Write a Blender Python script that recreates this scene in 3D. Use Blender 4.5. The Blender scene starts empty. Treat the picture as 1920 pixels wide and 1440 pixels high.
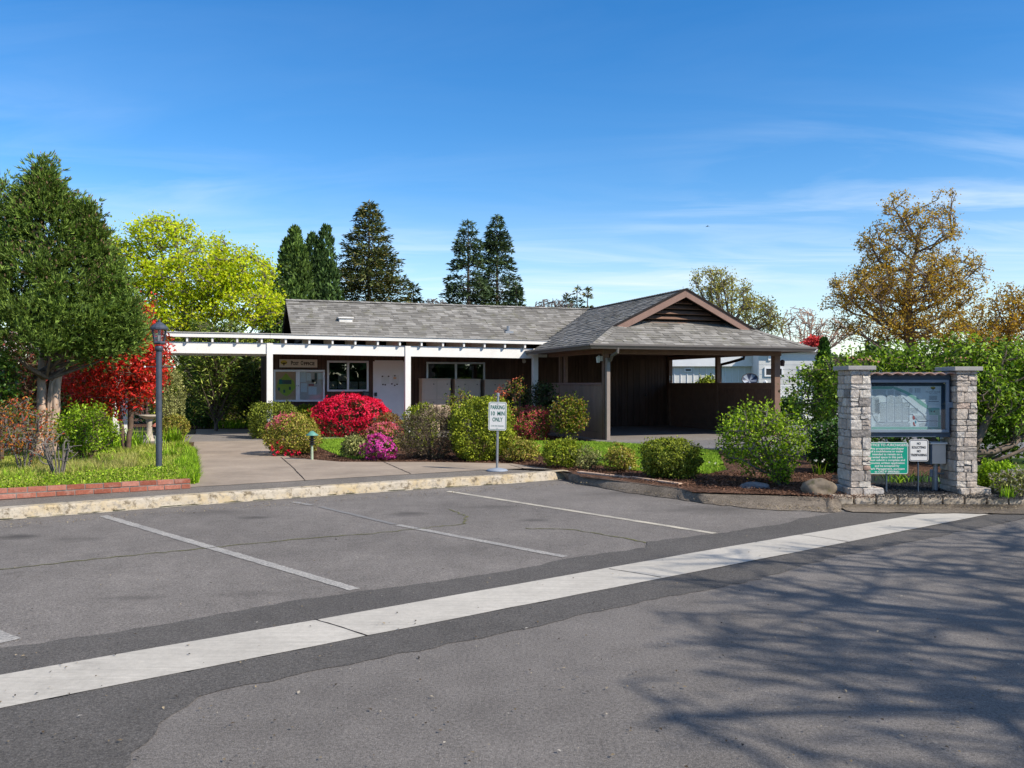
import bpy, math, random
import numpy as np
from mathutils import Vector, Matrix

F = 1598.0; H = 1.5            # focal length in photo pixels, eye height
SUN_AZ = (0.865, -0.502); SUN_EL = math.radians(40)
C = bpy.context.scene.collection
R = random.Random(7)

def g(px, py, z=0.0):
    d = F * (H - z) / (py - 720.0)
    return Vector(((px - 960) / F * d, d, z))
def P(px, py, d):
    return Vector(((px - 960) / F * d, d, H + (720 - py) / F * d))

E0 = Vector((1.86, 19.64, 0)); U = Vector((0.948, 0.319, 0)).normalized(); V = Vector((-U.y, U.x, 0))
BF = Matrix(((U.x, V.x, 0, E0.x), (U.y, V.y, 0, E0.y), (0, 0, 1, 0), (0, 0, 0, 1)))
def B(u, v, z=0.0): return E0 + U * u + V * v + Vector((0, 0, z))
def uz(px, py, v):
    t = (px - 960) / F; a = E0 + V * v
    u = (t * a.y - a.x) / (U.x - t * U.y)
    d = a.y + U.y * u
    return u, H + (720 - py) / F * d
def vz(px, py, u):
    t = (px - 960) / F; a = E0 + U * u
    v = (t * a.y - a.x) / (V.x - t * V.y)
    d = a.y + V.y * v
    return v, H + (720 - py) / F * d

# ---------------------------------------------------------------- objects
ORG = {}
def thing(name, label, cat, loc=(0, 0, 0), group=None, kind=None):
    o = bpy.data.objects.new(name, None); C.objects.link(o)
    o.location = loc; o.empty_display_size = 0.1
    tag(o, label, cat, group, kind); ORG[o.name] = Vector(loc); return o
def tag(o, label=None, cat=None, group=None, kind=None):
    if label: o['label'] = label
    if cat: o['category'] = cat
    if group: o['group'] = group
    if kind: o['kind'] = kind
    return o
def link(name, me, mats, parent, loc):
    if not isinstance(mats, (list, tuple)): mats = [mats]
    for m in mats: me.materials.append(m)
    o = bpy.data.objects.new(name, me); C.objects.link(o)
    if parent is not None:
        o.parent = parent; ORG[o.name] = ORG[parent.name]
    else:
        o.location = loc; ORG[o.name] = Vector(loc)
    return o

class MB:
    def __init__(s, M=None):
        s.v = []; s.f = []; s.m = []; s.M = M
    def add(s, vs, fs, mi=0):
        n = len(s.v)
        if s.M is not None: s.v += [tuple(s.M @ Vector(p)) for p in vs]
        else: s.v += [tuple(p) for p in vs]
        s.f += [tuple(i + n for i in f) for f in fs]; s.m += [mi] * len(fs)
        return s
    def box(s, x0, y0, z0, x1, y1, z1, mi=0):
        if x0 > x1: x0, x1 = x1, x0
        if y0 > y1: y0, y1 = y1, y0
        if z0 > z1: z0, z1 = z1, z0
        return s.add([(x0,y0,z0),(x1,y0,z0),(x1,y1,z0),(x0,y1,z0),(x0,y0,z1),(x1,y0,z1),(x1,y1,z1),(x0,y1,z1)],
              [(0,3,2,1),(4,5,6,7),(0,1,5,4),(1,2,6,5),(2,3,7,6),(3,0,4,7)], mi)
    def quad(s, a, b, c, d, mi=0): return s.add([a,b,c,d], [(0,1,2,3)], mi)
    def prism(s, poly, z0, z1, mi=0):
        n = len(poly); area = sum(poly[i][0]*poly[(i+1)%n][1]-poly[(i+1)%n][0]*poly[i][1] for i in range(n))
        if area < 0: poly = poly[::-1]
        vs = [(p[0],p[1],z0) for p in poly] + [(p[0],p[1],z1) for p in poly]
        return s.add(vs, [tuple(range(n-1,-1,-1)), tuple(range(n,2*n))] + [(i,(i+1)%n,(i+1)%n+n,i+n) for i in range(n)], mi)
    def tube(s, pts, rad, n=8, mi=0, cap=True):
        pts = [Vector(p) for p in pts]
        if not isinstance(rad, (list, tuple)): rad = [rad]*len(pts)
        vs = []; prev = None
        for i, p in enumerate(pts):
            t = (pts[min(i+1,len(pts)-1)] - pts[max(i-1,0)]).normalized()
            a = prev if prev is not None else (Vector((0,0,1)) if abs(t.z) < .9 else Vector((1,0,0)))
            x = a - t*a.dot(t)
            x = x.normalized() if x.length > 1e-6 else t.orthogonal().normalized()
            prev = x; y = t.cross(x)
            for k in range(n):
                an = 2*math.pi*k/n
                vs.append(p + (x*math.cos(an) + y*math.sin(an))*rad[i])
        fs = []
        for i in range(len(pts)-1):
            for k in range(n):
                a = i*n+k; b = i*n+(k+1)%n
                fs.append((a,b,b+n,a+n))
        if cap: fs += [tuple(range(n-1,-1,-1)), tuple(range((len(pts)-1)*n, len(pts)*n))]
        return s.add(vs, fs, mi)
    def lathe(s, prof, c, n=20, mi=0, squash=1):
        vs = []; c = Vector(c)
        for r, z in prof:
            for k in range(n):
                a = 2*math.pi*k/n; vs.append(c + Vector((r*math.cos(a), r*math.sin(a)*squash, z)))
        fs = []
        for i in range(len(prof)-1):
            for k in range(n):
                a = i*n+k; b = i*n+(k+1)%n; fs.append((a,b,b+n,a+n))
        fs += [tuple(range(n-1,-1,-1)), tuple(range((len(prof)-1)*n, len(prof)*n))]
        return s.add(vs, fs, mi)
    def build(s, name, mats, parent=None, loc=None, bevel=0, smooth=False, label=None, cat=None, group=None, kind=None):
        vv = np.array(s.v, float)
        if parent is not None: org = ORG[parent.name]
        else:
            if loc is None: loc = ((vv[:,0].min()+vv[:,0].max())/2, (vv[:,1].min()+vv[:,1].max())/2, vv[:,2].min())
            org = Vector(loc)
        me = bpy.data.meshes.new(name)
        me.from_pydata((vv - np.array(org)).tolist(), [], s.f)
        me.polygons.foreach_set('material_index', s.m)
        if smooth: me.polygons.foreach_set('use_smooth', [True]*len(s.f))
        me.update()
        o = link(name, me, mats, parent, tuple(org))
        if bevel:
            b = o.modifiers.new('bevel', 'BEVEL'); b.width = bevel; b.segments = 2; b.limit_method = 'ANGLE'
        return tag(o, label, cat, group, kind)

def npmesh(name, V_, Fc, mats, parent=None, loc=None, midx=None, smooth=False, **kw):
    if parent is not None: org = ORG[parent.name]
    else:
        if loc is None: loc = ((V_[:,0].min()+V_[:,0].max())/2, (V_[:,1].min()+V_[:,1].max())/2, V_[:,2].min())
        org = Vector(loc)
    me = bpy.data.meshes.new(name); n, k = Fc.shape
    me.vertices.add(len(V_)); me.vertices.foreach_set('co', (V_ - np.array(org)).astype(np.float32).ravel())
    me.loops.add(n*k); me.loops.foreach_set('vertex_index', Fc.astype(np.int32).ravel())
    me.polygons.add(n); me.polygons.foreach_set('loop_start', np.arange(0, n*k, k, dtype=np.int32))
    if midx is not None: me.polygons.foreach_set('material_index', midx.astype(np.int32))
    if smooth: me.polygons.foreach_set('use_smooth', np.ones(n, bool))
    me.update(calc_edges=True)
    return tag(link(name, me, mats, parent, tuple(org)), **kw)

# ---------------------------------------------------------------- materials
def new_mat(name):
    m = bpy.data.materials.new(name); m.use_nodes = True
    nt = m.node_tree; b = nt.nodes['Principled BSDF']
    return m, nt, b
def N(nt, t, **kw):
    n = nt.nodes.new(t)
    for k, v in kw.items():
        if k.startswith('i_'): n.inputs[k[2:].replace('_', ' ')].default_value = v
        elif k.startswith('n_'): n.inputs[int(k[2:])].default_value = v
        else: setattr(n, k, v)
    return n
def c4(c): return (c[0], c[1], c[2], 1)
def ramp(nt, stops, fac, interp='LINEAR'):
    r = N(nt, 'ShaderNodeValToRGB'); r.color_ramp.interpolation = interp
    e = r.color_ramp.elements
    while len(e) < len(stops): e.new(0.5)
    for el, (p, c) in zip(e, stops):
        el.position = p; el.color = c4(c) if hasattr(c, '__len__') else (c, c, c, 1)
    nt.links.new(fac, r.inputs[0]); return r
def mixc(nt, a, b, fac, blend='MIX'):
    m = N(nt, 'ShaderNodeMix', data_type='RGBA', blend_type=blend)
    for s, v in ((0, fac), (6, a), (7, b)):
        if hasattr(v, 'is_linked'): nt.links.new(v, m.inputs[s])
        else: m.inputs[s].default_value = v if s == 0 else c4(v)
    return m.outputs[2]
def noise(nt, co, scale, detail=4, rough=.6, dist=0):
    n = N(nt, 'ShaderNodeTexNoise', i_Scale=scale, i_Detail=detail, i_Roughness=rough, i_Distortion=dist)
    if co is not None: nt.links.new(co, n.inputs['Vector'])
    return n.outputs['Fac']
def pos(nt):
    return N(nt, 'ShaderNodeNewGeometry').outputs['Position']
def mapped(nt, co, scale=(1,1,1), rot=(0,0,0), loc=(0,0,0)):
    m = N(nt, 'ShaderNodeMapping'); m.inputs['Scale'].default_value = scale; m.inputs['Rotation'].default_value = rot; m.inputs['Location'].default_value = loc
    nt.links.new(co, m.inputs['Vector']); return m.outputs[0]
def bump(nt, b, h, strength, dist=.01):
    n = N(nt, 'ShaderNodeBump', i_Strength=strength, i_Distance=dist)
    nt.links.new(h, n.inputs['Height']); nt.links.new(n.outputs[0], b.inputs['Normal'])

def pmat(name, col, rough=.7, var=.2, scale=5., bmp=.2, bscale=60., metal=0, spec=.4, island=0., stretch=(1,1,1), dirt=None):
    m, nt, b = new_mat(name); co = mapped(nt, pos(nt), stretch)
    lo = tuple(x*(1-var) for x in col); hi = tuple(min(1, x*(1+var)) for x in col)
    c = ramp(nt, [(.3, lo), (.7, hi)], noise(nt, co, scale, 6, .65)).outputs[0]
    if island:
        rnd = N(nt, 'ShaderNodeNewGeometry').outputs['Random Per Island']
        k = ramp(nt, [(0, 1-island), (1, 1+island)], rnd).outputs[0]
        c = mixc(nt, c, k, 1.0, 'MULTIPLY')
    if dirt:
        d = ramp(nt, [(.52, 0.), (.72, 1.)], noise(nt, co, scale*.7, 8, .7)).outputs[0]
        c = mixc(nt, c, dirt, d)
    nt.links.new(c, b.inputs['Base Color'])
    b.inputs['Roughness'].default_value = rough; b.inputs['Metallic'].default_value = metal
    b.inputs['Specular IOR Level'].default_value = spec
    if bmp: bump(nt, b, noise(nt, co, bscale, 4, .6), bmp, .004)
    return m

def leafmat(name, cols, transl=.35, rough=.55, spec=.22, clump=.25, cscale=3.):
    m, nt, b = new_mat(name)
    geo = N(nt, 'ShaderNodeNewGeometry')
    n = len(cols)
    c = ramp(nt, [(i/max(1, n-1), x) for i, x in enumerate(cols)], geo.outputs['Random Per Island']).outputs[0]
    k = ramp(nt, [(.35, 1-clump), (.65, 1+clump)], noise(nt, geo.outputs['Position'], cscale, 3, .6)).outputs[0]
    c = mixc(nt, c, k, 1.0, 'MULTIPLY')
    nt.links.new(c, b.inputs['Base Color'])
    b.inputs['Roughness'].default_value = rough; b.inputs['Specular IOR Level'].default_value = spec
    t = N(nt, 'ShaderNodeBsdfTranslucent'); tc = mixc(nt, c, (1, 1, .45), 1.0, 'MULTIPLY')
    nt.links.new(tc, t.inputs['Color'])
    mx = N(nt, 'ShaderNodeMixShader'); mx.inputs[0].default_value = transl
    nt.links.new(b.outputs[0], mx.inputs[1]); nt.links.new(t.outputs[0], mx.inputs[2])
    nt.links.new(mx.outputs[0], nt.nodes['Material Output'].inputs['Surface'])
    return m

def glassmat(name, tint=(.75,.8,.8), dark=.25):
    m, nt, b = new_mat(name); out = nt.nodes['Material Output']
    tr = N(nt, 'ShaderNodeBsdfTransparent'); tr.inputs[0].default_value = c4(tint)
    gl = N(nt, 'ShaderNodeBsdfGlossy'); gl.inputs['Roughness'].default_value = .01
    bp = N(nt, 'ShaderNodeBump', i_Strength=.12, i_Distance=.01); nt.links.new(noise(nt, pos(nt), 2.5, 1), bp.inputs['Height']); nt.links.new(bp.outputs[0], gl.inputs['Normal'])
    fr0 = N(nt, 'ShaderNodeLayerWeight'); fr1 = N(nt, 'ShaderNodeMath', operation='POWER'); fr1.inputs[1].default_value = 5; nt.links.new(fr0.outputs['Facing'], fr1.inputs[0]); fr = N(nt, 'ShaderNodeMath', operation='MULTIPLY_ADD'); fr.inputs[1].default_value = .8; fr.inputs[2].default_value = .04; nt.links.new(fr1.outputs[0], fr.inputs[0])
    mx = N(nt, 'ShaderNodeMixShader'); ad = N(nt, 'ShaderNodeMath', operation='ADD'); ad.inputs[1].default_value = dark
    nt.links.new(fr.outputs[0], ad.inputs[0]); nt.links.new(ad.outputs[0], mx.inputs[0])
    nt.links.new(tr.outputs[0], mx.inputs[1]); nt.links.new(gl.outputs[0], mx.inputs[2]); nt.links.new(mx.outputs[0], out.inputs['Surface'])
    return m

M = {}
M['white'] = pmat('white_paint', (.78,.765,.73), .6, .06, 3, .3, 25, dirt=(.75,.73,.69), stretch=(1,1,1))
M['white_old'] = pmat('weathered_white', (.72,.71,.68), .6, .10, 4, .2, 60, dirt=(.52,.50,.45))
M['roof_edge'] = pmat('roof_edge_gravel', (.42,.41,.39), .9, .3, 30, .4, 120)
M['brown'] = pmat('brown_siding', (.098,.060,.045), .75, .22, 2.5, .25, 50, stretch=(3,3,.5), spec=.15, island=.12)
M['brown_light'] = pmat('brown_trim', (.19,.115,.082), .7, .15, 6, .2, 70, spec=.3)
M['barge'] = pmat('barge_paint', (.235,.145,.115), .65, .12, 5, .2, 60, spec=.3)
M['taupe'] = pmat('taupe_siding', (.27,.185,.138), .7, .12, 3, .2, 50, stretch=(2,2,.6), spec=.2, island=.06)
M['gutter'] = pmat('gutter_metal', (.135,.118,.108), .45, .10, 5, .05, 40, spec=.5)
M['downspout'] = pmat('downspout_paint', (.27,.22,.19), .55, .10, 5, .05, 40)
M['groove'] = pmat('wall_backing', (.018,.012,.009), .9, .2, 5, 0)
M['soffit'] = pmat('soffit_board', (.36,.33,.29), .8, .1, 5, .1, 40)
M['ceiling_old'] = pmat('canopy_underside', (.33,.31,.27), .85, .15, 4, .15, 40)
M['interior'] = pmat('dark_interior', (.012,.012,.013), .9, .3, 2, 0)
M['alu'] = pmat('aluminium_frame', (.62,.63,.65), .35, .06, 8, .03, 80, metal=.3)
M['door_white'] = pmat('door_paint', (.78,.77,.77), .5, .05, 3, .05, 40)
M['tan_metal'] = pmat('mailbox_tan', (.56,.43,.32), .5, .07, 4, .05, 60)
M['tan_dark'] = pmat('mailbox_seam', (.10,.08,.07), .6, .1, 4, 0)
M['black'] = pmat('black_paint', (.018,.020,.024), .4, .2, 6, .1, 60, spec=.5)
M['lamp_paint'] = pmat('lamp_blue_black', (.050,.062,.085), .45, .2, 8, .15, 60, spec=.5)
M['galv'] = pmat('galvanised_post', (.30,.32,.34), .45, .15, 12, .1, 60, metal=.5)
M['disc'] = pmat('sign_base_grey', (.26,.30,.36), .55, .12, 8, .1, 40)
M['sign_white'] = pmat('sign_white', (.70,.70,.68), .45, .05, 6, 0)
M['sign_green'] = pmat('sign_dark_green', (.01,.13,.095), .45, .1, 6, 0)
M['sign_teal'] = pmat('sign_teal', (.0,.30,.20), .45, .06, 6, 0)
M['sign_navy'] = pmat('sign_navy', (.025,.035,.07), .45, .1, 6, 0)
M['ink'] = pmat('ink_black', (.02,.02,.022), .6, .1, 6, 0)
M['case'] = pmat('map_case_slate', (.065,.095,.135), .5, .12, 6, .1, 50)
M['case_light'] = pmat('map_case_trim', (.19,.24,.30), .45, .1, 6, .05, 50)
M['paper'] = pmat('white_paper', (.80,.88,.86), .7, .04, 6, 0)
M['map_green'] = pmat('map_green', (.30,.58,.47), .7, .05, 6, 0)
M['map_road'] = pmat('map_road', (.42,.48,.52), .7, .05, 6, 0)
M['map_red'] = pmat('map_red', (.45,.10,.09), .7, .05, 6, 0)
M['map_blue'] = pmat('map_blue', (.02,.35,.45), .7, .05, 6, 0)
M['logo_yellow'] = pmat('logo_yellow', (.62,.50,.08), .7, .05, 6, 0)
M['logo_brown'] = pmat('logo_brown', (.06,.03,.03), .7, .05, 6, 0)
M['sign_beige'] = pmat('sign_beige', (.66,.60,.52), .6, .05, 6, 0)
M['cork'] = pmat('cork_board', (.66,.42,.25), .8, .08, 20, .1, 80)
M['poster_green'] = pmat('poster_green', (.42,.56,.07), .7, .08, 6, 0)
M['poster_teal'] = pmat('poster_teal', (.03,.20,.20), .7, .08, 6, 0)
M['poster_grey'] = pmat('poster_grey', (.10,.13,.12), .7, .08, 6, 0)
M['clay'] = pmat('clay_tile', (.36,.23,.19), .8, .2, 20, .3, 80, dirt=(.30,.27,.25))
M['cap_stone'] = pmat('cap_stone', (.36,.345,.325), .85, .10, 8, .5, 60)
M['glass'] = glassmat('window_glass', (.55,.6,.6), .10)
M['glass_clear'] = glassmat('case_glass', (.90,.93,.95), .03)
M['lamp_glass'] = glassmat('lamp_glass', (.75,.78,.8), .12)
M['frost'] = pmat('frosted_bulb', (.75,.73,.66), .4, .05, 6, 0)
M['stone_bird'] = pmat('birdbath_stone', (.42,.37,.30), .9, .25, 10, .5, 60)
M['verdigris'] = pmat('path_light_green', (.10,.27,.22), .55, .2, 12, .1, 60)
M['path_post'] = pmat('path_light_post', (.38,.46,.33), .6, .15, 12, .1, 60)
M['rust'] = pmat('rust_cap', (.38,.13,.09), .7, .2, 12, .1, 60)
M['bark'] = pmat('bark', (.16,.125,.10), .9, .35, 9, .8, 30, stretch=(1,1,.35), spec=.1)
M['bark_grey'] = pmat('bark_grey', (.17,.15,.135), .9, .3, 9, .6, 30, stretch=(1,1,.35), spec=.1)
M['bark_pale'] = pmat('bark_pale', (.44,.32,.24), .9, .35, 10, .8, 35, stretch=(1,1,.4), spec=.1)
M['twig'] = pmat('twig_brown', (.13,.09,.065), .9, .3, 20, .2, 60, spec=.1)
M['vinyl'] = pmat('white_vinyl', (.80,.80,.80), .4, .04, 3, 0)
M['house_white'] = pmat('house_white', (.70,.71,.72), .6, .06, 2, .1, 40)
M['house_grey'] = pmat('house_panel', (.60,.60,.58), .6, .06, 2, .1, 40)
M['red_leafroof'] = pmat('roof_red', (.4,.16,.11), .8, .1, 4, .1, 40)
# ================================================================ ground and paving
def asphalt(name, col, var, speck, crack=0.0, stains=(), warm=None):
    m, nt, b = new_mat(name); p = pos(nt)
    big = noise(nt, p, .55, 5, .6); mid = noise(nt, p, 4.5, 6, .7); fine = noise(nt, p, 170, 3, .75); grain = noise(nt, p, 55, 4, .75)
    lo = tuple(x*(1-var) for x in col); hi = tuple(x*(1+var) for x in col)
    c = ramp(nt, [(.3, lo), (.7, hi)], big).outputs[0]
    k = ramp(nt, [(.3, 1-var*.8), (.72, 1+var*.7)], mid).outputs[0]; c = mixc(nt, c, k, 1., 'MULTIPLY')
    k = ramp(nt, [(.30, 1-speck*1.3), (.5, 1.), (.70, 1+speck*1.9)], fine).outputs[0]; c = mixc(nt, c, k, 1., 'MULTIPLY')
    k = ramp(nt, [(.34, 1-speck*.8), (.66, 1+speck*.8)], grain).outputs[0]; c = mixc(nt, c, k, 1., 'MULTIPLY')
    vo = N(nt, 'ShaderNodeTexVoronoi', feature='F1', i_Scale=55.); nt.links.new(p, vo.inputs['Vector'])
    pl = ramp(nt, [(.0, 1.), (.10, 0.)], vo.outputs['Distance']).outputs[0]
    wn = ramp(nt, [(.60, 0.), (.63, .55)], N2(nt, vo.outputs['Color'])).outputs[0]
    ml = N(nt, 'ShaderNodeMath', operation='MULTIPLY'); nt.links.new(pl, ml.inputs[0]); nt.links.new(wn, ml.inputs[1])
    c = mixc(nt, c, tuple(min(1, x*2.3) for x in col), ml.outputs[0])
    if crack:
        v2 = N(nt, 'ShaderNodeTexVoronoi', feature='DISTANCE_TO_EDGE', i_Scale=crack)
        ad = N(nt, 'ShaderNodeVectorMath', operation='ADD'); nz = N(nt, 'ShaderNodeTexNoise', i_Scale=3., i_Detail=5.); nt.links.new(p, nz.inputs['Vector'])
        sc = N(nt, 'ShaderNodeVectorMath', operation='SCALE'); sc.inputs[3].default_value = .8; nt.links.new(nz.outputs['Color'], sc.inputs[0])
        nt.links.new(p, ad.inputs[0]); nt.links.new(sc.outputs[0], ad.inputs[1]); nt.links.new(ad.outputs[0], v2.inputs['Vector'])
        e = ramp(nt, [(.0, 1.), (.006, 0.)], v2.outputs['Distance']).outputs[0]
        gate = ramp(nt, [(.5, 0.), (.6, .5)], noise(nt, p, .8, 3)).outputs[0]
        m2 = N(nt, 'ShaderNodeMath', operation='MULTIPLY'); nt.links.new(e, m2.inputs[0]); nt.links.new(gate, m2.inputs[1])
        c = mixc(nt, c, tuple(x*.45 for x in col), m2.outputs[0])
    for (sx, sy, rx, ry, st) in stains:
        q = mapped(nt, p, (1/rx, 1/ry, 0), loc=(-sx/rx, -sy/ry, 0))
        nq = N(nt, 'ShaderNodeTexNoise', i_Scale=1.6, i_Detail=4.); nt.links.new(q, nq.inputs['Vector'])
        l = N(nt, 'ShaderNodeVectorMath', operation='LENGTH'); nt.links.new(q, l.inputs[0])
        s = N(nt, 'ShaderNodeMath', operation='MULTIPLY_ADD'); nt.links.new(nq.outputs['Fac'], s.inputs[0]); s.inputs[1].default_value = 1.1; nt.links.new(l.outputs['Value'], s.inputs[2])
        f = ramp(nt, [(.5, st), (1.0, 0.)], halve(nt, s.outputs[0])).outputs[0]
        c = mixc(nt, c, tuple(x*.42 for x in col), f)
    nt.links.new(c, b.inputs['Base Color']); b.inputs['Roughness'].default_value = .88; b.inputs['Specular IOR Level'].default_value = .25
    hs = N(nt, 'ShaderNodeMath', operation='ADD'); nt.links.new(fine, hs.inputs[0]); nt.links.new(grain, hs.inputs[1])
    bump(nt, b, hs.outputs[0], .65, .006)
    return m
def N2(nt, colsock):
    s = N(nt, 'ShaderNodeSeparateColor'); nt.links.new(colsock, s.inputs[0]); return s.outputs[0]
def halve(nt, s):
    m = N(nt, 'ShaderNodeMath', operation='MULTIPLY'); nt.links.new(s, m.inputs[0]); m.inputs[1].default_value = .62; return m.outputs[0]

def stain_at(px, py, rx, ry, s): q = g(px, py); return (q.x, q.y, rx, ry, s)
M['asphalt_old'] = asphalt('asphalt_old', (.163,.150,.138), .20, .42, .35,
    [stain_at(32,1006,.28,.18,.9), stain_at(480,970,.22,.14,.8), stain_at(405,960,.5,.25,.45), stain_at(765,963,.3,.2,.7), stain_at(490,1112,.4,.12,.3),
     stain_at(150,1010,.35,.15,.4), stain_at(930,950,.4,.2,.5), stain_at(700,1110,.25,.1,.5), stain_at(250,1120,.3,.08,.45), stain_at(1000,975,.2,.12,.6), stain_at(1185,925,.9,.35,.5), stain_at(1320,955,.9,.4,.55), stain_at(820,1030,.5,.3,.25), stain_at(620,1068,.3,.1,.2)])
M['asphalt_road'] = asphalt('asphalt_road', (.154,.142,.131), .17, .42)
M['asphalt_new'] = asphalt('asphalt_new', (.094,.088,.082), .16, .42)
M['asphalt_walk'] = asphalt('asphalt_walk', (.165,.148,.128), .18, .34, .5)
M['shoulder'] = asphalt('rough_shoulder', (.165,.138,.108), .38, .6, .8)
M['drive'] = asphalt('driveway_grey', (.17,.165,.165), .1, .2)

def concrete(name, col, streak=0., var=.14, rot=0.):
    m, nt, b = new_mat(name); p = pos(nt)
    c = ramp(nt, [(.28, tuple(x*(1-var) for x in col)), (.7, tuple(x*(1+var*.7) for x in col))], noise(nt, p, 1.1, 7, .68)).outputs[0]
    k = ramp(nt, [(.3, .90), (.7, 1.08)], noise(nt, p, 28, 5, .7)).outputs[0]; c = mixc(nt, c, k, 1., 'MULTIPLY')
    k = ramp(nt, [(.25, .86), (.5, 1.), (.8, 1.08)], noise(nt, p, 190, 2, .7)).outputs[0]; c = mixc(nt, c, k, 1., 'MULTIPLY')
    st = ramp(nt, [(.56, 0.), (.74, .38)], noise(nt, p, 1.9, 9, .74)).outputs[0]; c = mixc(nt, c, tuple(x*.45 for x in col), st)
    if streak:
        q = mapped(nt, p, (1.2, 22, 1), (0, 0, rot))
        k = ramp(nt, [(.3, 1-streak), (.7, 1+streak)], noise(nt, q, 1.6, 5, .6)).outputs[0]; c = mixc(nt, c, k, 1., 'MULTIPLY')
    nt.links.new(c, b.inputs['Base Color']); b.inputs['Roughness'].default_value = .85; b.inputs['Specular IOR Level'].default_value = .25
    bump(nt, b, noise(nt, p, 120, 3, .6), .35, .003)
    return m
M['conc_gutter'] = concrete('gutter_concrete', (.46,.435,.385), .10, .20, math.radians(55))
M['conc_walk'] = concrete('walk_concrete', (.335,.275,.215), .14, .26, 0)
M['conc_porch'] = concrete('porch_concrete', (.22,.20,.18), .05, .15)

# kerb: concrete with patchy cream and yellow paint
def kerbmat():
    m, nt, b = new_mat('painted_kerb'); p = pos(nt)
    base = ramp(nt, [(.3, (.20,.18,.15)), (.7, (.42,.37,.30))], noise(nt, p, 30, 5)).outputs[0]
    paint = ramp(nt, [(.42, (.46,.41,.33)), (.70, (.47,.36,.19))], noise(nt, p, 3.2, 5)).outputs[0]
    f = ramp(nt, [(.40, 0.), (.50, 1.)], noise(nt, p, 16, 8, .75)).outputs[0]
    c = mixc(nt, base, paint, f)
    d = ramp(nt, [(.53, 0.), (.62, .85)], noise(nt, p, 9, 8, .75)).outputs[0]; c = mixc(nt, c, (.13,.10,.06), d)
    nt.links.new(c, b.inputs['Base Color']); b.inputs['Roughness'].default_value = .9; b.inputs['Specular IOR Level'].default_value = .2
    bump(nt, b, noise(nt, p, 40, 6, .7), .8, .012); return m
M['kerb'] = kerbmat()
def paintmat(name, col, wear=.52, under=(.17,.165,.16)):
    m, nt, b = new_mat(name); p = pos(nt)
    f = ramp(nt, [(wear-.09, 0.), (wear+.09, 1.)], noise(nt, p, 45, 8, .85)).outputs[0]
    f2 = ramp(nt, [(.3, .35), (.6, 1.)], noise(nt, p, 3, 5)).outputs[0]
    ml = N(nt, 'ShaderNodeMath', operation='MULTIPLY'); nt.links.new(f, ml.inputs[0]); nt.links.new(f2, ml.inputs[1])
    nt.links.new(mixc(nt, under, col, ml.outputs[0]), b.inputs['Base Color']); b.inputs['Roughness'].default_value = .85
    bump(nt, b, noise(nt, p, 150, 3), .5, .004); return m
M['stripe'] = paintmat('worn_white_stripe', (.54,.515,.465), .51)
M['stripe_faint'] = paintmat('faded_white_stripe', (.46,.44,.40), .54)
M['stripe_ghost'] = paintmat('ghost_stripe', (.34,.34,.33), .60)
M['stripe_yellow'] = paintmat('worn_cream_stripe', (.58,.53,.42), .44)
def mulchmat():
    m, nt, b = new_mat('bark_mulch'); p = pos(nt)
    vo = N(nt, 'ShaderNodeTexVoronoi', i_Scale=34.); nt.links.new(mapped(nt, p, (1,1.6,1), (0,0,.6)), vo.inputs['Vector'])
    c = ramp(nt, [(0, (.035,.018,.011)), (.5, (.115,.062,.040)), (1, (.22,.125,.085))], N2(nt, vo.outputs['Color'])).outputs[0]
    k = ramp(nt, [(.3, .65), (.7, 1.2)], noise(nt, p, 3, 5)).outputs[0]; c = mixc(nt, c, k, 1., 'MULTIPLY')
    nt.links.new(c, b.inputs['Base Color']); b.inputs['Roughness'].default_value = .95; b.inputs['Specular IOR Level'].default_value = .1
    bump(nt, b, vo.outputs['Distance'], .9, .03); return m
M['mulch'] = mulchmat()
M['lawn'] = pmat('lawn_soil', (.07,.12,.02), .95, .4, 9, .6, 60, spec=.1)
M['earth'] = pmat('dry_earth', (.13,.11,.06), .95, .4, 5, .6, 30, spec=.1)
M['field'] = pmat('far_ground', (.07,.085,.035), .95, .35, .3, 0, spec=.1)

def sheet(name, pts, z, mat, jit=0., sub=0, kind='structure', hgt=0, seed=1, **kw):
    """a flat polygon (world points) drawn as a sheet at height z; jit roughens its outline"""
    rr = random.Random(seed); out = []
    n = len(pts)
    for i in range(n):
        a = Vector(pts[i][:2]); b = Vector(pts[(i+1) % n][:2])
        L = (b-a).length; k = max(1, int(L/sub)) if sub else 1
        nn = Vector((-(b-a).y, (b-a).x)).normalized() if L > 0 else Vector((0, 0))
        for j in range(k):
            q = a.lerp(b, j/k)
            if jit and L > .3: q = q + nn*rr.uniform(-jit, jit)
            out.append((q.x, q.y))
    mb = MB()
    if hgt: mb.prism(out, z-hgt, z)
    else:
        ar = sum(out[i][0]*out[(i+1)%len(out)][1]-out[(i+1)%len(out)][0]*out[i][1] for i in range(len(out)))
        if ar < 0: out = out[::-1]
        mb.add([(x, y, z) for x, y in out], [tuple(range(len(out)))])
    me = mb.build(name, mat, kind=kind, loc=(0, 0, 0), **kw)
    return me
def gp(l, z=0.): return [g(x, y, z) for x, y in l]

mb = MB(); mb.quad((-900,-300,-.02), (900,-300,-.02), (900,1500,-.02), (-900,1500,-.02)); mb.build('ground', M['field'], loc=(0,0,0), kind='structure')

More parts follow.
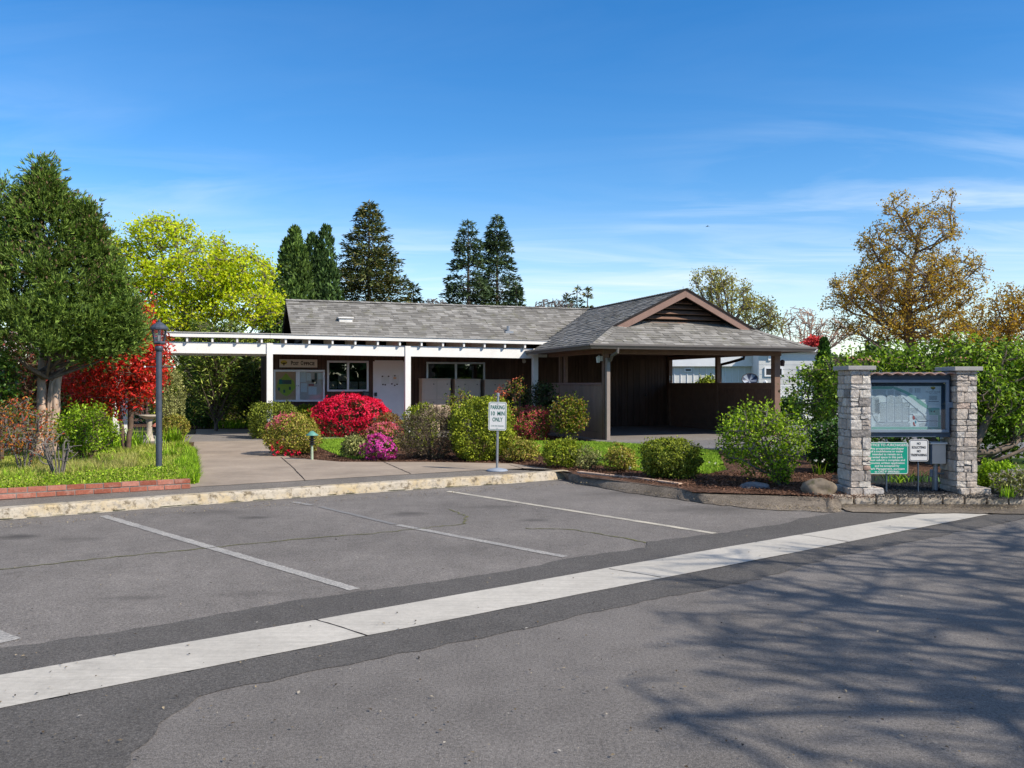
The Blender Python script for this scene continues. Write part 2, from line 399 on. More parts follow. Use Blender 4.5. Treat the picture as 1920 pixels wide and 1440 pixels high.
# street and parking bay (one level), then the patches laid on it
sheet('road', [(-60,-40), (60,-40), (60,10.5), (14,10.5), g(1990,958), g(1920,973), g(1685,1016), g(1560,1041), g(1410,1086), g(1210,1123), g(960,1180), g(750,1222), g(550,1262), g(370,1302), g(290,1352), g(190,1470), g(-200,1880)], 0, M['asphalt_road'])
parking_pts = [(-30,-14.), g(-400,1417), g(0,1217), g(320,1170), g(480,1140), g(595,1120), g(750,1100), g(960,1071), g(1075,1046), g(1210,1027), g(1215,1016), g(1350,1000), g(1470,982), g(1500,972), g(1585,960),
               g(1600,944), g(1280,905), g(1080,885), (.9,13.9), (-7,9.5), (-30,-5)]
sheet('parking_lot', [(-40,-30), (-40,14), (-6,11), (.9,16.), (9,12.5), (30,12.5), (30,-30)], -.003, M['asphalt_old'])
upper = gp([(-600,1560), (0,1217), (320,1170), (480,1140), (595,1120), (750,1100), (960,1071), (1075,1046), (1210,1027), (1215,1016), (1350,1000), (1470,982), (1500,972), (1585,960), (1700,957),
            (1900,960), (1725,966), (1325,1034), (960,1099), (590,1165), (0,1268), (-600,1640)])
sheet('asphalt_band', upper, .003, M['asphalt_new'], .022, .10, seed=3)
lower = gp([(-600,1800), (0,1329), (690,1192), (960,1139), (1520,1031), (1853,966), (1990,958), (1920,973), (1685,1020), (1560,1045), (1410,1090), (1210,1127), (960,1185), (750,1227), (550,1267), (370,1307), (300,1357), (200,1480), (-200,1900)])
sheet('asphalt_trench', lower, .003, M['asphalt_new'], .022, .10, seed=4)
strip = gp([(-600,1650), (0,1267), (590,1164), (960,1098), (1325,1033), (1725,965), (1795,962), (1853,965), (1520,1031), (960,1140), (690,1193), (0,1330), (-600,1800)])
sheet('drainage_strip', strip, .006, M['conc_gutter'], .004, .3, seed=5)
# joints in the concrete strip
mb = MB()
def ribbon(mb, pts, w, z, seed=0, jit=0.):
    rr = random.Random(seed); q = []
    for i in range(len(pts)-1):
        a, b = Vector(pts[i][:2]), Vector(pts[i+1][:2]); k = max(1, int((b-a).length/.06))
        for j in range(k): q.append(a.lerp(b, j/k))
    q.append(Vector(pts[-1][:2]))
    L = []; Rr = []
    for i, p in enumerate(q):
        t = (q[min(i+1, len(q)-1)] - q[max(i-1, 0)]).normalized(); nn = Vector((-t.y, t.x))
        o = nn*rr.uniform(-jit, jit); ww = w*rr.uniform(.5, 1.3) if jit else w
        L.append(p+o+nn*ww/2); Rr.append(p+o-nn*ww/2)
    vs = [(p.x,p.y,z) for p in L] + [(p.x,p.y,z) for p in Rr]; n = len(q)
    mb.add(vs, [(i+n, i+n+1, i+1, i) for i in range(n-1)])
for a, b in (((590,1163),(688,1194)), ((1142,1068),(1240,1084)), ((1498,1003),(1590,1017))):
    pa, pb = g(*a), g(*b); ribbon(mb, [pa, pa.lerp(pb,.5)+Vector((.01,0,0)), pb], .010, .0085, 2, .003)
mb.build('strip_joints', M['groove'], loc=(0,0,0), kind='structure')

# mossy cracks
M['moss'] = pmat('crack_moss', (.12,.12,.045), .95, .5, 25, .3, 90)
mb = MB()
for k, pl in enumerate([[(0,1068),(190,1047),(390,1027),(550,1012),(700,1000),(870,982)], [(870,982),(875,968),(840,955)], [(985,991),(1060,992),(1110,998),(1195,1014),(1208,1018)]]):
    ribbon(mb, gp(pl), .022, .0008, k, .028)
mb.build('moss_cracks', M['moss'], loc=(0,0,0), kind='structure')
# stall stripes: real things on the ground, one each
def stripe(a, b, w, mat):
    pa, pb = g(*a), g(*b); t = (pb-pa).normalized(); nn = Vector((-t.y, t.x, 0))*w/2
    return [pa+nn, pb+nn, pb-nn, pa-nn]
for k, (a, b, w, mt) in enumerate([((193,967),(665,1105),.10,M['stripe']), ((548,941),(585,947),.09,M['stripe_faint']), ((745,984),(1060,1044),.085,M['stripe']), ((600,950),(740,983),.07,M['stripe_ghost']), ((840,921),(1340,1000),.085,M['stripe_yellow']), ((-330,1050),(18,1202),.13,M['stripe'])]):
    sheet('stall_stripe', stripe(a, b, w, mt), .0008, mt, .006, .06, seed=20+k)
sheet('stall_stripe', stripe((1400,937),(1480,945),.06,0), .0008, M['stripe_faint'], .006, .06, seed=31)
sheet('stall_stripe', stripe((1480,957),(1585,958),.07,0), .0008, M['stripe_faint'], .012, .06, seed=32)

# kerb
Z1 = .12
kerb_line = [g(-700,1030), g(0,975), g(320,950), g(728,921), g(960,906), g(1068,897)]
kerb_line = [Vector((p.x,p.y,0)) for p in kerb_line]
def offset(line, w):
    out = []
    for i, p in enumerate(line):
        t = (line[min(i+1,len(line)-1)] - line[max(i-1,0)]).normalized(); out.append(p + Vector((-t.y, t.x, 0))*w)
    return out
def fine_line(line, step, seed, jit):
    rr = random.Random(seed); out = []
    for i in range(len(line)-1):
        k = max(1, int((line[i+1]-line[i]).length/step))
        for j in range(k): out.append(line[i].lerp(line[i+1], j/k) + Vector((rr.uniform(-jit,jit), rr.uniform(-jit,jit), 0)))
    return out + [line[-1]]
kl = fine_line(kerb_line, .12, 5, .006); rr = random.Random(9)
o1 = offset(kl, .02); o2 = offset(kl, .035); o3 = offset(kl, .17)
mb = MB(); vs = []; n = len(kl)
for i in range(n):
    dz = rr.uniform(-.006,.004)
    vs += [(kl[i].x,kl[i].y,0), (o1[i].x,o1[i].y,Z1-.02+dz), (o2[i].x,o2[i].y,Z1+.004+dz), (o3[i].x,o3[i].y,Z1+.006)]
fs = []
for i in range(n-1):
    for k in range(3): a = i*4+k; fs.append((a, a+4, a+5, a+1))
fs.append(((n-1)*4, (n-1)*4+3, (n-1)*4+2, (n-1)*4+1)); mb.add(vs, [f[::-1] for f in fs]); mb.build('kerb', M['kerb'], loc=(0,0,0), kind='structure')
# dirt and a cream line along the foot of the kerb
mb = MB(); ribbon(mb, [p for p in offset(kerb_line, -.035)], .05, .0015, 6, .012); mb.build('gutter_line', M['stripe_yellow'], loc=(0,0,0), kind='structure')
mb = MB()
for i in range(len(kl)-1):
    if rr.random() < .4: ribbon(mb, [kl[i]+Vector((.01,-.012,0)), kl[i+1]+Vector((.01,-.012,0))], .03, .012, i, .01)
mb.build('kerb_moss', M['moss'], loc=(0,0,0), kind='structure')
back = offset(kerb_line, .165)

# yard block behind the kerb
yard = [Vector((p.x,p.y,0)) for p in back] + [g(1090,893,Z1), g(1270,915,Z1), g(1300,925,.10), g(1560,938,.06), (8.5,10.6), (30,16), (60,90), (-60,90), (-40,20)]
sheet('yard_soil', yard, Z1-.004, M['mulch'])
walk = [back[i] for i in range(len(back))] + gp([(1075,886),(1035,880),(960,869),(800,866),(640,866),(545,858),(530,850),(497,822),(500,806),(368,806),(350,915),(0,938),(-700,985)], Z1)
sheet('sidewalk', walk, Z1, M['asphalt_walk'], .006, .3, seed=8)
conc = gp([(357,914),(640,897),(900,882),(1000,878),(960,869.5),(800,866.5),(640,866.5),(545,858.5),(530,850),(497,822),(500,805),(368,805),(352,912)], Z1)
sheet('concrete_path', conc, Z1+.005, M['conc_walk'], .008, .3, seed=9)
mb = MB()
for k, pl in enumerate([[(527,858),(548,876),(573,902)], [(718,866),(745,878),(770,889)], [(370,848),(490,846)], [(955,872),(1000,884)], [(480,832),(400,834)]]):
    ribbon(mb, gp(pl, Z1), .016, Z1+.009, k+30, .006)
mb.build('path_joints', M['groove'], loc=(0,0,0), kind='structure')

lawn1 = gp([(575,812),(712,812),(706,840),(692,858),(665,862),(640,856),(605,842),(585,830)], Z1)
lawn2 = gp([(930,826),(1130,829),(1250,836),(1345,846),(1360,880),(1330,889),(1200,884),(1120,872),(1090,860),(1000,850),(935,846)], Z1)
lawn3 = gp([(1150,829),(1130,829),(1250,836),(1345,846),(1345,843),(1250,833)], Z1)
sheet('lawn', lawn1, Z1+.004, M['lawn'], .02, .15, seed=11); sheet('lawn', lawn2, Z1+.004, M['lawn'], .03, .2, seed=12)
# driveway and porch and carport floor
sheet('driveway', gp([(1120,828),(1345,843),(1600,858),(1900,850),(1560,792),(1475,799)], Z1), Z1+.003, M['drive'], .02, .3, seed=13)
mb = MB(BF); mb.box(.25,.35,0,5.75,6.2,.17); mb.build('carport_floor', M['conc_porch'], kind='structure')
mb = MB(BF); mb.box(-18,3.6,0,.24,6.4,.15); mb.build('porch_floor', M['conc_porch'], kind='structure')

# pillar bed: black gravel, edging, shoulder
sheet('shoulder', [g(1150,893,.02)] + gp([(1280,915),(1450,938),(1560,950),(1600,962),(1900,965),(2100,965),(2100,938),(1920,938),(1600,938),(1560,936),(1300,915),(1150,893)], .0)[0:], .014, M['shoulder'], .03, .12, seed=14)
sheet('gravel_bed', gp([(1560,937),(2000,939),(2000,905),(1560,900)], .05), .125, M['black'])

sheet('side_lawn', [g(1835,905,Z1), (9.3,10.9), (30,11.5), (40,40), (8,40), (9,20)], Z1+.002, M['lawn'])
sheet('side_street', [(9.2,15.8), (40,22), (40,27), (9.5,19.5)], Z1+.006, M['drive'])

inner = [g(1052,886,Z1), g(1076,889,Z1), g(1090,892,Z1), g(1180,904,Z1), g(1270,915,Z1), g(1300,925,.10), g(1430,931.5,.08), g(1545,936,.07), g(1580,937,.07)]
outer = [g(1064,900,0), g(1074,904,0), g(1088,908,0), g(1165,922,0), g(1250,934,0), g(1318,944,0), g(1425,955,0), g(1540,960,0), g(1590,961,0)]
mb = MB(); rr = random.Random(3)
IN = []; OUT = []
for k in range(len(inner)-1):
    for j in range(6):
        f = j/6; a = Vector(inner[k][:2]).lerp(Vector(inner[k+1][:2]), f); b_ = Vector(outer[k][:2]).lerp(Vector(outer[k+1][:2]), f)
        IN.append((a.x, a.y+.03, .1215 if k < 5 else .10)); OUT.append((b_.x+rr.uniform(-.03,.03), b_.y+rr.uniform(-.04,.04), .004))
MID = [((a[0]+b[0])/2+rr.uniform(-.02,.02), (a[1]+b[1])/2, .068+rr.uniform(-.010,.010)) for a, b in zip(IN, OUT)]
n = len(IN); mb.add(IN+MID+OUT, [(i, i+n, i+n+1, i+1) for i in range(n-1)] + [(i+n, i+2*n, i+2*n+1, i+n+1) for i in range(n-1)])
mb.build('asphalt_berm', M['shoulder'], loc=(0,0,0), kind='structure', smooth=True)
# ================================================================ the building
SL = .49
bld = thing('post_office_building', 'single-storey brown wood-sided building with grey shingle roof and open carport', 'building', tuple(B(0, 4, .12)))

def siding_v(mb, rects, v, pitch=.105, th=.014):      # boards on a plane of constant v, facing -V
    for (a0, a1, z0, z1) in rects:
        u = a0
        while u < a1-.01:
            e = min(u+pitch-.010, a1); mb.box(u, v-th, z0, e, v, z1); u += pitch
def siding_u(mb, rects, u, pitch=.105, th=.014, sgn=-1):
    for (a0, a1, z0, z1) in rects:
        v = a0
        while v < a1-.01:
            e = min(v+pitch-.010, a1); mb.box(u, v, z0, u+sgn*th, e, z1); v += pitch
WV = 6.2
# openings on the front wall, read off the facade
def rect_v(x0, y0, x1, y1, v):
    ua, za = uz(x0, y0, v); ub, zb = uz(x1, y1, v); return ua, ub, zb, za      # u0,u1,z0,z1
win1 = rect_v(613, 676, 691, 734, WV); win2 = rect_v(799, 678.5, 909, 735, WV); door = list(rect_v(700.5, 677.5, 757.5, 800, WV)); door[2] = .15
ZT = 2.62
def wall_rects(u0, u1, z0, z1, holes):
    out = []; cur = u0
    for h in sorted(holes):
        out.append((cur, h[0], z0, z1)); out.append((h[0], h[1], h[3], z1))
        if h[2] > z0+.02: out.append((h[0], h[1], z0, h[2]))
        cur = h[1]
    out.append((cur, u1, z0, z1)); return out
UL = -6.95
mb = MB(BF)
for (a, b_, c, d) in wall_rects(UL, .5, .12, ZT, [win1, win2, tuple(door)]): mb.box(a, WV+.001, c, b_, WV+.14, d)
mb.box(.5, WV+.001, .12, 5.42, WV+.14, ZT); mb.box(UL, WV+.14, .12, UL+.12, 9.9, ZT); mb.box(UL+.12, 9.8, .12, 5.5, 9.9, ZT); mb.box(5.42, WV+.141, .12, 5.5, 9.8, ZT)
# gable end above
mb.add([(-6.0,4.75,2.72),(-6.0,9.25,2.72),(-6.0,7.0,3.82),(-5.9,4.75,2.72),(-5.9,9.25,2.72),(-5.9,7.0,3.82)], [(0,2,1),(3,4,5),(0,1,4,3),(1,2,5,4),(2,0,3,5)])
mb.build('wall_core', M['groove'], bld)
mb = MB(BF); siding_v(mb, wall_rects(UL, .5, .14, ZT, [win1, win2, tuple(door)]), WV); siding_v(mb, [(.5, 5.4, .17, ZT)], WV)
siding_u(mb, [(WV, 9.8, .14, ZT)], UL)
mb.build('wall', M['brown'], bld)
mb = MB(BF)
for k in range(9):
    z0 = 2.72+k*.12; hv = max(0, (3.80-z0)/SL)
    mb.box(-6.016, 7-hv, z0, -6.0, 7+hv, z0+.11)
mb.build('gable_wall', M['brown'], bld)

# windows
def window(rect, v, papers, nm='window', pw=.035):
    a, b_, c, d = rect; w = .055
    f = MB(BF)
    for (x0, x1, z0, z1) in ((a, b_, c, c+w), (a, b_, d-w, d), (a, a+w, c+w, d-w), (b_-w, b_, c+w, d-w), ((a+b_)/2-.03, (a+b_)/2+.03, c+w, d-w)):
        f.box(x0, v-.035, z0, x1, v+.03, z1)
    fr = f.build(nm, M['alu'], bld, bevel=.004)
    for s0, s1 in ((a+w, (a+b_)/2-.03), ((a+b_)/2+.03, b_-w)):
        p = MB(BF); p.box(s0, v+.0, c+w, s1, v+.006, d-w); p.build('pane', M['glass'], fr)
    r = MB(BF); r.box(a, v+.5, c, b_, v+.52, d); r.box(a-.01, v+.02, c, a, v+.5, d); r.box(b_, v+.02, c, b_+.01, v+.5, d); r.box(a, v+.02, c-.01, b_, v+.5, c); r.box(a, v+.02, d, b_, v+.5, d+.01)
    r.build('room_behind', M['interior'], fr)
    for (x0, y0, x1, y1) in papers:
        ua, ub, zb, za = rect_v(x0, y0, x1, y1, v+.05)
        q = MB(BF); q.box(ua, v+.050, zb, ub, v+.054, za); q.build('notice_sheet', M['door_white'], fr)
    return fr
w1 = window(win1, WV, [(618,715,632,728.5), (633.5,716.5,648,728.5), (633.5,701,648,714.5), (655,715.5,671,729.5), (673.5,715.5,688,729.5)])
a, b_, c, d = win1
q = MB(BF); q.box(a+.06, WV+.08, d-.30, b_-.06, WV+.09, d-.06)
w2 = window(win2, WV, [])
q = MB(BF); q.box(win2[0]+.06, WV+.1, win2[3]-.16, win2[1]-.06, WV+.11, win2[3]-.055); q.build('roller_blind', M['soffit'], w2)

# door
a, b_, c, d = door
dr = MB(BF); dr.box(a+.03, WV+.0, c, b_-.03, WV+.05, d-.03); dr = dr.build('door', M['door_white'], bld, bevel=.004)
f = MB(BF); f.box(a-.02, WV-.03, c, a+.03, WV+.06, d); f.box(b_-.03, WV-.03, c, b_+.02, WV+.06, d); f.box(a+.03, WV-.03, d-.03, b_-.03, WV+.06, d+.03); f.build('frame', M['door_white'], dr)
ul, zl = uz(703.6, 740.5, WV)
q = MB(BF); q.box(ul-.05, WV-.03, zl-.04, ul+.05, WV-.001, zl+.07); q.build('keypad_lock', M['black'], dr, bevel=.006)
q = MB(BF); q.lathe([(.0,-.03),(.035,-.02),(.035,.02),(0,.03)], (ul, WV-.05, zl-.12)); q.tube([(ul, WV-.05, zl-.12), (ul+.13, WV-.06, zl-.12)], .012); q.build('handle', M['alu'], dr, smooth=True)
for k, (x0, y0, x1, y1) in enumerate([(715,705,730,720), (735,703,748,720.5)]):
    ua, ub, zb, za = rect_v(x0, y0, x1, y1, WV)
    q = MB(BF); q.box(ua, WV-.006, zb, ub, WV-.002, za); q.build('notice_sheet', M['sign_white'], dr)
for (x, y) in ((717,705.7),(728.5,705.7),(718,721),(722.2,721.4),(734.6,719.8),(740,722.6),(744.4,720.6),(740.2,704.6)):
    u_, z_ = uz(x, y, WV); q = MB(BF); q.box(u_-.022, WV-.012, z_-.018, u_+.022, WV-.006, z_+.018); q.build('magnet', M['logo_brown'], dr, bevel=.006)
ua, ub, zb, za = rect_v(737.5, 707, 743, 711, WV); q = MB(BF); q.box(ua, WV-.009, zb, ub, WV-.006, za); q.build('printed_patch', M['cork'], dr)

# ---- shingled roof
def shingles(mb, A, Ud, Sd, Nn, smin, smax, tmax, seed, e=.145):
    r = random.Random(seed); k = 0
    while k*e < tmax:
        t0, t1 = k*e, min(tmax, k*e+e+.02); lo, hi = smin(t0), smax(t0); lo1, hi1 = smin(t1), smax(t1)
        s = lo - r.random()*.3
        while s < max(hi, hi1):
            w = r.choice((.10,.13,.16,.20,.24,.30)); a0, a1 = max(s, lo), min(s+w, hi); b0, b1 = max(s, lo1), min(s+w, hi1)
            th = r.choice((.010,.018,.022)); s += w
            if a1-a0 < .01 and b1-b0 < .01: continue
            a1 = max(a1, a0); b1 = max(b1, b0)
            dz = r.uniform(-.004,.004)
            pts = [A+Ud*a0+Sd*(t0+dz), A+Ud*a1+Sd*(t0+dz), A+Ud*a1+Sd*(t0+dz)+Nn*th, A+Ud*a0+Sd*(t0+dz)+Nn*th, A+Ud*b1+Sd*t1+Nn*.003, A+Ud*b0+Sd*t1+Nn*.003]
            mb.add(pts, [(0,1,2,3), (3,2,4,5)])
        k += 1
def shinglemat():
    m, nt, b = new_mat('grey_shingle'); p = pos(nt); rnd = N(nt, 'ShaderNodeNewGeometry').outputs['Random Per Island']
    c = ramp(nt, [(0, (.150,.143,.130)), (.35, (.19,.182,.166)), (.7, (.235,.226,.208)), (1, (.30,.29,.268))], rnd).outputs[0]
    k = ramp(nt, [(.3, .85), (.7, 1.12)], noise(nt, p, 1.6, 5, .65)).outputs[0]; c = mixc(nt, c, k, 1., 'MULTIPLY')
    k = ramp(nt, [(.3, .8), (.7, 1.2)], noise(nt, p, 130, 3, .7)).outputs[0]; c = mixc(nt, c, k, 1., 'MULTIPLY')
    ms = ramp(nt, [(.54, 0.), (.70, .65)], noise(nt, p, 2.6, 6, .7)).outputs[0]; c = mixc(nt, c, (.13,.125,.07), ms)
    nt.links.new(c, b.inputs['Base Color']); b.inputs['Roughness'].default_value = .92; b.inputs['Specular IOR Level'].default_value = .2
    bump(nt, b, noise(nt, p, 200, 2), .4, .003); return m
M['shingle'] = shinglemat()
K = math.sqrt(1+SL*SL)
roof = MB(BF)
# decks: thin slabs under the shingles
def slab(mb, pts, th=.05):
    n = len(pts); mb.add([Vector(p) for p in pts] + [Vector(p)-Vector((0,0,th)) for p in pts],
        [tuple(range(n)), tuple(range(2*n-1, n-1, -1))] + [(i, i+n, (i+1)%n+n, (i+1)%n) for i in range(n)])
ZE = 2.42; ZR = ZE+3*SL
slab(roof, [(-6.37,4.72,ZE+.72*SL-.012),(.7,4.72,ZE+.72*SL-.012),(3,7,ZR-.012),(-6.37,7,ZR-.012)])
slab(roof, [(-6.37,7,ZR-.012),(6,7,ZR-.012),(6,10,ZE-.012),(-6.37,10,ZE-.012)])
slab(roof, [(0,0,ZE-.012),(1.06,1.06,ZE+1.06*SL-.012),(3,1.06,ZR-.012),(3,7,ZR-.012),(0,4,ZE-.012)])
slab(roof, [(6,0,ZE-.012),(6,7.5,ZE-.012),(3,7.5,ZR-.012),(3,1.06,ZR-.012),(4.94,1.06,ZE+1.06*SL-.012)])
slab(roof, [(0,0,ZE-.012),(6,0,ZE-.012),(4.6,1.4,ZE+1.4*SL-.012),(1.4,1.4,ZE+1.4*SL-.012)])
rf = roof.build('roof', M['groove'], bld)
sh = MB(BF)
X_, Y_, Z_ = Vector((1,0,0)), Vector((0,1,0)), Vector((0,0,1))
def sn(d, s): v = Vector((d[0], d[1], SL)).normalized(); nn = (Z_ - v*v.z).normalized(); return v, nn
Sd, Nn = sn((0,1), 1)
shingles(sh, Vector((0,4.7,ZE+.7*SL)), X_, Sd, Nn, lambda t: -6.40, lambda t: t/K+.72, 2.3*K, 1)
shingles(sh, Vector((0,0,ZE)), X_, Sd, Nn, lambda t: t/K, lambda t: 6-t/K, 1.36*K, 2)
Sd, Nn = sn((1,0), 1)
shingles(sh, Vector((0,0,ZE)), Y_, Sd, Nn, lambda t: (t/K if t/K < 1.0 else 1.0), lambda t: 4+t/K, 3*K, 3)
Sd, Nn = sn((-1,0), 1)
shingles(sh, Vector((6,0,ZE)), Y_, Sd, Nn, lambda t: (t/K if t/K < 1.0 else 1.0), lambda t: 7.5, 3*K, 4)
Sd, Nn = sn((0,-1), 1)
shingles(sh, Vector((0,10,ZE)), X_, Sd, Nn, lambda t: -6.4, lambda t: 6, 3*K, 5)
# ridge and hip caps
def caps(a, b, w=.13):
    a, b = Vector(a), Vector(b); L = (b-a).length; t = (b-a)/L; s = Vector((-t.y, t.x, 0)).normalized(); k = 0
    while k*.15 < L:
        p = a+t*(k*.15); q = a+t*min(L, k*.15+.17); up = Z_*.022; dn = Z_*(-w*SL*.72+.016)
        sh.add([p+up, p+s*w+dn, q+s*w+dn-Z_*.008, q+up-Z_*.008, p-s*w+dn, q-s*w+dn-Z_*.008], [(0,3,2,1), (0,4,5,3)]); k += 1
caps((-6.4,7,ZR+.01), (3,7,ZR+.01)); caps((3,.95,ZR+.01), (3,7,ZR+.01)); caps((0,0,ZE+.012), (1.1,1.1,ZE+1.1*SL+.012)); caps((6,0,ZE+.012), (4.9,1.1,ZE+1.1*SL+.012))
sh.build('shingles', M['shingle'], rf)
# vents standing on the roof
def on_main(px, py):                                   # where a ray meets the main front slope
    for k in range(400):
        v = 4+k*.0075; u, z = uz(px, py, v)
        if z <= ZE+SL*(v-4): return u, v, ZE+SL*(v-4)
    return u, v, z
u, v, z = on_main(640, 604)
q = MB(BF); q.box(u-.06, v-.02, z, u+.30, v+.2, z+.10); q.box(u-.09, v-.06, z+.10, u+.33, v+.24, z+.135); q.build('roof_vent', M['white_old'], rf, bevel=.01)
u, v, z = on_main(953, 622)
q = MB(BF); q.tube([(u, v, z-.05), (u, v, z+.16)], .05); q.box(u-.12, v-.12, z-.06, u+.12, v+.12, z+.012); q.build('vent_pipe', M['galv'], rf)

# gable: barge boards, louvres
gb = MB(BF)
def barge(mb, v0, v1, zt, hw, depth, inner=0.):
    for s in (-1, 1):
        ax, az = 3, zt; bx, bz = 3+s*hw, zt-hw*SL
        p = [(ax, az), (bx, bz), (bx, bz-depth), (ax, az-depth*1.0)]
        vs = [(x, v0, z) for x, z in p] + [(x, v1, z) for x, z in p]
        fs = [(0,1,2,3), (7,6,5,4), (0,4,5,1), (1,5,6,2), (2,6,7,3), (3,7,4,0)]
        mb.add(vs, fs)
barge(gb, .96, 1.0, ZR-.005, 1.98, .19); gb.build('barge_board', M['barge'], bld, bevel=.003)
gf = MB(BF); barge(gf, .93, 1.06, ZR+.028, 2.02, .035); gf.build('barge_flashing', M['groove'], bld)
gw = MB(BF); gw.add([(1.35,1.36,ZE+.55),(4.65,1.36,ZE+.55),(3,1.36,ZR-.05),(1.35,1.44,ZE+.55),(4.65,1.44,ZE+.55),(3,1.44,ZR-.05)], [(0,1,2),(5,4,3),(0,3,4,1),(1,4,5,2),(2,5,3,0)])
gl = gw.build('gable_panel', M['groove'], bld)
z = ZE+.60
while z < ZR-.22:
    hw = (ZR-.12-z)/SL-.08
    q = MB(BF); q.add([(3-hw,1.24,z),(3+hw,1.24,z),(3+hw-.1,1.345,z+.085),(3-hw+.1,1.345,z+.085),(3-hw,1.26,z-.012),(3+hw,1.26,z-.012),(3+hw-.1,1.358,z+.07),(3-hw+.1,1.358,z+.07)], [(0,1,2,3),(7,6,5,4),(0,4,5,1),(1,5,6,2),(3,2,6,7),(0,3,7,4)])
    q.build('louvre', M['brown_light'], gl); z += .135
# underside of the gable overhang
gs = MB(BF)
for s in (-1, 1):
    gs.add([(3,1.0,ZR-.075),(3+s*1.95,1.0,ZR-.075-1.95*SL),(3+s*1.95,1.36,ZR-.075-1.95*SL),(3,1.36,ZR-.075)], [(0,1,2,3)] if s < 0 else [(3,2,1,0)])
gs.build('gable_soffit', M['brown'], bld)

# carport frame
cp = [('front', .58, .58), ('front', 5.42, .58)]
def post(u0, v0, u1, v1, z0, z1, mat=M['brown_light'], nm='post'):
    q = MB(BF); q.box(u0, v0, z0, u1, v1, z1); return q.build(nm, mat, bld, bevel=.005)
post(.53,.53,.66,.66,.12,2.30); post(5.30,.50,5.47,.67,.12,2.24)
vm, _ = vz(1346, 700, 5.42); post(5.36, vm-.06, 5.48, vm+.06, .12, 2.30)
va, _ = vz(1050.5, 700, .58); post(.55, va-.04, .62, va+.04, .12, 2.30); vb, _ = vz(1062, 700, .66); post(.60, vb-.06, .68, vb+.06, .12, 2.30)
post(5.36, 6.08, 5.48, 6.19, .17, 2.30)
# header beams and soffit
q = MB(BF); q.box(.50,.50,2.22,5.50,.64,2.33); q.box(.52,.64,2.24,.66,4.2,2.34); q.box(5.34,.64,2.26,5.48,6.2,2.36); q.build('header_beam', M['brown_light'], bld, bevel=.004)
q = MB(BF); q.box(.02,.02,2.335,5.98,.50,2.35); q.box(.02,.50,2.335,.50,4.3,2.35); q.box(5.5,.50,2.335,5.98,7,2.35); q.box(.66,.64,2.40,5.34,6.2,2.42); q.build('soffit', M['barge'], bld)
# gutters: K profile
def gutter(pts_uv, name='gutter'):
    q = MB(BF); prof = [(0,0),(.07,0),(.085,.03),(.12,.075),(.12,.115),(.10,.118),(.10,.10),(0,.10)]
    (u0, v0), (u1, v1) = pts_uv; t = Vector((u1-u0, v1-v0, 0)).normalized(); o = Vector((t.y, -t.x, 0)); n = len(prof); vs = []
    for (a, b_, ex) in ((u0, v0, -1), (u1, v1, 1)):
        for (d_, h_) in prof: vs.append(Vector((a, b_, ZE-.105+h_)) + o*d_ + t*(d_ if ex > 0 else -d_)*mit[0 if ex < 0 else 1])
    q.add(vs, [tuple(range(n)), tuple(range(2*n-1, n-1, -1))] + [(i, i+n, (i+1)%n+n, (i+1)%n)[::-1] for i in range(n)])
    q.build(name, M['gutter'], bld)
mit = (1, 1); gutter([(0,0),(6,0)])
mit = (0, 1); gutter([(0,4.45),(0,0)])
mit = (1, 0); gutter([(6,0),(6,7.4)])  # unseen right-eave gutter, added to block sun from the carport's back wall
# downspouts
def spout(pts, r, mat, nm='downspout'):
    q = MB(BF); q.tube(pts, r, 10); return q.build(nm, mat, bld, smooth=False)
ud, _ = uz(1155, 650, .0); uf, _ = uz(1137.5, 700, .50)
q = MB(BF); q.box(uf-.045, .40, .14, uf+.05, .495, 2.12); dsp = q.build('downspout', M['downspout'], bld, bevel=.012)
q = MB(BF); q.tube([(ud+.02,-.05,2.36),(ud+.02,-.03,2.24),(ud-.04,.12,2.17),(uf+.05,.38,2.08),(uf,.45,2.02)], .042, 8); q.build('elbow', M['gutter'], dsp)
ur, _ = uz(1378, 675, 3.2)
q = MB(BF); q.tube([(5.9,vm-.6,2.34),(5.88,vm-.6,2.22),(5.7,vm-.2,2.12),(5.56,vm+.05,2.06),(5.55,vm+.08,1.95),(5.55,vm+.08,.15)], .042, 8); q.build('downspout', M['groove'], bld)
# half walls
ZH = 1.50
q = MB(BF); q.box(.57,.66,.30,.62,4.3,ZH-.02); hb = q.build('half_wall', M['groove'], bld)
q = MB(BF); siding_u(q, [(.66, va-.04, .34, ZH-.02), (va+.04, 4.3, .34, ZH-.02)], .56, .075, .012); q.box(.535,.66,.12,.565,4.3,.335); q.build('siding', M['taupe'], hb)
q = MB(BF); q.box(.52,.66,ZH-.02,.66,4.3,ZH+.03); q.build('rail_cap', M['barge'], hb)
q = MB(BF); q.box(5.42,.67,.17,5.46,6.08,ZH); hb = q.build('half_wall', M['groove'], bld)
q = MB(BF); siding_u(q, [(.70, 6.08, .30, ZH-.10)], 5.42, .075, .012); q.box(5.40,.67,.17,5.425,6.08,.30); q.box(5.395,.67,ZH-.14,5.42,6.08,ZH); q.build('siding', M['brown_light'], hb)  # lighter trim brown here puts the light falling on this wall into its colour
q = MB(BF); q.box(5.37,.67,ZH,5.50,6.08,ZH+.035); q.build('rail_cap', M['barge'], hb)
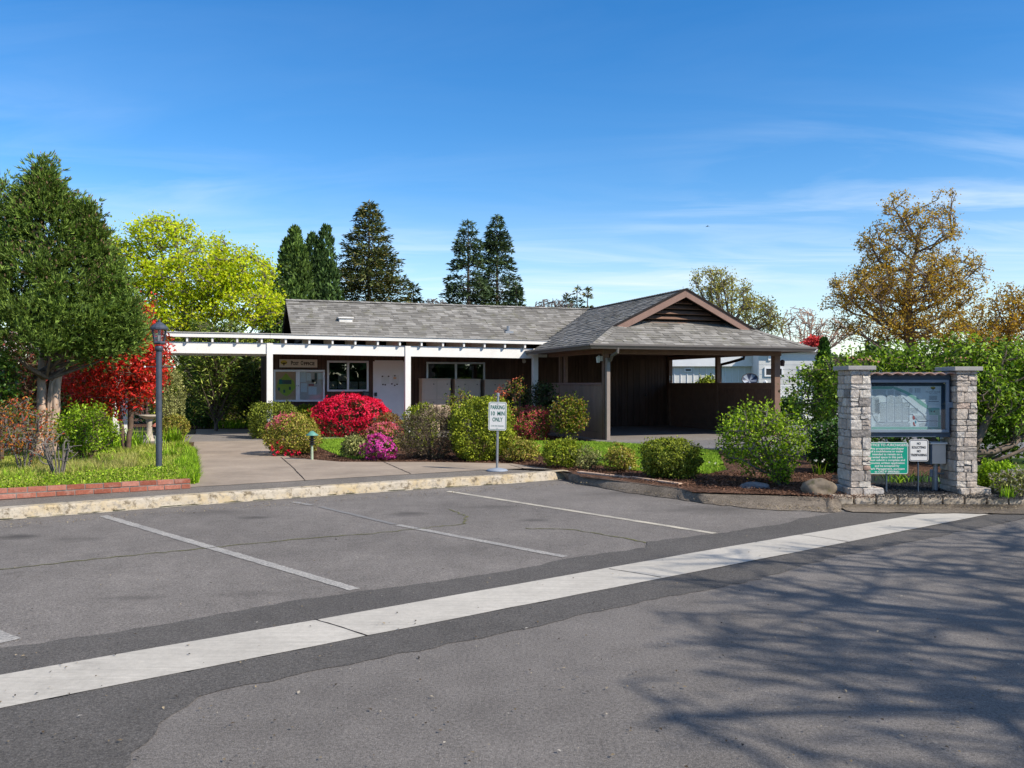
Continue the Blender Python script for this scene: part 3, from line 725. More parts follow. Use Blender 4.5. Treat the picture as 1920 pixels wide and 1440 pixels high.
# storage door in the carport's back wall
ua, _ = uz(1176, 700, WV); ub, _ = uz(1213, 700, WV)
q = MB(BF); siding_v(q, [(ua, ub, .19, 2.28)], WV-.02, .21, .012); sd = q.build('storage_door', M['brown'], bld)
u_, z_ = uz(1212, 733, WV); q = MB(BF); q.lathe([(0,-.03),(.03,-.02),(.03,.02),(0,.03)], (ub-.08, WV-.06, 1.15)); q.build('handle', M['black'], sd)
ue, ze = uz(1258, 708, WV-.05); q = MB(BF); q.box(ue-.1, WV-.12, ze-.10, ue+.02, WV-.02, ze+.06); q.tube([(ue-.04,WV-.06,ze+.06),(ue-.04,WV-.06,ze+.3),(ue+.02,WV-.06,ze+.45)], .012, 6); q.build('electric_box', M['white_old'], bld, bevel=.008)
ue, ze = uz(1118, 672, .50)
q = MB(BF); q.box(.50,.60,2.05,.53,.68,2.17); q.lathe([(.03,-.07),(.045,-.07),(.06,.06),(.03,.09),(0,.10)], (.43,.64,2.08), 6); q.tube([(.52,.64,2.13),(.44,.64,2.19),(.43,.64,2.17)], .01, 6); q.build('wall_lantern', M['white_old'], bld)
vv, _ = vz(1444, 700, 5.42); q = MB(BF); q.box(5.5,.55,1.98,5.53,.62,2.1); q.lathe([(.03,-.07),(.05,-.07),(.065,.06),(.03,.09),(0,.10)], (5.59,.58,2.03), 6); q.build('wall_lantern', M['logo_brown'], bld)
ul, zl = uz(980.5, 677, WV); q = MB(BF); q.box(ul-.03, WV-.04, zl-.02, ul+.03, WV-.015, zl+.06); q.lathe([(0,-.07),(.05,-.05),(.06,0),(.03,.05),(0,.06)], (ul, WV-.10, zl), 10); q.build('wall_lantern', M['frost'], bld, smooth=True)
mb = MB(BF); mb.box(-6.52,3.95,0,-6.50,3.96,.001)

# ================================================================ covered walkway
cw = thing('covered_walkway', 'long flat-roofed white walkway canopy on posts in front of the brown building', 'canopy', tuple(B(-4, 4.4, .15)))
def dz(u): return -.045*max(0., min(1.2, (u+6.96)/7.16))
def seg_box(name, mat, u0, u1, v0, v1, z0, z1, parent=cw, n=1, bev=.004):
    q = MB(BF)
    q.add([(u0,v0,z0+dz(u0)),(u1,v0,z0+dz(u1)),(u1,v1,z0+dz(u1)),(u0,v1,z0+dz(u0)),(u0,v0,z1+dz(u0)),(u1,v0,z1+dz(u1)),(u1,v1,z1+dz(u1)),(u0,v1,z1+dz(u0))],
          [(0,3,2,1),(4,5,6,7),(0,1,5,4),(1,2,6,5),(2,3,7,6),(3,0,4,7)])
    return q.build(name, mat, parent, bevel=bev)
US = [-17.6,-14.05,-10.5,-6.96,-3.42,.196]
for i, u in enumerate(US):
    pw = .075
    q = MB(BF); q.box(u-pw, 4.33, .14, u+pw, 4.48, 2.535+dz(u)); q.build('post', M['white'], cw, bevel=.006)
    if i:
        seg_box('beam', M['white'], US[i-1]+pw+.002, u-pw-.002, 4.36, 4.45, 2.257, 2.535)
    if i < 3:
        q = MB(BF); q.box(u-pw, 5.98, .14, u+pw, 6.12, 2.535); q.build('post', M['white'], cw, bevel=.006)
seg_box('beam', M['white'], -17.6, UL-.02, 6.0, 6.09, 2.257, 2.535)
u = -17.7
while u < .3:
    q = MB(BF); q.box(u, 4.262, 2.537+dz(u), u+.045, 6.19, 2.73+dz(u)); q.build('rafter', M['white'], cw); u += .5845
for a, b_ in ((-17.9,-6.96), (-6.955,.62)):
    seg_box('fascia', M['white'], a, b_, 4.225, 4.26, 2.648, 2.752)
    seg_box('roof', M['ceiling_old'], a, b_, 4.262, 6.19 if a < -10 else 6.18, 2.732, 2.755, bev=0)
    seg_box('roof_edge', M['roof_edge'], a, b_, 4.20, 6.2 if a < -10 else 4.9, 2.7555, 2.775, bev=0)
# canted end of the canopy beam next to the carport
q = MB(BF); q.box(.272,4.37,2.25,.55,4.45,2.33); q.build('beam_end', M['white_old'], cw)
# ================================================================ writing
CACHE = {}
def text_mesh(body, size, width=None, sx=1., bold=0.):
    cu = bpy.data.curves.new('lettering', 'FONT'); cu.body = body; cu.size = size; cu.align_x = 'CENTER'; cu.align_y = 'CENTER'; cu.offset = bold; cu.resolution_u = 3
    o = bpy.data.objects.new('tmp', cu); C.objects.link(o); bpy.context.view_layer.update()
    me = bpy.data.meshes.new_from_object(o.evaluated_get(bpy.context.evaluated_depsgraph_get()))
    v = np.array([tuple(x.co) for x in me.vertices]); f = [tuple(p.vertices) for p in me.polygons]
    bpy.data.objects.remove(o); bpy.data.curves.remove(cu); bpy.data.meshes.remove(me)
    if width:
        w = v[:,0].max()-v[:,0].min(); s = width/w; v[:,0] *= s
    v[:,0] *= sx; return v, f
def text(body, size, c, r, up, mat, parent, width=None, bold=0., z=.0, name='lettering'):
    v, f = text_mesh(body, size, width, 1., bold); r, up, c = Vector(r), Vector(up), Vector(c); nn = r.cross(up)
    mb = MB(); mb.add([c + r*p[0] + up*p[1] + nn*(z) for p in v], f); return mb.build(name, mat, parent)
UPZ = Vector((0,0,1))

def plate(w, h, rad, n=6):
    out = []
    for cx, cy, a0 in ((w/2-rad, h/2-rad, 0), (-w/2+rad, h/2-rad, 90), (-w/2+rad, -h/2+rad, 180), (w/2-rad, -h/2+rad, 270)):
        for k in range(n+1): a = math.radians(a0+90*k/n); out.append((cx+rad*math.cos(a), cy+rad*math.sin(a)))
    return out
def flat(poly, c, r, up, off, th, name, mat, parent):
    r, up, c = Vector(r), Vector(up), Vector(c); nn = r.cross(up); n = len(poly)
    vs = [c+r*x+up*y+nn*(off+th) for x, y in poly] + [c+r*x+up*y+nn*off for x, y in poly]
    mb = MB(); mb.add(vs, [tuple(range(n)), tuple(range(2*n-1, n-1, -1))] + [(i, i+n, (i+1)%n+n, (i+1)%n) for i in range(n)])
    return mb.build(name, mat, parent)
def ring(w, h, rad, t, c, r, up, off, name, mat, parent):
    r, up, c = Vector(r), Vector(up), Vector(c); nn = r.cross(up); A = plate(w, h, rad); Bq = plate(w-2*t, h-2*t, max(.002, rad-t)); n = len(A)
    vs = [c+r*x+up*y+nn*off for x, y in A] + [c+r*x+up*y+nn*off for x, y in Bq]
    mb = MB(); mb.add(vs, [(i, (i+1)%n, (i+1)%n+n, i+n) for i in range(n)]); return mb.build(name, mat, parent)

# ================================================================ POST OFFICE sign, notice case
r_, upv = U, UPZ
def wallc(x, y, v): u, z = uz(x, y, v); return B(u, v, z)
ua, ub, zb, za = rect_v(524, 673.5, 595, 689, WV-.06); c = B((ua+ub)/2, WV-.06, (za+zb)/2)
so = thing('wall_sign', 'beige POST OFFICE sign with tree emblem above the notice case', 'sign', tuple(c))
flat(plate(ub-ua, za-zb, .004), c, U, UPZ, -.03, .03, 'board', M['sign_beige'], so)
W = ub-ua; Hh = za-zb
for (bd, sz, x0, wd, dy) in (('P', .155, .300, .050, .004), ('OST', .118, .405, .150, -.010), ('O', .155, .575, .070, .004), ('FFICE', .118, .77, .27, -.010)):
    text(bd, sz, c + U*((x0-.5)*W*.98+.02) + UPZ*dy, U, UPZ, M['ink'], so, width=wd*W*1.04, bold=.0045, z=.0015)
el = [(math.cos(a)*.088, math.sin(a)*.062) for a in [math.pi*2*k/20 for k in range(20)]]
flat(el, c - U*(W*.385) + UPZ*.022, U, UPZ, .001, .001, 'emblem_disc', M['logo_yellow'], so)
flat([(-.09,.012),(-.085,.022),(-.04,.002),(-.012,.008),(0,-.0),(.012,.008),(.04,.002),(.085,.022),(.09,.012),(.05,-.020),(.018,-.030),(.012,-.075),(-.012,-.075),(-.018,-.030),(-.05,-.020)][::-1], c - U*(W*.385) + UPZ*.012, U, UPZ, .003, .001, 'emblem_tree', M['logo_brown'], so)

ua, ub, zb, za = rect_v(512.5, 693, 609, 753, WV-.08); c = B((ua+ub)/2, WV-.10, (za+zb)/2); W = ub-ua; Hh = za-zb
nc = thing('notice_case', 'wall-mounted aluminium notice case with two glazed doors under the POST OFFICE sign', 'notice board', tuple(c))
fb = .055
def rel(x0, y0, x1, y1): return [(x0*W-W/2, y0*Hh-Hh/2), (x1*W-W/2, y0*Hh-Hh/2), (x1*W-W/2, y1*Hh-Hh/2), (x0*W-W/2, y1*Hh-Hh/2)]
flat(rel(0,0,1,1), c, U, UPZ, -.09, .04, 'back_panel', M['alu'], nc)
for (x0, x1, nm) in ((.0,.47,'door'), (.47,1.,'door')):
    q = MB(BF); a0, a1 = (ua+W*x0, ua+W*x1); v0 = WV-.10
    q.box(a0, v0, zb, a1, v0+.05, zb+fb); q.box(a0, v0, za-fb, a1, v0+.05, za); q.box(a0, v0, zb+fb, a0+fb, v0+.05, za-fb); q.box(a1-fb, v0, zb+fb, a1, v0+.05, za-fb)
    dd = q.build('door', M['alu'], nc, bevel=.004)
    q = MB(BF); q.box(a0+fb, v0+.012, zb+fb, a1-fb, v0+.017, za-fb); q.build('pane', M['glass_clear'], dd)
for x in (.45, .485): q = MB(BF); q.box(ua+W*x-.008, WV-.115, (za+zb)/2-.012, ua+W*x+.008, WV-.10, (za+zb)/2+.012); q.build('lock', M['ink'], nc)
flat(rel(.03,.05,.46,.95), c, U, UPZ, -.052, .004, 'cork_panel', M['cork'], nc)
flat(rel(.50,.05,.97,.95), c, U, UPZ, -.052, .004, 'pale_panel', M['sign_beige'], nc)
def nrel(pts): return [(x*W-W/2, y*Hh-Hh/2) for x, y in pts]
flat(nrel([(.245,.90),(.17,.75),(.10,.68),(.06,.45),(.10,.35),(.16,.25),(.25,.17),(.33,.25),(.38,.35),(.43,.45),(.39,.66),(.32,.75)][::-1][::-1]), c, U, UPZ, -.047, .002, 'poster', M['poster_green'], nc)
flat(nrel([(.11,.55),(.17,.55),(.17,.70),(.11,.70)]), c, U, UPZ, -.044, .001, 'poster', M['poster_teal'], nc)
flat(nrel([(.17,.55),(.35,.55),(.35,.68),(.17,.68)]), c, U, UPZ, -.044, .001, 'poster', M['poster_grey'], nc)
for x, y in ((.11,.40),(.21,.33),(.32,.42)): flat(nrel([(x-.02,y-.05),(x+.02,y-.05),(x+.02,y+.05),(x-.02,y+.05)]), c, U, UPZ, -.044, .001, 'photo_print', M['poster_grey'], nc)
for x0, y0, x1, y1, m in ((.52,.62,.63,.92,'paper'),(.64,.66,.73,.90,'paper'),(.74,.60,.80,.70,'ink'),(.80,.56,.85,.90,'poster_grey'),(.68,.50,.79,.55,'map_red'),(.68,.22,.84,.47,'paper'),(.53,.30,.65,.58,'paper'),(.87,.70,.96,.90,'paper')):
    flat(nrel([(x0,y0),(x1,y0),(x1,y1),(x0,y1)]), c, U, UPZ, -.047, .001, 'notice_sheet', M[m], nc)

# leaning dark board under the window
ua, ub, zb, za = rect_v(681, 734, 692.5, 747, WV-.1)
mb = MB(); cc = B((ua+ub)/2, WV-.09, (za+zb)/2); ob = thing('wall_plaque', 'tilted dark grey box on the wall below the white-framed window', 'box', tuple(cc))
rr1 = (U*math.cos(.16) - UPZ*math.sin(.16)); uu1 = (UPZ*math.cos(.16) + U*math.sin(.16))
flat(plate(ub-ua+.03, za-zb, .01), cc, rr1, uu1, -.05, .05, 'housing', M['black'], ob); flat(plate(ub-ua-.05, za-zb-.07, .006), cc, rr1, uu1, .001, .004, 'face', M['poster_grey'], ob)

# cluster mailboxes
mg = 'cluster mailboxes standing in front of the porch wall'
for (x0, x1, y0, lab) in ((791.5,845,711,'tan cluster mailbox nearest the white door, on the porch'), (853,901,712,'tan cluster mailbox between two others, under the window with the roller blind'), (909,957,713,'tan cluster mailbox behind the parking sign and rose stems')):
    ua, za = uz(x0, y0, 5.55); ub, _ = uz(x1, y0, 5.55); t = thing('cluster_mailbox', lab, 'mailbox', tuple(B((ua+ub)/2, 5.7, .15)), mg)
    q = MB(BF); q.box(ua, 5.55, .55, ub, 5.98, za); q.build('cabinet', M['tan_metal'], t, bevel=.01)
    q = MB(BF); q.box(ua-.012, 5.53, za, ub+.012, 6.0, za+.025); q.build('cap', M['tan_metal'], t, bevel=.005)
    q = MB(BF); q.box((ua+ub)/2-.12, 5.66, .15, (ua+ub)/2+.12, 5.88, .55); q.build('pedestal', M['tan_metal'], t)
    zc = .55+(za-.55)*.46
    for (a0, a1) in ((ua+.05, (ua+ub)/2-.01), ((ua+ub)/2+.01, ub-.03)):
        for (z0, z1) in ((.60, zc-.01), (zc+.01, za-.03)):
            q = MB(BF); q.box(a0, 5.536, z0, a1, 5.549, z1); dd = q.build('door', M['tan_metal'], t, bevel=.003)
            q = MB(BF); q.box(a1-.09, 5.525, (z0+z1)/2+.15, a1-.06, 5.536, (z0+z1)/2+.18); q.build('lock', M['tan_dark'], dd)

# ================================================================ parking sign on a disc base
b0 = g(932, 883, Z1); k_ = F/b0.y
t = thing('parking_sign', 'white and green PARKING 10 MIN ONLY sign on a post with a round grey base', 'sign', tuple(b0))
X1, Y1 = Vector((1,0,0)), Vector((0,1,0))
q = MB(); q.lathe([(.17,0),(.172,.012),(.15,.028),(.06,.045),(.03,.052)], b0, 32); q.build('base', M['disc'], t, smooth=True)
lean = Vector((.012,0,1)).normalized(); top = b0 + lean*1.22
q = MB(); q.tube([b0+Vector((0,0,.04)), top], .019, 12); q.lathe([(.024,-.03),(.024,.012),(.012,.02)], top, 12); q.build('post', M['galv'], t)
ctr = b0 + lean*.870 + Vector((.0,-.026,0)); rx = Vector((1,0,-.02)).normalized(); ru = Vector((.02,0,1)).normalized()
ctr.x -= .003
SH, SW = .45, .285
flat(plate(SW, SH, .030), ctr, rx, ru, -.003, .003, 'face', M['sign_white'], t)
ring(SW-.022, SH-.022, .024, .007, ctr, rx, ru, .0012, 'border', M['sign_green'], t)
text('PARKING', .085, ctr+ru*.138, rx, ru, M['sign_green'], t, width=.222, bold=.002, z=.0014)
text('10', .090, ctr+ru*.040-rx*.078, rx, ru, M['sign_green'], t, width=.060, bold=.002, z=.0014)
text('MIN', .090, ctr+ru*.040+rx*.055, rx, ru, M['sign_green'], t, width=.115, bold=.002, z=.0014)
text('ONLY', .090, ctr-ru*.056, rx, ru, M['sign_green'], t, width=.162, bold=.002, z=.0014)
text('CAR IDE NAGOR', .030, ctr-ru*.155, rx, ru, M['sign_green'], t, width=.20, z=.0014)
q = MB()
for s in (.19, -.19): q.lathe([(0,-.002),(.007,-.002),(.007,.002),(0,.003)], ctr+ru*s+Vector((0,-.003,0)), 8)
q.build('bolt', M['ink'], t)

# ================================================================ lamp post
lb = g(298, 889, Z1); lb = Vector(((298-960)/F*13.0, 13.0, Z1)); kk = F/13.0
def lz(py): return H + (720-py)/kk
t = thing('lamp_post', 'dark lamp post with a glazed lantern and a crossbar in the flower bed', 'street lamp', tuple(lb))
q = MB(); q.tube([lb, lb+Vector((0,0,.06)), Vector((lb.x,lb.y,lz(655))), Vector((lb.x+.008,lb.y,lz(648)))], [.047,.046,.043,.034], 16); q.lathe([(.058,0),(.058,.06),(.046,.08)], (lb.x,lb.y,lz(658)), 16); q.build('pole', M['lamp_paint'], t, smooth=True)
zc = lz(688); q = MB(); q.tube([Vector((lb.x-.21,lb.y,zc)), Vector((lb.x+.23,lb.y,zc))], .008, 8)
cb = q.build('crossbar', M['lamp_paint'], t)
q = MB()
for s in (-.215, .235): q.lathe([(0,-.018),(.013,-.013),(.018,0),(.013,.013),(0,.018)], (lb.x+s,lb.y,zc), 10)
q.build('ball_tip', M['sign_white'], cb, smooth=True)
lz0 = lz(645); q = MB(); c0 = (lb.x+.005, lb.y, 0)
def hexl(prof, nm, mat, n=6, parent=t):
    q = MB(); q.lathe([(r, z) for r, z in prof], c0, n); return q.build(nm, mat, parent)
hexl([(.075,lz(646)),(.095,lz(643)),(.085,lz(640))], 'lantern_floor', M['lamp_paint'])
q = MB()
for k in range(6):
    a = math.pi/3*k; q.tube([Vector((c0[0]+.078*math.cos(a), c0[1]+.078*math.sin(a), lz(641))), Vector((c0[0]+.112*math.cos(a), c0[1]+.112*math.sin(a), lz(618)))], .008, 5)
q.build('lantern_frame', M['lamp_paint'], t)
hexl([(.074,lz(640.5)),(.106,lz(618.5))], 'lantern_glass', M['lamp_glass'])
hexl([(.0,lz(641)),(.02,lz(640)),(.028,lz(630)),(.018,lz(622)),(0,lz(620))], 'bulb', M['frost'], 10)
hexl([(.128,lz(618)),(.132,lz(615)),(.10,lz(610)),(.06,lz(607)),(.05,lz(605.5)),(.02,lz(603.5)),(.022,lz(601)),(.006,lz(599))], 'lantern_roof', M['lamp_paint'], 12)

# ================================================================ path lights
def path_light(px, py, ytop, lab, r=.085, cap='verdigris', post='path_post'):
    b = g(px, py, Z1); k = F/b.y; h = (py-ytop)/k; t = thing('path_light', lab, 'garden light', tuple(b), 'low mushroom path lights')
    q = MB(); q.tube([b, b+UPZ*(h*.50)], [.026,.020], 8); q.build('stake', M[post], t)
    q = MB()
    for i in range(4): z = h*(.52+.085*i); q.lathe([(.055,z),(.062,z+.012),(.045,z+.02)], b, 14)
    q.tube([b+UPZ*(h*.5), b+UPZ*(h*.86)], .030, 8); q.build('lens_rings', M['ink'], t)
    q = MB(); q.lathe([(r,h*.84),(r*1.02,h*.86),(r*.55,h*.93),(r*.28,h*.985),(.006,h*1.0)], b, 18); q.build('cap', M[cap], t, smooth=True)
path_light(585, 862, 808, 'green-capped path light beside the round azalea and the lawn', .115)
path_light(382, 803, 778, 'green-capped path light at the shaded far end of the concrete path', .13)
path_light(951, 850, 826, 'dark path light behind the parking sign beside the pink-tipped round shrub', .09, 'ink')
path_light(292, 838, 793, 'rusty-capped ringed path light close to the lamp post', .09, 'rust')
# birdbath
bb = g(280, 829, Z1); t = thing('birdbath', 'stone birdbath with a wide bowl below the red-leaved shrub', 'birdbath', tuple(bb))
k = F/bb.y; hz = (829-778)/k
q = MB(); q.lathe([(.16,0),(.16,.04),(.09,.10),(.065,.25),(.06,hz*.7),(.09,hz*.86)], bb, 14); q.build('pedestal', M['stone_bird'], t, smooth=True)
q = MB(); q.lathe([(.08,hz*.84),(.20,hz*.93),(.245,hz*1.0),(.225,hz*1.0),(.12,hz*.93)], bb, 20); q.build('bowl', M['stone_bird'], t, smooth=True)

# ================================================================ brick edging
def brick_mat():
    m, nt, b = new_mat('red_brick'); p = pos(nt); rnd = N(nt, 'ShaderNodeNewGeometry').outputs['Random Per Island']
    c = ramp(nt, [(0, (.26,.085,.055)), (.5, (.36,.13,.085)), (1, (.44,.20,.15))], rnd).outputs[0]
    sz = N(nt, 'ShaderNodeSeparateXYZ'); nt.links.new(p, sz.inputs[0])
    k = ramp(nt, [(.35, .75), (.7, 1.15)], noise(nt, p, 35, 5, .7)).outputs[0]; c = mixc(nt, c, k, 1., 'MULTIPLY')
    f = ramp(nt, [(.52, 0.), (.72, .55)], noise(nt, p, 9, 6, .7)).outputs[0]; c = mixc(nt, c, (.46,.32,.27), f)
    nt.links.new(c, b.inputs['Base Color']); b.inputs['Roughness'].default_value = .92; b.inputs['Specular IOR Level'].default_value = .15
    bump(nt, b, noise(nt, p, 90, 4, .7), .7, .006); return m
M['brick'] = brick_mat(); M['mortar'] = pmat('mortar', (.20,.185,.17), .95, .3, 20, .5, 80, spec=.1)
w0 = g(357, 916, Z1); w1_ = g(0, 937, Z1); dr_ = (w1_-w0).normalized(); L = 7.5; nn = Vector((dr_.y, -dr_.x, 0)); 
if nn.y < 0: nn = -nn
t = thing('brick_edging', 'low red brick wall two courses high along the flower bed', 'wall', tuple(w0))
q = MB(); bwid = .10
def bx(q, s0, s1, n0, n1, z0, z1, jit=.002, mi=0):
    j = lambda: R.uniform(-jit, jit)
    pts = [w0+dr_*(s+j())+nn*(n_+j())+UPZ*(z+j()) for z in (z0, z1) for (s, n_) in ((s0,n0),(s1,n0),(s1,n1),(s0,n1))]
    q.add(pts, [(0,1,2,3)[::-1],(4,5,6,7),(0,1,5,4),(1,2,6,5),(2,3,7,6),(3,0,4,7)], mi)
for c_ in range(2):
    s = (.0 if c_ else .0) - (0 if c_ == 0 else 0); first = .11 if c_ == 0 else .20
    while s < L:
        wl = first if s == 0 else .20+R.uniform(-.004,.004); bx(q, s, s+wl, 0+R.uniform(-.004,.004), bwid, c_*.068+.004, c_*.068+.060, .0025); s += wl+.009
br = q.build('bricks', M['brick'], t, bevel=.004)
q = MB(); bx(q, .004, L, .006, bwid-.006, 0, .126, 0); q.build('mortar_bed', M['mortar'], t)

# ================================================================ stone sign pillars
def stone_mat():
    m, nt, b = new_mat('ledge_stone'); p = pos(nt); rnd = N(nt, 'ShaderNodeNewGeometry').outputs['Random Per Island']
    c = ramp(nt, [(0, (.25,.235,.22)), (.2, (.52,.46,.40)), (.45, (.60,.52,.44)), (.7, (.56,.53,.49)), (.88, (.70,.65,.57)), (1, (.40,.28,.22))], rnd).outputs[0]
    k = ramp(nt, [(.3, .68), (.7, 1.2)], noise(nt, p, 14, 6, .7)).outputs[0]; c = mixc(nt, c, k, 1., 'MULTIPLY')
    f = ramp(nt, [(.58, 0.), (.75, .6)], noise(nt, p, 22, 6, .75)).outputs[0]; c = mixc(nt, c, (.20,.15,.12), f)
    nt.links.new(c, b.inputs['Base Color']); b.inputs['Roughness'].default_value = .9; b.inputs['Specular IOR Level'].default_value = .2
    bump(nt, b, noise(nt, p, 32, 6, .7), 1., .022); return m
M['stone'] = stone_mat(); M['stone_mortar'] = pmat('stone_mortar', (.42,.41,.385), .95, .2, 30, .6, 90, spec=.1)
def stone_block(q, c, half, rr):
    """one rough-faced block: a subdivided box with knocked-in corners and a bulging face"""
    n = 3; hx, hy, hz = half; vs = {}; V_ = []; Fc = []
    def vert(i, j, k):
        if (i, j, k) in vs: return vs[(i, j, k)]
        x, y, z = (i/n*2-1), (j/n*2-1), (k/n*2-1)
        e = sum(abs(a) > .99 for a in (x, y, z)); sh = 1 - .022*(e-1) if e > 1 else 1+rr.uniform(-.01,.06)
        jx = rr.uniform(-.04,.04)
        p = Vector((c[0]+hx*x*sh+rr.uniform(-.005,.005), c[1]+hy*y*sh+rr.uniform(-.006,.006), c[2]+hz*z*(sh+jx*.5)))
        vs[(i,j,k)] = len(V_); V_.append(p); return vs[(i,j,k)]
    for a in range(n):
        for b_ in range(n):
            for fx in (0, n):
                Fc.append((vert(fx,a,b_), vert(fx,a+1,b_), vert(fx,a+1,b_+1), vert(fx,a,b_+1))[::(1 if fx else -1)])
                Fc.append((vert(a,fx,b_), vert(a+1,fx,b_), vert(a+1,fx,b_+1), vert(a,fx,b_+1))[::(-1 if fx else 1)])
                Fc.append((vert(a,b_,fx), vert(a+1,b_,fx), vert(a+1,b_+1,fx), vert(a,b_+1,fx))[::(1 if fx else -1)])
    q.add(V_, Fc)
def pillar(x0, x1, y0, y1, zb, zt, seed, lab, base_l, base_r):
    rr = random.Random(seed); t = thing('stone_pillar', lab, 'pillar', ((x0+x1)/2, (y0+y1)/2, zb-.05), 'stone pillars holding the map case')
    q = MB(); q.box(x0+.016, y0+.016, zb-.06, x1-.016, y1-.016, zt); q.box(x0-base_l+.02, y0-.06, zb-.06, x1+base_r-.02, y1+.05, zb+.085); q.build('core', M['stone_mortar'], t)
    q = MB(); z = zb+.10; row = 0
    def run(a0, a1, z0, z1, face):
        s = a0; k = 0
        while s < a1-.01:
            w = rr.uniform(.09, .19) if rr.random() > .18 else a1-s
            if a1-(s+w) < .07: w = a1-s
            sub = [(z0, z1)]
            if z1-z0 > .10 and w < .14 and rr.random() < .35: zm = z0+(z1-z0)*rr.uniform(.4,.6); sub = [(z0, zm-.004), (zm+.004, z1)]
            for (c0, c1) in sub:
                pr = rr.uniform(-.004,.010)
                if face == 'f': stone_block(q, (s+w/2, y0+.012-pr, (c0+c1)/2), (w/2-.005, .020, (c1-c0)/2-.004), rr)
                elif face == 'l': stone_block(q, (x0+.012-pr, s+w/2, (c0+c1)/2), (.020, w/2-.005, (c1-c0)/2-.004), rr)
                elif face == 'r': stone_block(q, (x1-.012+pr, s+w/2, (c0+c1)/2), (.020, w/2-.005, (c1-c0)/2-.004), rr)
                else: stone_block(q, (s+w/2, y1-.012+pr, (c0+c1)/2), (w/2-.005, .020, (c1-c0)/2-.004), rr)
            s += w; k += 1
    while z < zt-.03:
        h = rr.choice((.065,.075,.09,.11,.135,.15)); h = min(h, zt-z)
        if zt-(z+h) < .05: h = zt-z
        run(x0-.008, x1+.008, z, z+h, 'f'); run(y0+.02, y1-.02, z, z+h, 'l'); run(y0+.02, y1-.02, z, z+h, 'r'); run(x0, x1, z, z+h, 'b'); z += h
    zt0, x0s, x1s, y0s, y1s = zt, x0, x1, y0, y1
    for (a0, a1) in ((x0-base_l, (x0+x1)/2-.01), ((x0+x1)/2+.0, x1+base_r)): stone_block(q, ((a0+a1)/2, y0-.055, zb+.035), ((a1-a0)/2-.004, .035, .058), rr)
    for yy in (y0+.05, y0+.24): stone_block(q, (x0-base_l+.02, yy, zb+.035), (.03, .09, .058), rr); stone_block(q, (x1+base_r-.02, yy, zb+.035), (.03, .09, .058), rr)
    q.build('stone_facing', M['stone'], t, bevel=.003)
    q = MB(); q.box(x0-.055, y0-.055, zt, x1+.055, y1+.03, zt+.052); q.build('cap', M['cap_stone'], t, bevel=.006)
    return t
PY = 10.65
pillar(4.235, 4.475, PY, PY+.42, .11, 1.675, 3, 'stone pillar carrying one end of the map case, beside the rounded boulder', .04, .14)
pillar(5.570, 5.815, PY+.02, PY+.44, .11, 1.665, 8, 'stone pillar carrying the other end of the map case, beside the low shrub with lavender flowers', .0, .14)

# map case
t = thing('map_case', 'slate blue glazed case holding a site map between two stone pillars', 'notice board', (5.02, PY+.2, .83))
def xa(px, y): return (px-960)/F*y
def zy(py, y): return H+(720-py)/F*y
yb = PY+.10
q = MB(); x0, x1 = 4.497, 5.545; z0, z1 = zy(820, yb), zy(700, yb)
q.box(x0, yb+.20, z0, x1, yb+.26, z1); q.box(x0, yb+.03, z0, x1, yb+.20, z0+.07); q.box(x0, yb+.03, z1-.09, x1, yb+.20, z1); q.box(x0, yb+.03, z0+.07, x0+.03, yb+.20, z1-.09); q.box(x1-.045, yb+.03, z0+.07, x1, yb+.20, z1-.09)
q.build('housing', M['case'], t, bevel=.004)
fx0, fx1, fz0, fz1 = x0+.002, x1-.03, zy(811, yb), zy(712, yb)
q = MB(); ft = .036
q.box(fx0, yb, fz0, fx1, yb+.035, fz0+ft); q.box(fx0, yb, fz1-ft, fx1, yb+.035, fz1); q.box(fx0, yb, fz0+ft, fx0+ft, yb+.035, fz1-ft); q.box(fx1-ft, yb, fz0+ft, fx1, yb+.035, fz1-ft); dd = q.build('door', M['case_light'], t, bevel=.004)
q = MB(); q.box(fx0+ft, yb+.012, fz0+ft, fx1-ft, yb+.017, fz1-ft); q.build('pane', M['glass_clear'], dd)
q = MB(); q.box(fx1-.004, yb+.0, (fz0+fz1)/2-.02, fx1+.05, yb+.03, (fz0+fz1)/2+.05); q.build('latch', M['case_light'], dd)
# printed map
ym = yb+.085
mx0, mx1, mz0, mz1 = x0+.03, 5.455, zy(808, ym), zy(724, ym)
q = MB(); q.box(x0+.03, ym+.004, z0+.07, x1-.045, ym+.02, z1-.09); q.build('back_panel', M['case'], t)
q = MB(); q.box(mx0, ym, mz0, mx1, ym+.004, mz1); mp = q.build('map_sheet', M['paper'], t)
MW, MH = mx1-mx0, mz1-mz0
def mpt(x, y): return (mx0+(x-205)/1390*MW, mz1-(y-345)/835*MH)
def mpoly(q, pts, k): q.add([(mpt(x, y)[0], ym-.0006*k-.0004, mpt(x, y)[1]) for x, y in pts], [tuple(range(len(pts)))])
def mline(q, pts, w, k):
    for a, b_ in zip(pts, pts[1:]):
        ax, ay = a; bx_, by = b_; l = math.hypot(bx_-ax, by-ay) or 1; nx, ny = -(by-ay)/l*w/2, (bx_-ax)/l*w/2; ex, ey = (bx_-ax)/l*w/2, (by-ay)/l*w/2
        mpoly(q, [(ax+nx-ex, ay+ny-ey), (bx_+nx+ex, by+ny+ey), (bx_-nx+ex, by-ny+ey), (ax-nx-ex, ay-ny-ey)], k)
q = MB(); mpoly(q, [(205,405),(205,350),(700,350),(660,400)], 1); mpoly(q, [(650,355),(760,370),(960,450),(1140,560),(1345,710),(1345,780),(1200,690),(1060,580),(900,480),(700,400)], 1)
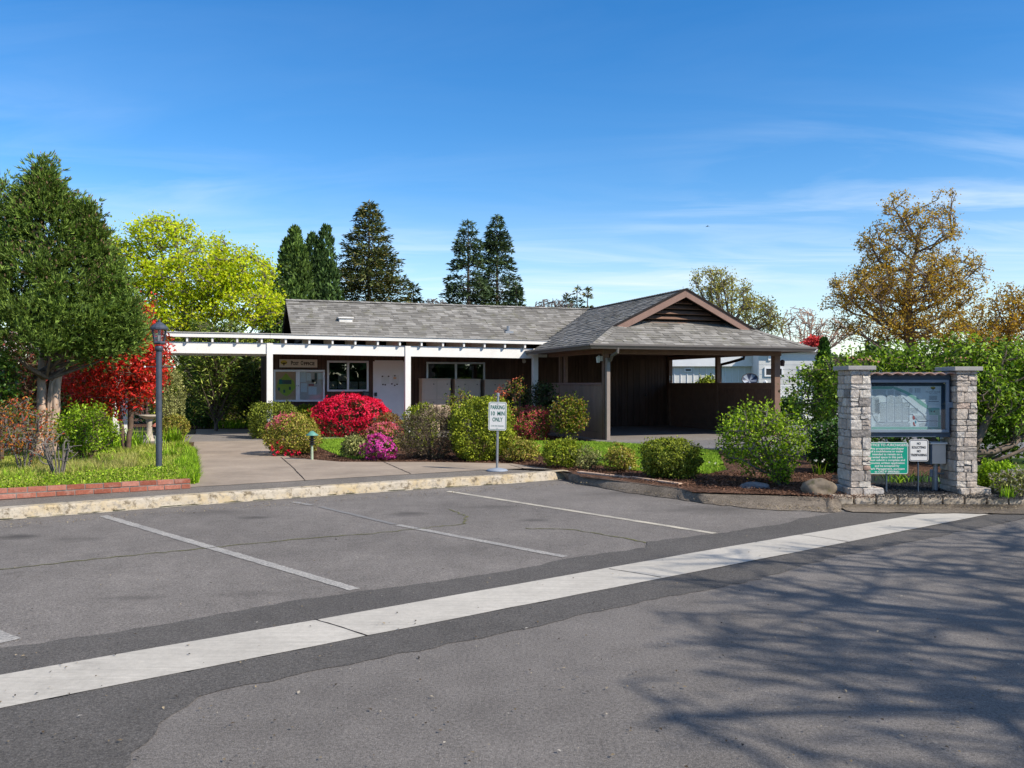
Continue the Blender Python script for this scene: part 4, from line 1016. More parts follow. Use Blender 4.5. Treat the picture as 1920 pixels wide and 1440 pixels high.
mpoly(q, [(1345,745),(1565,750),(1565,885),(1370,885)], 1); mpoly(q, [(205,1105),(1590,1105),(1590,1165),(205,1165)], 1); mpoly(q, [(205,405),(232,405),(232,1105),(205,1105)], 1); mpoly(q, [(1535,885),(1590,885),(1590,1105),(1535,1105)], 1); q.build('map_green_areas', M['map_green'], mp)
q = MB()
for pl in ([(280,560),(280,860),(330,970),(370,1015),(960,1015),(985,990),(985,720),(1000,680)], [(270,860),(400,860),(420,840),(420,670),(440,655),(550,655)], [(270,510),(540,510),(560,540),(560,1010)], [(705,560),(710,1010)], [(850,570),(852,1010)], [(880,560),(990,660),(1250,870),(1330,990),(1590,1000)], [(990,870),(1050,870),(1160,1000),(1330,1000)]): mline(q, pl, 15, 2)
q.build('map_roads', M['map_road'], mp)
q = MB(); rr = random.Random(4)
def lots(x0, x1, y0, y1, sx=19, sy=17):
    y = y0
    while y < y1:
        x = x0
        while x < x1: mline(q, [(x, y), (x+rr.uniform(6,11), y+rr.uniform(-4,4))], 4.5, 3); x += sx
        y += sy
for a in ((305,405,560,840),(345,410,600,840),(435,545,680,1000),(580,690,420,990),(725,835,430,990),(868,975,650,990),(1005,1150,760,850),(300,540,420,500),(350,1000,1040,1095),(1180,1330,1040,1095),(1375,1525,900,1090),(1090,1300,900,980),(330,400,900,990)): lots(*a)
for k in range(26): x = 760+k*21; mline(q, [(x, 450+k*17+20), (x+8, 450+k*17+26)], 4, 3)
for y in (395,415,435,455): mline(q, [(985,y),(1045,y)], 5, 3); mline(q, [(1125,y),(1200,y)], 5, 3); mline(q, [(1100,y),(1108,y)], 9, 3)
for y in range(530, 610, 16): mline(q, [(1365,y),(1515,y)], 5, 3)
mline(q, [(1355,632),(1545,632)], 8, 3); mline(q, [(410,1015),(520,1015)], 8, 3); mline(q, [(1180,1005),(1320,1005)], 8, 3); mpoly(q, [(1440,820),(1480,795),(1475,820),(1485,840)], 3); mpoly(q, [(1400,810),(1415,800),(1418,828),(1405,828)], 3)
q.build('map_markings', M['sign_navy'], mp)
q = MB(); mpoly(q, [(1055,890),(1085,905),(1100,950),(1070,975),(1050,940)], 3); mpoly(q, [(1060,1010),(1085,1020),(1095,1065),(1115,1080),(1095,1092),(1065,1070)], 3); q.build('map_buildings', M['map_red'], mp)
q = MB(); mpoly(q, [(1098,990),(1112,985),(1125,1010),(1120,1040),(1100,1035)], 3); q.build('map_pool', M['map_blue'], mp)
q = MB(); mpoly(q, [(1440+48*math.cos(a), 378+24*math.sin(a)) for a in [k*math.pi/8 for k in range(16)]], 2); q.build('emblem_disc', M['logo_yellow'], mp)
q = MB(); mpoly(q, [(1395,372),(1440,392),(1485,372),(1462,400),(1444,408),(1444,430),(1436,430),(1436,408),(1418,400)], 3); q.build('emblem_tree', M['logo_brown'], mp)
cx_, cz_ = mpt(1440, 455); text('FALCON WOOD', .020, (cx_, ym-.003, cz_), X1, UPZ, M['ink'], mp, width=.185)
cx_, cz_ = mpt(1440, 488); text('VILLAGE', .013, (cx_, ym-.003, cz_), X1, UPZ, M['sign_navy'], mp, width=.11)

# clay tile coping over the case
q = MB(); nt_ = 8; xs = np.linspace(4.50, 5.565, nt_*10+1); zc_ = zy(698, PY+.02)
rows = []
for yy, dzz in ((PY+.02, 0), (PY+.46, -.02)):
    rows.append([(x, yy, zc_-.022+dzz+.024*abs(math.sin((x-4.50)/(1.065)*math.pi*nt_))**.8) for x in xs])
n_ = len(xs); vs = rows[0]+rows[1]+[(x, y, z-.014) for x, y, z in rows[0]]+[(x, y, z-.014) for x, y, z in rows[1]]
fs = [(i, i+1, n_+i+1, n_+i) for i in range(n_-1)] + [(2*n_+i, 3*n_+i, 3*n_+i+1, 2*n_+i+1) for i in range(n_-1)] + [(i, 2*n_+i, 2*n_+i+1, i+1) for i in range(n_-1)]
q.add(vs, fs); q.build('tile_coping', M['clay'], t)
q = MB(); q.box(x0, yb+.0, z1, x1, yb+.28, z1+.015); q.build('case_top', M['case'], t)

# green notice sign
ys = PY+.10
t = thing('notice_sign', 'teal NOTICE TO PURCHASERS sign with white text below the map case', 'sign', (4.80, ys, .12))
sx0, sx1, sz0, sz1 = 4.462, xa(1703, ys), zy(889, ys), zy(829, ys); c = Vector(((sx0+sx1)/2, ys, (sz0+sz1)/2)); W, Hh = sx1-sx0, sz1-sz0
flat(plate(W, Hh, .03), c, X1, UPZ, -.003, .003, 'face', M['sign_teal'], t); ring(W-.006, Hh-.006, .028, .007, c, X1, UPZ, .001, 'border', M['sign_white'], t)
lines = ['NOTICE TO PURCHASERS', 'Any prospective purchaser', 'of a mobilehome or trailer', 'intended to remain on a', 'rented space in this park', 'must submit a complete and', 'accurate written application', 'and be accepted by', 'Park Management, pursuant', 'to ORS 91.890(4)(b)']
wd = [.95,.80,.77,.70,.74,.84,.83,.58,.83,.58]
for i, l in enumerate(lines):
    text(l, .036 if i else .042, c+UPZ*(Hh*(.405-.0905*i - (.015 if i else 0))), X1, UPZ, M['sign_white'], t, width=wd[i]*W, bold=.0008, z=.0015)
q = MB(); q.tube([(c.x, ys+.02, .10), (c.x, ys+.02, sz1+.04)], .011, 8); q.build('post', M['case'], t)
q = MB()
for s in (sz1-.02, sz0+.02): q.lathe([(0,-.004),(.008,-.003),(.008,.003),(0,.004)], (c.x, ys-.004, s), 8)
q.build('bolt', M['ink'], t)

ys = PY+.15; sx0, sx1, sz0, sz1 = xa(1704.5, ys), xa(1741, ys), zy(865, ys), zy(824, ys); c = Vector(((sx0+sx1)/2, ys, (sz0+sz1)/2)); W, Hh = sx1-sx0, sz1-sz0
t = thing('warning_sign', 'small white NO SOLICITING NO TRESPASSING sign with a dark border', 'sign', (c.x, ys, .12))
flat(plate(W, Hh, .03), c, X1, UPZ, -.003, .003, 'face', M['sign_white'], t); ring(W-.012, Hh-.012, .026, .008, c, X1, UPZ, .001, 'border', M['sign_navy'], t)
for i, (l, w_) in enumerate((('NO',.19), ('SOLICITING',.72), ('NO',.19), ('TRESPASSING',.84))): text(l, .043, c+UPZ*(Hh*(.31-.175*i)), X1, UPZ, M['ink'], t, width=w_*W, bold=.0012, z=.0015)
q = MB(); q.tube([(c.x, ys+.02, .10), (c.x, ys+.02, sz1+.02)], .009, 8); q.build('post', M['case'], t)
# tan cabinet, conduit box
yc = PY+.20; t = thing('utility_cabinet', 'grey-tan utility cabinet mounted beside the NO SOLICITING sign', 'utility box', (xa(1760, yc), yc, .12))
cx0, cx1 = xa(1748, yc), xa(1774, yc)
q = MB(); q.box(cx0, yc, zy(870, yc), cx1, yc+.16, zy(833, yc)); q.build('cabinet', M['sign_beige'], t, bevel=.008)
q = MB(); q.box(cx0-.02, yc+.005, zy(871, yc), cx0, yc+.16, zy(832, yc)); q.build('side', M['case'], t)
q = MB(); q.box(cx0-.03, yc-.02, zy(833, yc), cx1+.015, yc+.17, zy(829.5, yc)); q.build('hood', M['white_old'], t, bevel=.006)
q = MB(); q.tube([(cx0+.08, yc+.08, .1), (cx0+.08, yc+.08, zy(870, yc))], .03, 8); q.build('post', M['galv'], t)
yc = PY+.30; t = thing('conduit_box', 'small grey electrical box with a pipe low beside the stone pillar', 'utility box', (xa(1752, yc), yc, .12))
q = MB(); q.box(xa(1747, yc), yc, zy(895, yc), xa(1757, yc), yc+.06, zy(881, yc)); q.build('box', M['disc'], t, bevel=.005)
q = MB(); q.tube([(xa(1757, yc), yc+.03, zy(888, yc)), (xa(1777, yc), yc+.03, zy(889, yc))], .014, 8); q.tube([(xa(1752, yc), yc+.03, .1), (xa(1752, yc), yc+.03, zy(895, yc))], .014, 8); q.build('pipe', M['galv'], t)

# edging blocks under the pillar bed
def block_mat(): return pmat('edging_block', (.56,.49,.40), .92, .28, 14, .9, 45, island=.22, spec=.15)
M['block'] = block_mat(); rr = random.Random(12)
xs = [1560+k*41.5 for k in range(14)]
for k in range(13):
    a, b_ = g(xs[k]+1, 943, .03), g(xs[k+1]-1.5, 943, .03)
    y0 = 10.52 + (k-3)*(.0); a.y = b_.y = y0; q = MB(); x0_, x1_ = (xs[k]+1-960)/F*y0, (xs[k+1]-1.5-960)/F*y0
    stone_block(q, ((x0_+x1_)/2, y0+.07, .068), ((x1_-x0_)/2, .075, .058), rr)
    o = q.build('edging_block', M['block'], group='stone edging blocks along the pillar bed', loc=((x0_+x1_)/2, y0+.07, 0), bevel=.006)
    tag(o, 'tan split-face edging block in the row bordering the black gravel bed', 'edging block')
# boulders
def boulder(px, py, w, h, lab, seed, mat='rock', d=None):
    b = g(px, py, .06); k = F/b.y; rx_, rz_ = w/2/k, h/k*.62; rr = random.Random(seed)
    n1_, n2_ = 26, 16; Vv = []; Fc = []
    ph = [rr.uniform(0, 6.28) for _ in range(9)]
    for j in range(n2_+1):
        th = math.pi*j/n2_
        for i in range(n1_):
            a = 2*math.pi*i/n1_; x, y, z = math.sin(th)*math.cos(a), math.sin(th)*math.sin(a), math.cos(th)
            s = 1+.09*math.sin(2.3*x+3*y+ph[0])+.07*math.sin(4*z+3*x+ph[1])+.05*math.sin(6*y+5*z+ph[2])+.025*math.sin(11*x+9*z+ph[3])
            q_ = 1/max(1e-6, (abs(x)**2.8+abs(y)**2.8+abs(z)**2.8)**(1/2.8)); s *= q_
            Vv.append((b.x+x*s*rx_, b.y+rx_*.7+y*s*rx_*.8, b.z+rz_*.62+z*s*rz_))
        Fc += []
    for j in range(n2_):
        for i in range(n1_): Fc.append((j*n1_+i, (j+1)*n1_+i, (j+1)*n1_+(i+1)%n1_, j*n1_+(i+1)%n1_))
    q = MB(); q.add(Vv, Fc); return q.build('boulder', M[mat], smooth=True, label=lab, cat='rock', loc=(b.x, b.y+rx_*.7, .06))
M['rock'] = pmat('boulder_rock', (.19,.155,.115), .92, .4, 9, 1., 22, dirt=(.12,.115,.05), spec=.2)
M['rock_grey'] = pmat('boulder_grey', (.16,.17,.18), .92, .35, 8, .9, 25, spec=.2); M['rock_tan'] = pmat('rock_tan', (.48,.33,.18), .9, .3, 20, .5, 40)
boulder(1542, 936, 56, 33, 'rounded brown boulder with a mossy edge beside the stone pillar', 3)
boulder(1421, 924, 52, 18, 'low flat grey rock half buried at the mulch edge', 5, 'rock_grey')
boulder(1505, 933, 13, 8, 'small orange-tan stone next to the rounded boulder', 8, 'rock_tan')
# timber edging along the mulch
te = [g(1081,889,.10), g(1180,899,.10), g(1272,911,.10)]; q = MB()
for a, b_ in zip(te, te[1:]):
    tt = (b_-a).normalized(); n2v = Vector((-tt.y, tt.x, 0)); 
    q.add([a+UPZ*-.05, b_+UPZ*-.05, b_+n2v*.09-UPZ*.05, a+n2v*.09-UPZ*.05, a+UPZ*.045, b_+UPZ*.035, b_+n2v*.09+UPZ*.035, a+n2v*.09+UPZ*.045], [(0,3,2,1),(4,5,6,7),(0,1,5,4),(1,2,6,5),(2,3,7,6),(3,0,4,7)])
tag(q.build('timber_edging', M['bark_pale'], bevel=.01), 'weathered timber edging between the car park and the mulch bed', 'edging')

# ================================================================ neighbours
def pb(px, y): return (px-960)/F*y
Y = 40.
nb = thing('white_mobile_home', 'long white panelled mobile home behind the carport', 'house', (11, Y, .1))
q = MB(); zt1 = zy(662, Y); zt2 = zy(687, Y)
q.box(pb(1180,Y), Y, .05, pb(1408,Y), Y+5, zt2); q.build('panel_wall', M['house_grey'], nb)
q = MB(); q.box(pb(1175,Y), Y-.25, zt2, pb(1409,Y)-.01, Y+5, zy(668,Y)); q.build('roof_band', M['house_white'], nb)
q = MB()
x = pb(1180,Y)
while x < pb(1408,Y): q.box(x, Y-.03, .1, x+.03, Y-.001, zt2); x += .30
q.build('batten', M['house_white'], nb)
q = MB(); q.box(pb(1408,Y), Y-1.2, .05, pb(1533,Y), Y+5, zt1); q.build('front_wall', M['house_white'], nb)
q = MB(); q.box(pb(1400,Y), Y-1.45, zt1, pb(1537,Y), Y+5.2, zt1+.12); q.build('roof', M['house_white'], nb)
q = MB()
for zq in np.arange(.4, zt1-.1, .22): q.box(pb(1409,Y), Y-1.212, zq, pb(1532,Y), Y-1.2, zq+.2)
q.build('siding', M['house_grey'], nb)
yw = Y-1.22
for (x0_, x1_, y0_, y1_) in ((1433,1468,688.5,706), (1498,1512,690,708), (1513,1532,692,708), (1440,1446,665,676)):
    q = MB(); a, b_, c_, d_ = pb(x0_,yw), pb(x1_,yw), zy(y1_,yw), zy(y0_,yw); w_ = .07
    q.box(a, yw-.05, c_, b_, yw, c_+w_); q.box(a, yw-.05, d_-w_, b_, yw, d_); q.box(a, yw-.05, c_+w_, a+w_, yw, d_-w_); q.box(b_-w_, yw-.05, c_+w_, b_, yw, d_-w_); fr = q.build('window', M['vinyl'], nb)
    q = MB(); q.box(a+w_, yw-.02, c_+w_, b_-w_, yw-.01, d_-w_); q.build('pane', M['ink'], fr)
q = MB(); a, b_, c_, d_ = pb(1283,Y), pb(1297,Y), zy(697,Y), zy(690.5,Y); q.box(a, Y-.06, c_, b_, Y-.001, d_); fr = q.build('window', M['vinyl'], nb); q = MB(); q.box(a+.05, Y-.07, c_+.04, b_-.05, Y-.06, d_-.04); q.build('pane', M['ink'], fr)

# second neighbour showing through the tall shrub
Y = 34.; n2_ = thing('tiled_house', 'white house with an orange tile roof edge seen through the tall shrub', 'house', (21, Y, .1))
q = MB(); q.box(pb(1640,Y), Y, .05, pb(2150,Y), Y+6, zy(680,Y)); q.build('wall', M['house_white'], n2_)
q = MB(); q.add([(pb(1630,Y),Y-.5,zy(680,Y)),(pb(2170,Y),Y-.5,zy(680,Y)),(pb(2170,Y),Y+3,zy(664,Y)),(pb(1630,Y),Y+3,zy(664,Y)),(pb(1630,Y),Y+6.5,zy(680,Y)),(pb(2170,Y),Y+6.5,zy(680,Y))], [(0,1,2,3),(3,2,5,4),(0,3,4),(1,5,2),(0,4,5,1)]); q.build('roof', M['red_leafroof'], n2_)
for x_ in (1700, 1790, 1880): q = MB(); q.box(pb(x_,Y), Y-.05, zy(720,Y), pb(x_+35,Y), Y-.001, zy(695,Y)); q.build('window', M['ink'], n2_)

# lattice-top vinyl fence
fy = 33.; t = thing('vinyl_fence', 'white vinyl privacy fence with a lattice top beyond the carport', 'fence', (pb(1500,fy), fy, .12))
fz0, fz1, fz2 = .12, zy(742,fy), zy(722,fy)
for x_ in (1435, 1507, 1578, 1650): q = MB(); q.box(pb(x_,fy)-.06, fy-.06, .1, pb(x_,fy)+.06, fy+.06, zy(717,fy)); q.lathe([(.085,0),(.085,.03),(.0,.09)], (pb(x_,fy), fy, zy(717,fy)), 4); q.build('post', M['vinyl'], t)
q = MB(); x_ = pb(1436,fy)
while x_ < pb(1650,fy): q.box(x_, fy-.012, fz0, x_+.15, fy+.012, fz1-.04); x_ += .153
q.build('panel', M['vinyl'], t)
q = MB(); q.box(pb(1436,fy), fy-.03, fz1-.05, pb(1650,fy), fy+.03, fz1+.01); q.box(pb(1436,fy), fy-.03, fz2-.05, pb(1650,fy), fy+.03, fz2); q.build('rail', M['vinyl'], t)
q = MB(); x_ = pb(1430,fy); hh = fz2-.05-fz1
while x_ < pb(1650,fy):
    for s, o_ in ((1, -.008), (-1, .008)):
        x2_ = x_+s*hh; q.add([(x_-.02,fy+o_-.005,fz1),(x_+.02,fy+o_-.005,fz1),(x2_+.02,fy+o_-.005,fz2-.05),(x2_-.02,fy+o_-.005,fz2-.05)], [(0,1,2,3)])
    x_ += .14
q.build('lattice', M['vinyl'], t)
# striped papasan-like dish and white planters seen over the carport wall
yd = 31.; cc = Vector((pb(1405,yd), yd, zy(714,yd))); t = thing('garden_chair', 'round garden chair with blue and white striped cushion seen over the carport wall', 'chair', (cc.x, cc.y, .12))
q = MB(); nseg = 20; A_ = Vector((1,0,.1)).normalized(); B_ = Vector((0,.5,.86)).normalized(); vs = [cc]; 
for j in (1, 2, 3):
    for k in range(nseg): a = 2*math.pi*k/nseg; vs.append(cc + A_*(math.cos(a)*.095*j) + B_*(math.sin(a)*.075*j) - A_.cross(B_)*(-.035*j*j*.4))
fs = [(0, 1+k, 1+(k+1)%nseg) for k in range(nseg)] + [(1+j*nseg+k, 1+(j+1)*nseg+k, 1+(j+1)*nseg+(k+1)%nseg, 1+j*nseg+(k+1)%nseg) for j in (0, 1) for k in range(nseg)]
q.add(vs, fs); 
for i in range(len(q.m)): q.m[i] = (i//2) % 2
q.build('cushion', [M['sign_navy'], M['disc']], t, smooth=True)
q = MB(); rp = [cc + A_*(math.cos(a)*.29) + B_*(math.sin(a)*.235)+A_.cross(B_)*.12 for a in [2*math.pi*k/20 for k in range(21)]]; q.tube(rp, .018, 6, cap=False); q.build('rim', M['ink'], t)
q = MB(); q.tube([cc-UPZ*.2, Vector((cc.x, cc.y, .12))], .03, 6); q.build('stand', M['ink'], t)

# bird
bp = P(1327, 424, 40); t = MB()
t.add([bp+Vector(p) for p in ((-.02,0,.02),(.0,0,.035),(.10,0,-.035),(.02,0,-.005),(-.11,0,-.03),(-.02,.12,.0),(0,-.10,.01),(.0,0,-.025))], [(0,1,6),(1,2,3),(0,4,7),(0,5,1),(7,3,5),(6,3,7),(6,7,0),(3,1,6),(5,7,0),(5,3,1)])
tag(t.build('bird', M['ink']), 'small dark bird flying above the carport roof', 'bird')
# ================================================================ vegetation
def unit(a): return a/np.maximum(1e-9, np.linalg.norm(a, axis=-1, keepdims=True))
def leafquads(Pp, D, Nn, L, W):
    """diamond leaves: P base, D axis, Nn rough normal; returns verts, faces"""
    S = unit(np.cross(D, Nn)); Up = np.cross(S, D); n = len(Pp)
    L = np.broadcast_to(np.asarray(L, float), (n,))[:, None]; W = np.broadcast_to(np.asarray(W, float), (n,))[:, None]
    Vv = np.stack([Pp, Pp + D*L*.5 + S*W*.5 + Up*W*.12, Pp + D*L - Up*L*.12, Pp + D*L*.5 - S*W*.5 + Up*W*.12], 1).reshape(-1, 3)
    return Vv, np.arange(4*n).reshape(n, 4)
def add_leaves(name, Pp, D, Nn, L, W, mat, parent, **kw):
    Vv, Fc = leafquads(Pp, D, Nn, L, W); return npmesh(name, Vv, Fc, mat, parent, **kw)
def rdir(rg, n): return unit(rg.normal(size=(n, 3)))

# ---- clipped and rounded shrubs
def shrub(name, label, x0, x1, yt, yb, leaf, n=9000, L=.035, W=.02, p=2.4, dep=None, seed=1, cat='shrub', flowers=None, lump=.10, shell=.22, z=Z1, stems='twig', skirt=.10, open_=0., group=None, depth=None, dd=None):
    rg = np.random.default_rng(seed); b = g((x0+x1)/2, yb, z)
    if dd is not None: b = Vector((((x0+x1)/2-960)/F*dd, dd, z))
    k = F/b.y; w = (x1-x0)/k
    ry = (w*.5 if dep is None else dep); cy = b.y + ry*.9; k2 = F/cy; w = (x1-x0)/k2; rx = w/2
    ztop = H + (720-yt)/k2; hgt = ztop - z; cz = z + hgt*.46; rzu = ztop-cz; rzd = (cz-z)*1.02
    cx = ((x0+x1)/2-960)/F*cy
    t = thing(name, label, cat, (cx, cy, z), group)
    per = 11; nc_ = max(60, n//per); dc = rdir(rg, int(nc_*1.3)); dc = dc[dc[:, 2] > -.9][:nc_]; nc_ = len(dc)
    dep_c = rg.random(nc_)**1.6; d = unit(np.repeat(dc, per, 0) + rg.normal(0, .062, (nc_*per, 3))); cd = np.repeat(dep_c, per); n = len(d)
    q = 1/np.power(np.abs(d)**p @ np.ones(3), 1/p)
    ph = rg.uniform(0, 6.28, 8)
    lm = 1 + lump*(np.sin(4*d[:,0]+3*d[:,2]+ph[0])*.5 + np.sin(7*d[:,1]-5*d[:,0]+ph[1])*.4 + np.sin(9*d[:,2]+8*d[:,0]+ph[2])*.35 + np.sin(15*d[:,0]+13*d[:,1]+ph[3])*.3)
    rr_ = q*lm*(1.03 - (shell+.06)*cd - .10*rg.random(n)**2 + rg.normal(0, .016, n) + (np.repeat(rg.random(nc_) < .10, per))*.13*rg.random(n))
    rz = np.where(d[:,2] > 0, rzu, rzd)
    Pp = np.stack([cx + d[:,0]*rr_*rx, cy + d[:,1]*rr_*ry, cz + d[:,2]*rr_*rz], 1)
    low = Pp[:,2] < z + .02; Pp[low, 2] = z + .02 + rg.random(low.sum())*skirt
    nr = unit(np.stack([d[:,0]/rx, d[:,1]/ry, d[:,2]/rz], 1))
    D = unit(nr*.6 + rdir(rg, n)*.9 + np.array([0,0,.25])); Nn = unit(nr*.8 + rdir(rg, n)*.7 + np.array([0,0,.3]))
    ls = rg.uniform(.55, 1.45, n)
    if flowers:
        fm, frac, mode, fl = flowers
        zz = (Pp[:,2]-z)/hgt
        if mode == 'top': pr = np.clip((zz-.45)*2.2, 0, 1)**1.2
        elif mode == 'low': pr = np.clip((.34-zz)*4, 0, 1)*np.clip((d[:,0]*1.2+.55), .15, 1)*(d[:,1] < .3)
        elif mode == 'topleft': pr = np.clip((zz-.62)*3, 0, 1)*np.clip(-d[:,0]*1.6+.25, 0, 1)
        elif mode == 'mostly': pr = np.clip(.30+zz*1.2, 0, 1)*np.clip(1.0-.55*(np.sin(5*d[:,0]+ph[4])*np.sin(6*d[:,2]+ph[5]) > .25)*(zz < .6), 0, 1)
        else: pr = np.full(n, 1.)
        isf = (rg.random(n) < frac*pr) & (rr_ > q*lm*(1-shell*.45))
    else: isf = np.zeros(n, bool)
    a = ~isf
    add_leaves('foliage', Pp[a], D[a], Nn[a], L*ls[a], W*ls[a], leaf, t)
    if isf.any():
        # each bloom: three crossed petals
        Fp = Pp[isf] + nr[isf]*.012; m = len(Fp); Pf = np.repeat(Fp, 3, 0); Df = unit(rdir(rg, m*3) + np.repeat(nr[isf], 3, 0)*.7); Nf = unit(np.repeat(nr[isf], 3, 0) + rdir(rg, m*3)*.4)
        o = add_leaves('blossoms', Pf, Df, Nf, fl, fl*.75, fm, t); tag(o, kind='stuff')
    # a few stems inside
    q_ = MB()
    for i in range(9):
        a_ = rg.uniform(0, 6.28); e = Vector((cx+math.cos(a_)*rx*.6, cy+math.sin(a_)*ry*.6, cz+rzu*.3)); s = Vector((cx+math.cos(a_)*.05, cy+math.sin(a_)*.05, z-.02))
        q_.tube([s, s.lerp(e, .5)+Vector((0,0,.05)), e], [.014,.010,.005], 5)
    q_.build('stems', M[stems], t)
    return t

# ---- branching trees
def env_sample(rg, env, n, shell=0.):
    w = np.array([e[6] if len(e) > 6 else e[3]*e[4]*e[5] for e in env], float); idx = rg.choice(len(env), n, p=w/w.sum())
    E = np.array([e[:6] for e in env])[idx]; d = rdir(rg, n); r = (shell + (1-shell)*rg.random(n))**(1/2.2)
    return E[:, :3] + d*E[:, 3:6]*r[:, None]
def grow(base, trunk, env, counts, seed, r0, rtip=.006, wob=.12, up=.25, trunks=None, steps=(6,5,4), shells=(.3,.2,.15)):
    rg = np.random.default_rng(seed); NP = []; PR = []
    def add(p, par): NP.append(np.array(p, float)); PR.append(par); return len(NP)-1
    starts = []
    for tk in (trunks or [trunk]):
        par = add(base if not trunks else tk[0], -1); pts = [base]+list(trunk) if not trunks else tk
        for a, b in zip(pts, pts[1:]):
            a, b = np.array(a, float), np.array(b, float); m = 5
            for j in range(1, m+1): par = add(a+(b-a)*j/m + rg.normal(0, .012*np.linalg.norm(b-a), 3)*(j < m), par); starts.append(par)
    tips = []; lastk = len(counts)-1
    for lv, n in enumerate(counts):
        T = env_sample(rg, env, n, shells[min(lv, 2)])
        if lv == 0: T = T[np.argsort(-T[:,2])]
        A = np.array(NP); allow = np.array(starts) if lv == 0 else np.arange(len(A))
        if lv > 0: order = rg.permutation(n)
        else: order = range(n)
        for i in order:
            t = T[i]; Q = np.array(NP)[allow] if lv < 2 and False else A[allow]
            dv = t-Q; dist = np.linalg.norm(dv, axis=1)
            cost = dist + np.maximum(0, Q[:,2]-t[2]+.0*dist)*(1.6 if lv == 0 else .8) + (np.abs(dist*0.0))
            if lv == 0: cost = dist*.6 + np.abs((t[2]-Q[:,2]) - .55*np.linalg.norm(dv[:, :2], axis=1))*1.1
            j = int(allow[int(np.argmin(cost))]); p0 = np.array(NP[j]); L = np.linalg.norm(t-p0)
            if L < .02: continue
            m = steps[min(lv, len(steps)-1)]; par = j
            sag = np.array([0,0,1.])*L*up*(1 if lv == 0 else .4); side = rg.normal(0, wob*L*.5, 3)
            for s in range(1, m+1):
                f = s/m; pnt = p0+(t-p0)*f + (sag*.0+side)*math.sin(math.pi*f) - np.array([0,0,1.])*math.sin(math.pi*f)*L*up*.35*(1 if lv == 0 else 0) + rg.normal(0, wob*L*.12, 3)*(s < m)
                par = add(pnt, par)
                if lv == lastk and s >= m-1: tips.append(par)
            if lv < lastk: tips.append(par)
    NP = np.array(NP); PR = np.array(PR); cnt = np.ones(len(NP))
    for i in range(len(NP)-1, -1, -1):
        if PR[i] >= 0: cnt[PR[i]] += cnt[i]
    rad = rtip + (r0-rtip)*(cnt/cnt.max())**.52
    seg = np.where(PR >= 0)[0]; A = NP[PR[seg]]; Bq = NP[seg]; ra = np.minimum(rad[PR[seg]], rad[seg]*1.35); rb = rad[seg]
    return NP, PR, rad, (A, Bq, ra, rb), np.array(tips)
def segmesh(name, seg, mat, parent, k=6, sel=None):
    A, Bq, ra, rb = seg
    if sel is not None: A, Bq, ra, rb = A[sel], Bq[sel], ra[sel], rb[sel]
    D = unit(Bq-A); ref = np.where(np.abs(D[:, 2:3]) < .9, np.array([[0,0,1.]]), np.array([[1.,0,0]])); X = unit(np.cross(D, ref)); Y = np.cross(D, X); n = len(A)
    an = np.arange(k)*2*np.pi/k; ring = X[:, None]*np.cos(an)[None, :, None] + Y[:, None]*np.sin(an)[None, :, None]
    Vv = np.concatenate([(A-D*ra[:,None]*.2)[:, None]+ring*ra[:, None, None], (Bq+D*rb[:,None]*.2)[:, None]+ring*rb[:, None, None]], 1).reshape(-1, 3)
    base = np.arange(n)[:, None]*2*k; i = np.arange(k)[None]; j = (i+1) % k
    Fc = np.stack([base+i, base+i+k, base+j+k, base+j], 2).reshape(-1, 4)
    return npmesh(name, Vv, Fc, mat, parent, smooth=True)
def tree(name, label, base, trunk, env, counts, leaf, nl, L, W, sig, seed, r0, bark='bark', rtip=.008, cat='tree', group=None, up=.25, wob=.12, trunks=None, upb=.2, crown='crown', thick=.03, droop=0., steps=(6,5,4), extra=None):
    t = thing(name, label, cat, tuple(base), group)
    NP, PR, rad, seg, tips = grow(base, trunk, env, counts, seed, r0, rtip, wob, up, trunks, steps)
    th = seg[3] > thick*r0 if r0 > 0 else None
    big = seg[3] > r0*.42
    if leaf is None and cat == 'shrub': segmesh('stems', seg, M[bark], t, 6); return t
    segmesh('trunk', seg, M[bark], t, 10, big); segmesh('limbs', seg, M[bark], t, 5, ~big)
    if leaf is None: return t
    rg = np.random.default_rng(seed+99); m = len(tips)
    Pp = np.repeat(NP[tips], nl, 0) + rg.normal(0, sig, (m*nl, 3)); n = len(Pp)
    D = unit(rdir(rg, n) + np.array([0, 0, upb-droop])); Nn = unit(rdir(rg, n)*.8 + np.array([0, 0, .8])); s = rg.uniform(.6, 1.35, n)
    add_leaves(crown, Pp, D, Nn, L*s, W*s, leaf, t)
    if extra:
        em, frac, eL = extra; sel = rg.random(n) < frac; o_ = add_leaves('new_shoots', Pp[sel]+np.array([0,0,.05]), unit(D[sel]+np.array([0,0,.8])), Nn[sel], eL, eL*.55, em, t); o_['kind'] = 'stuff'
    return t

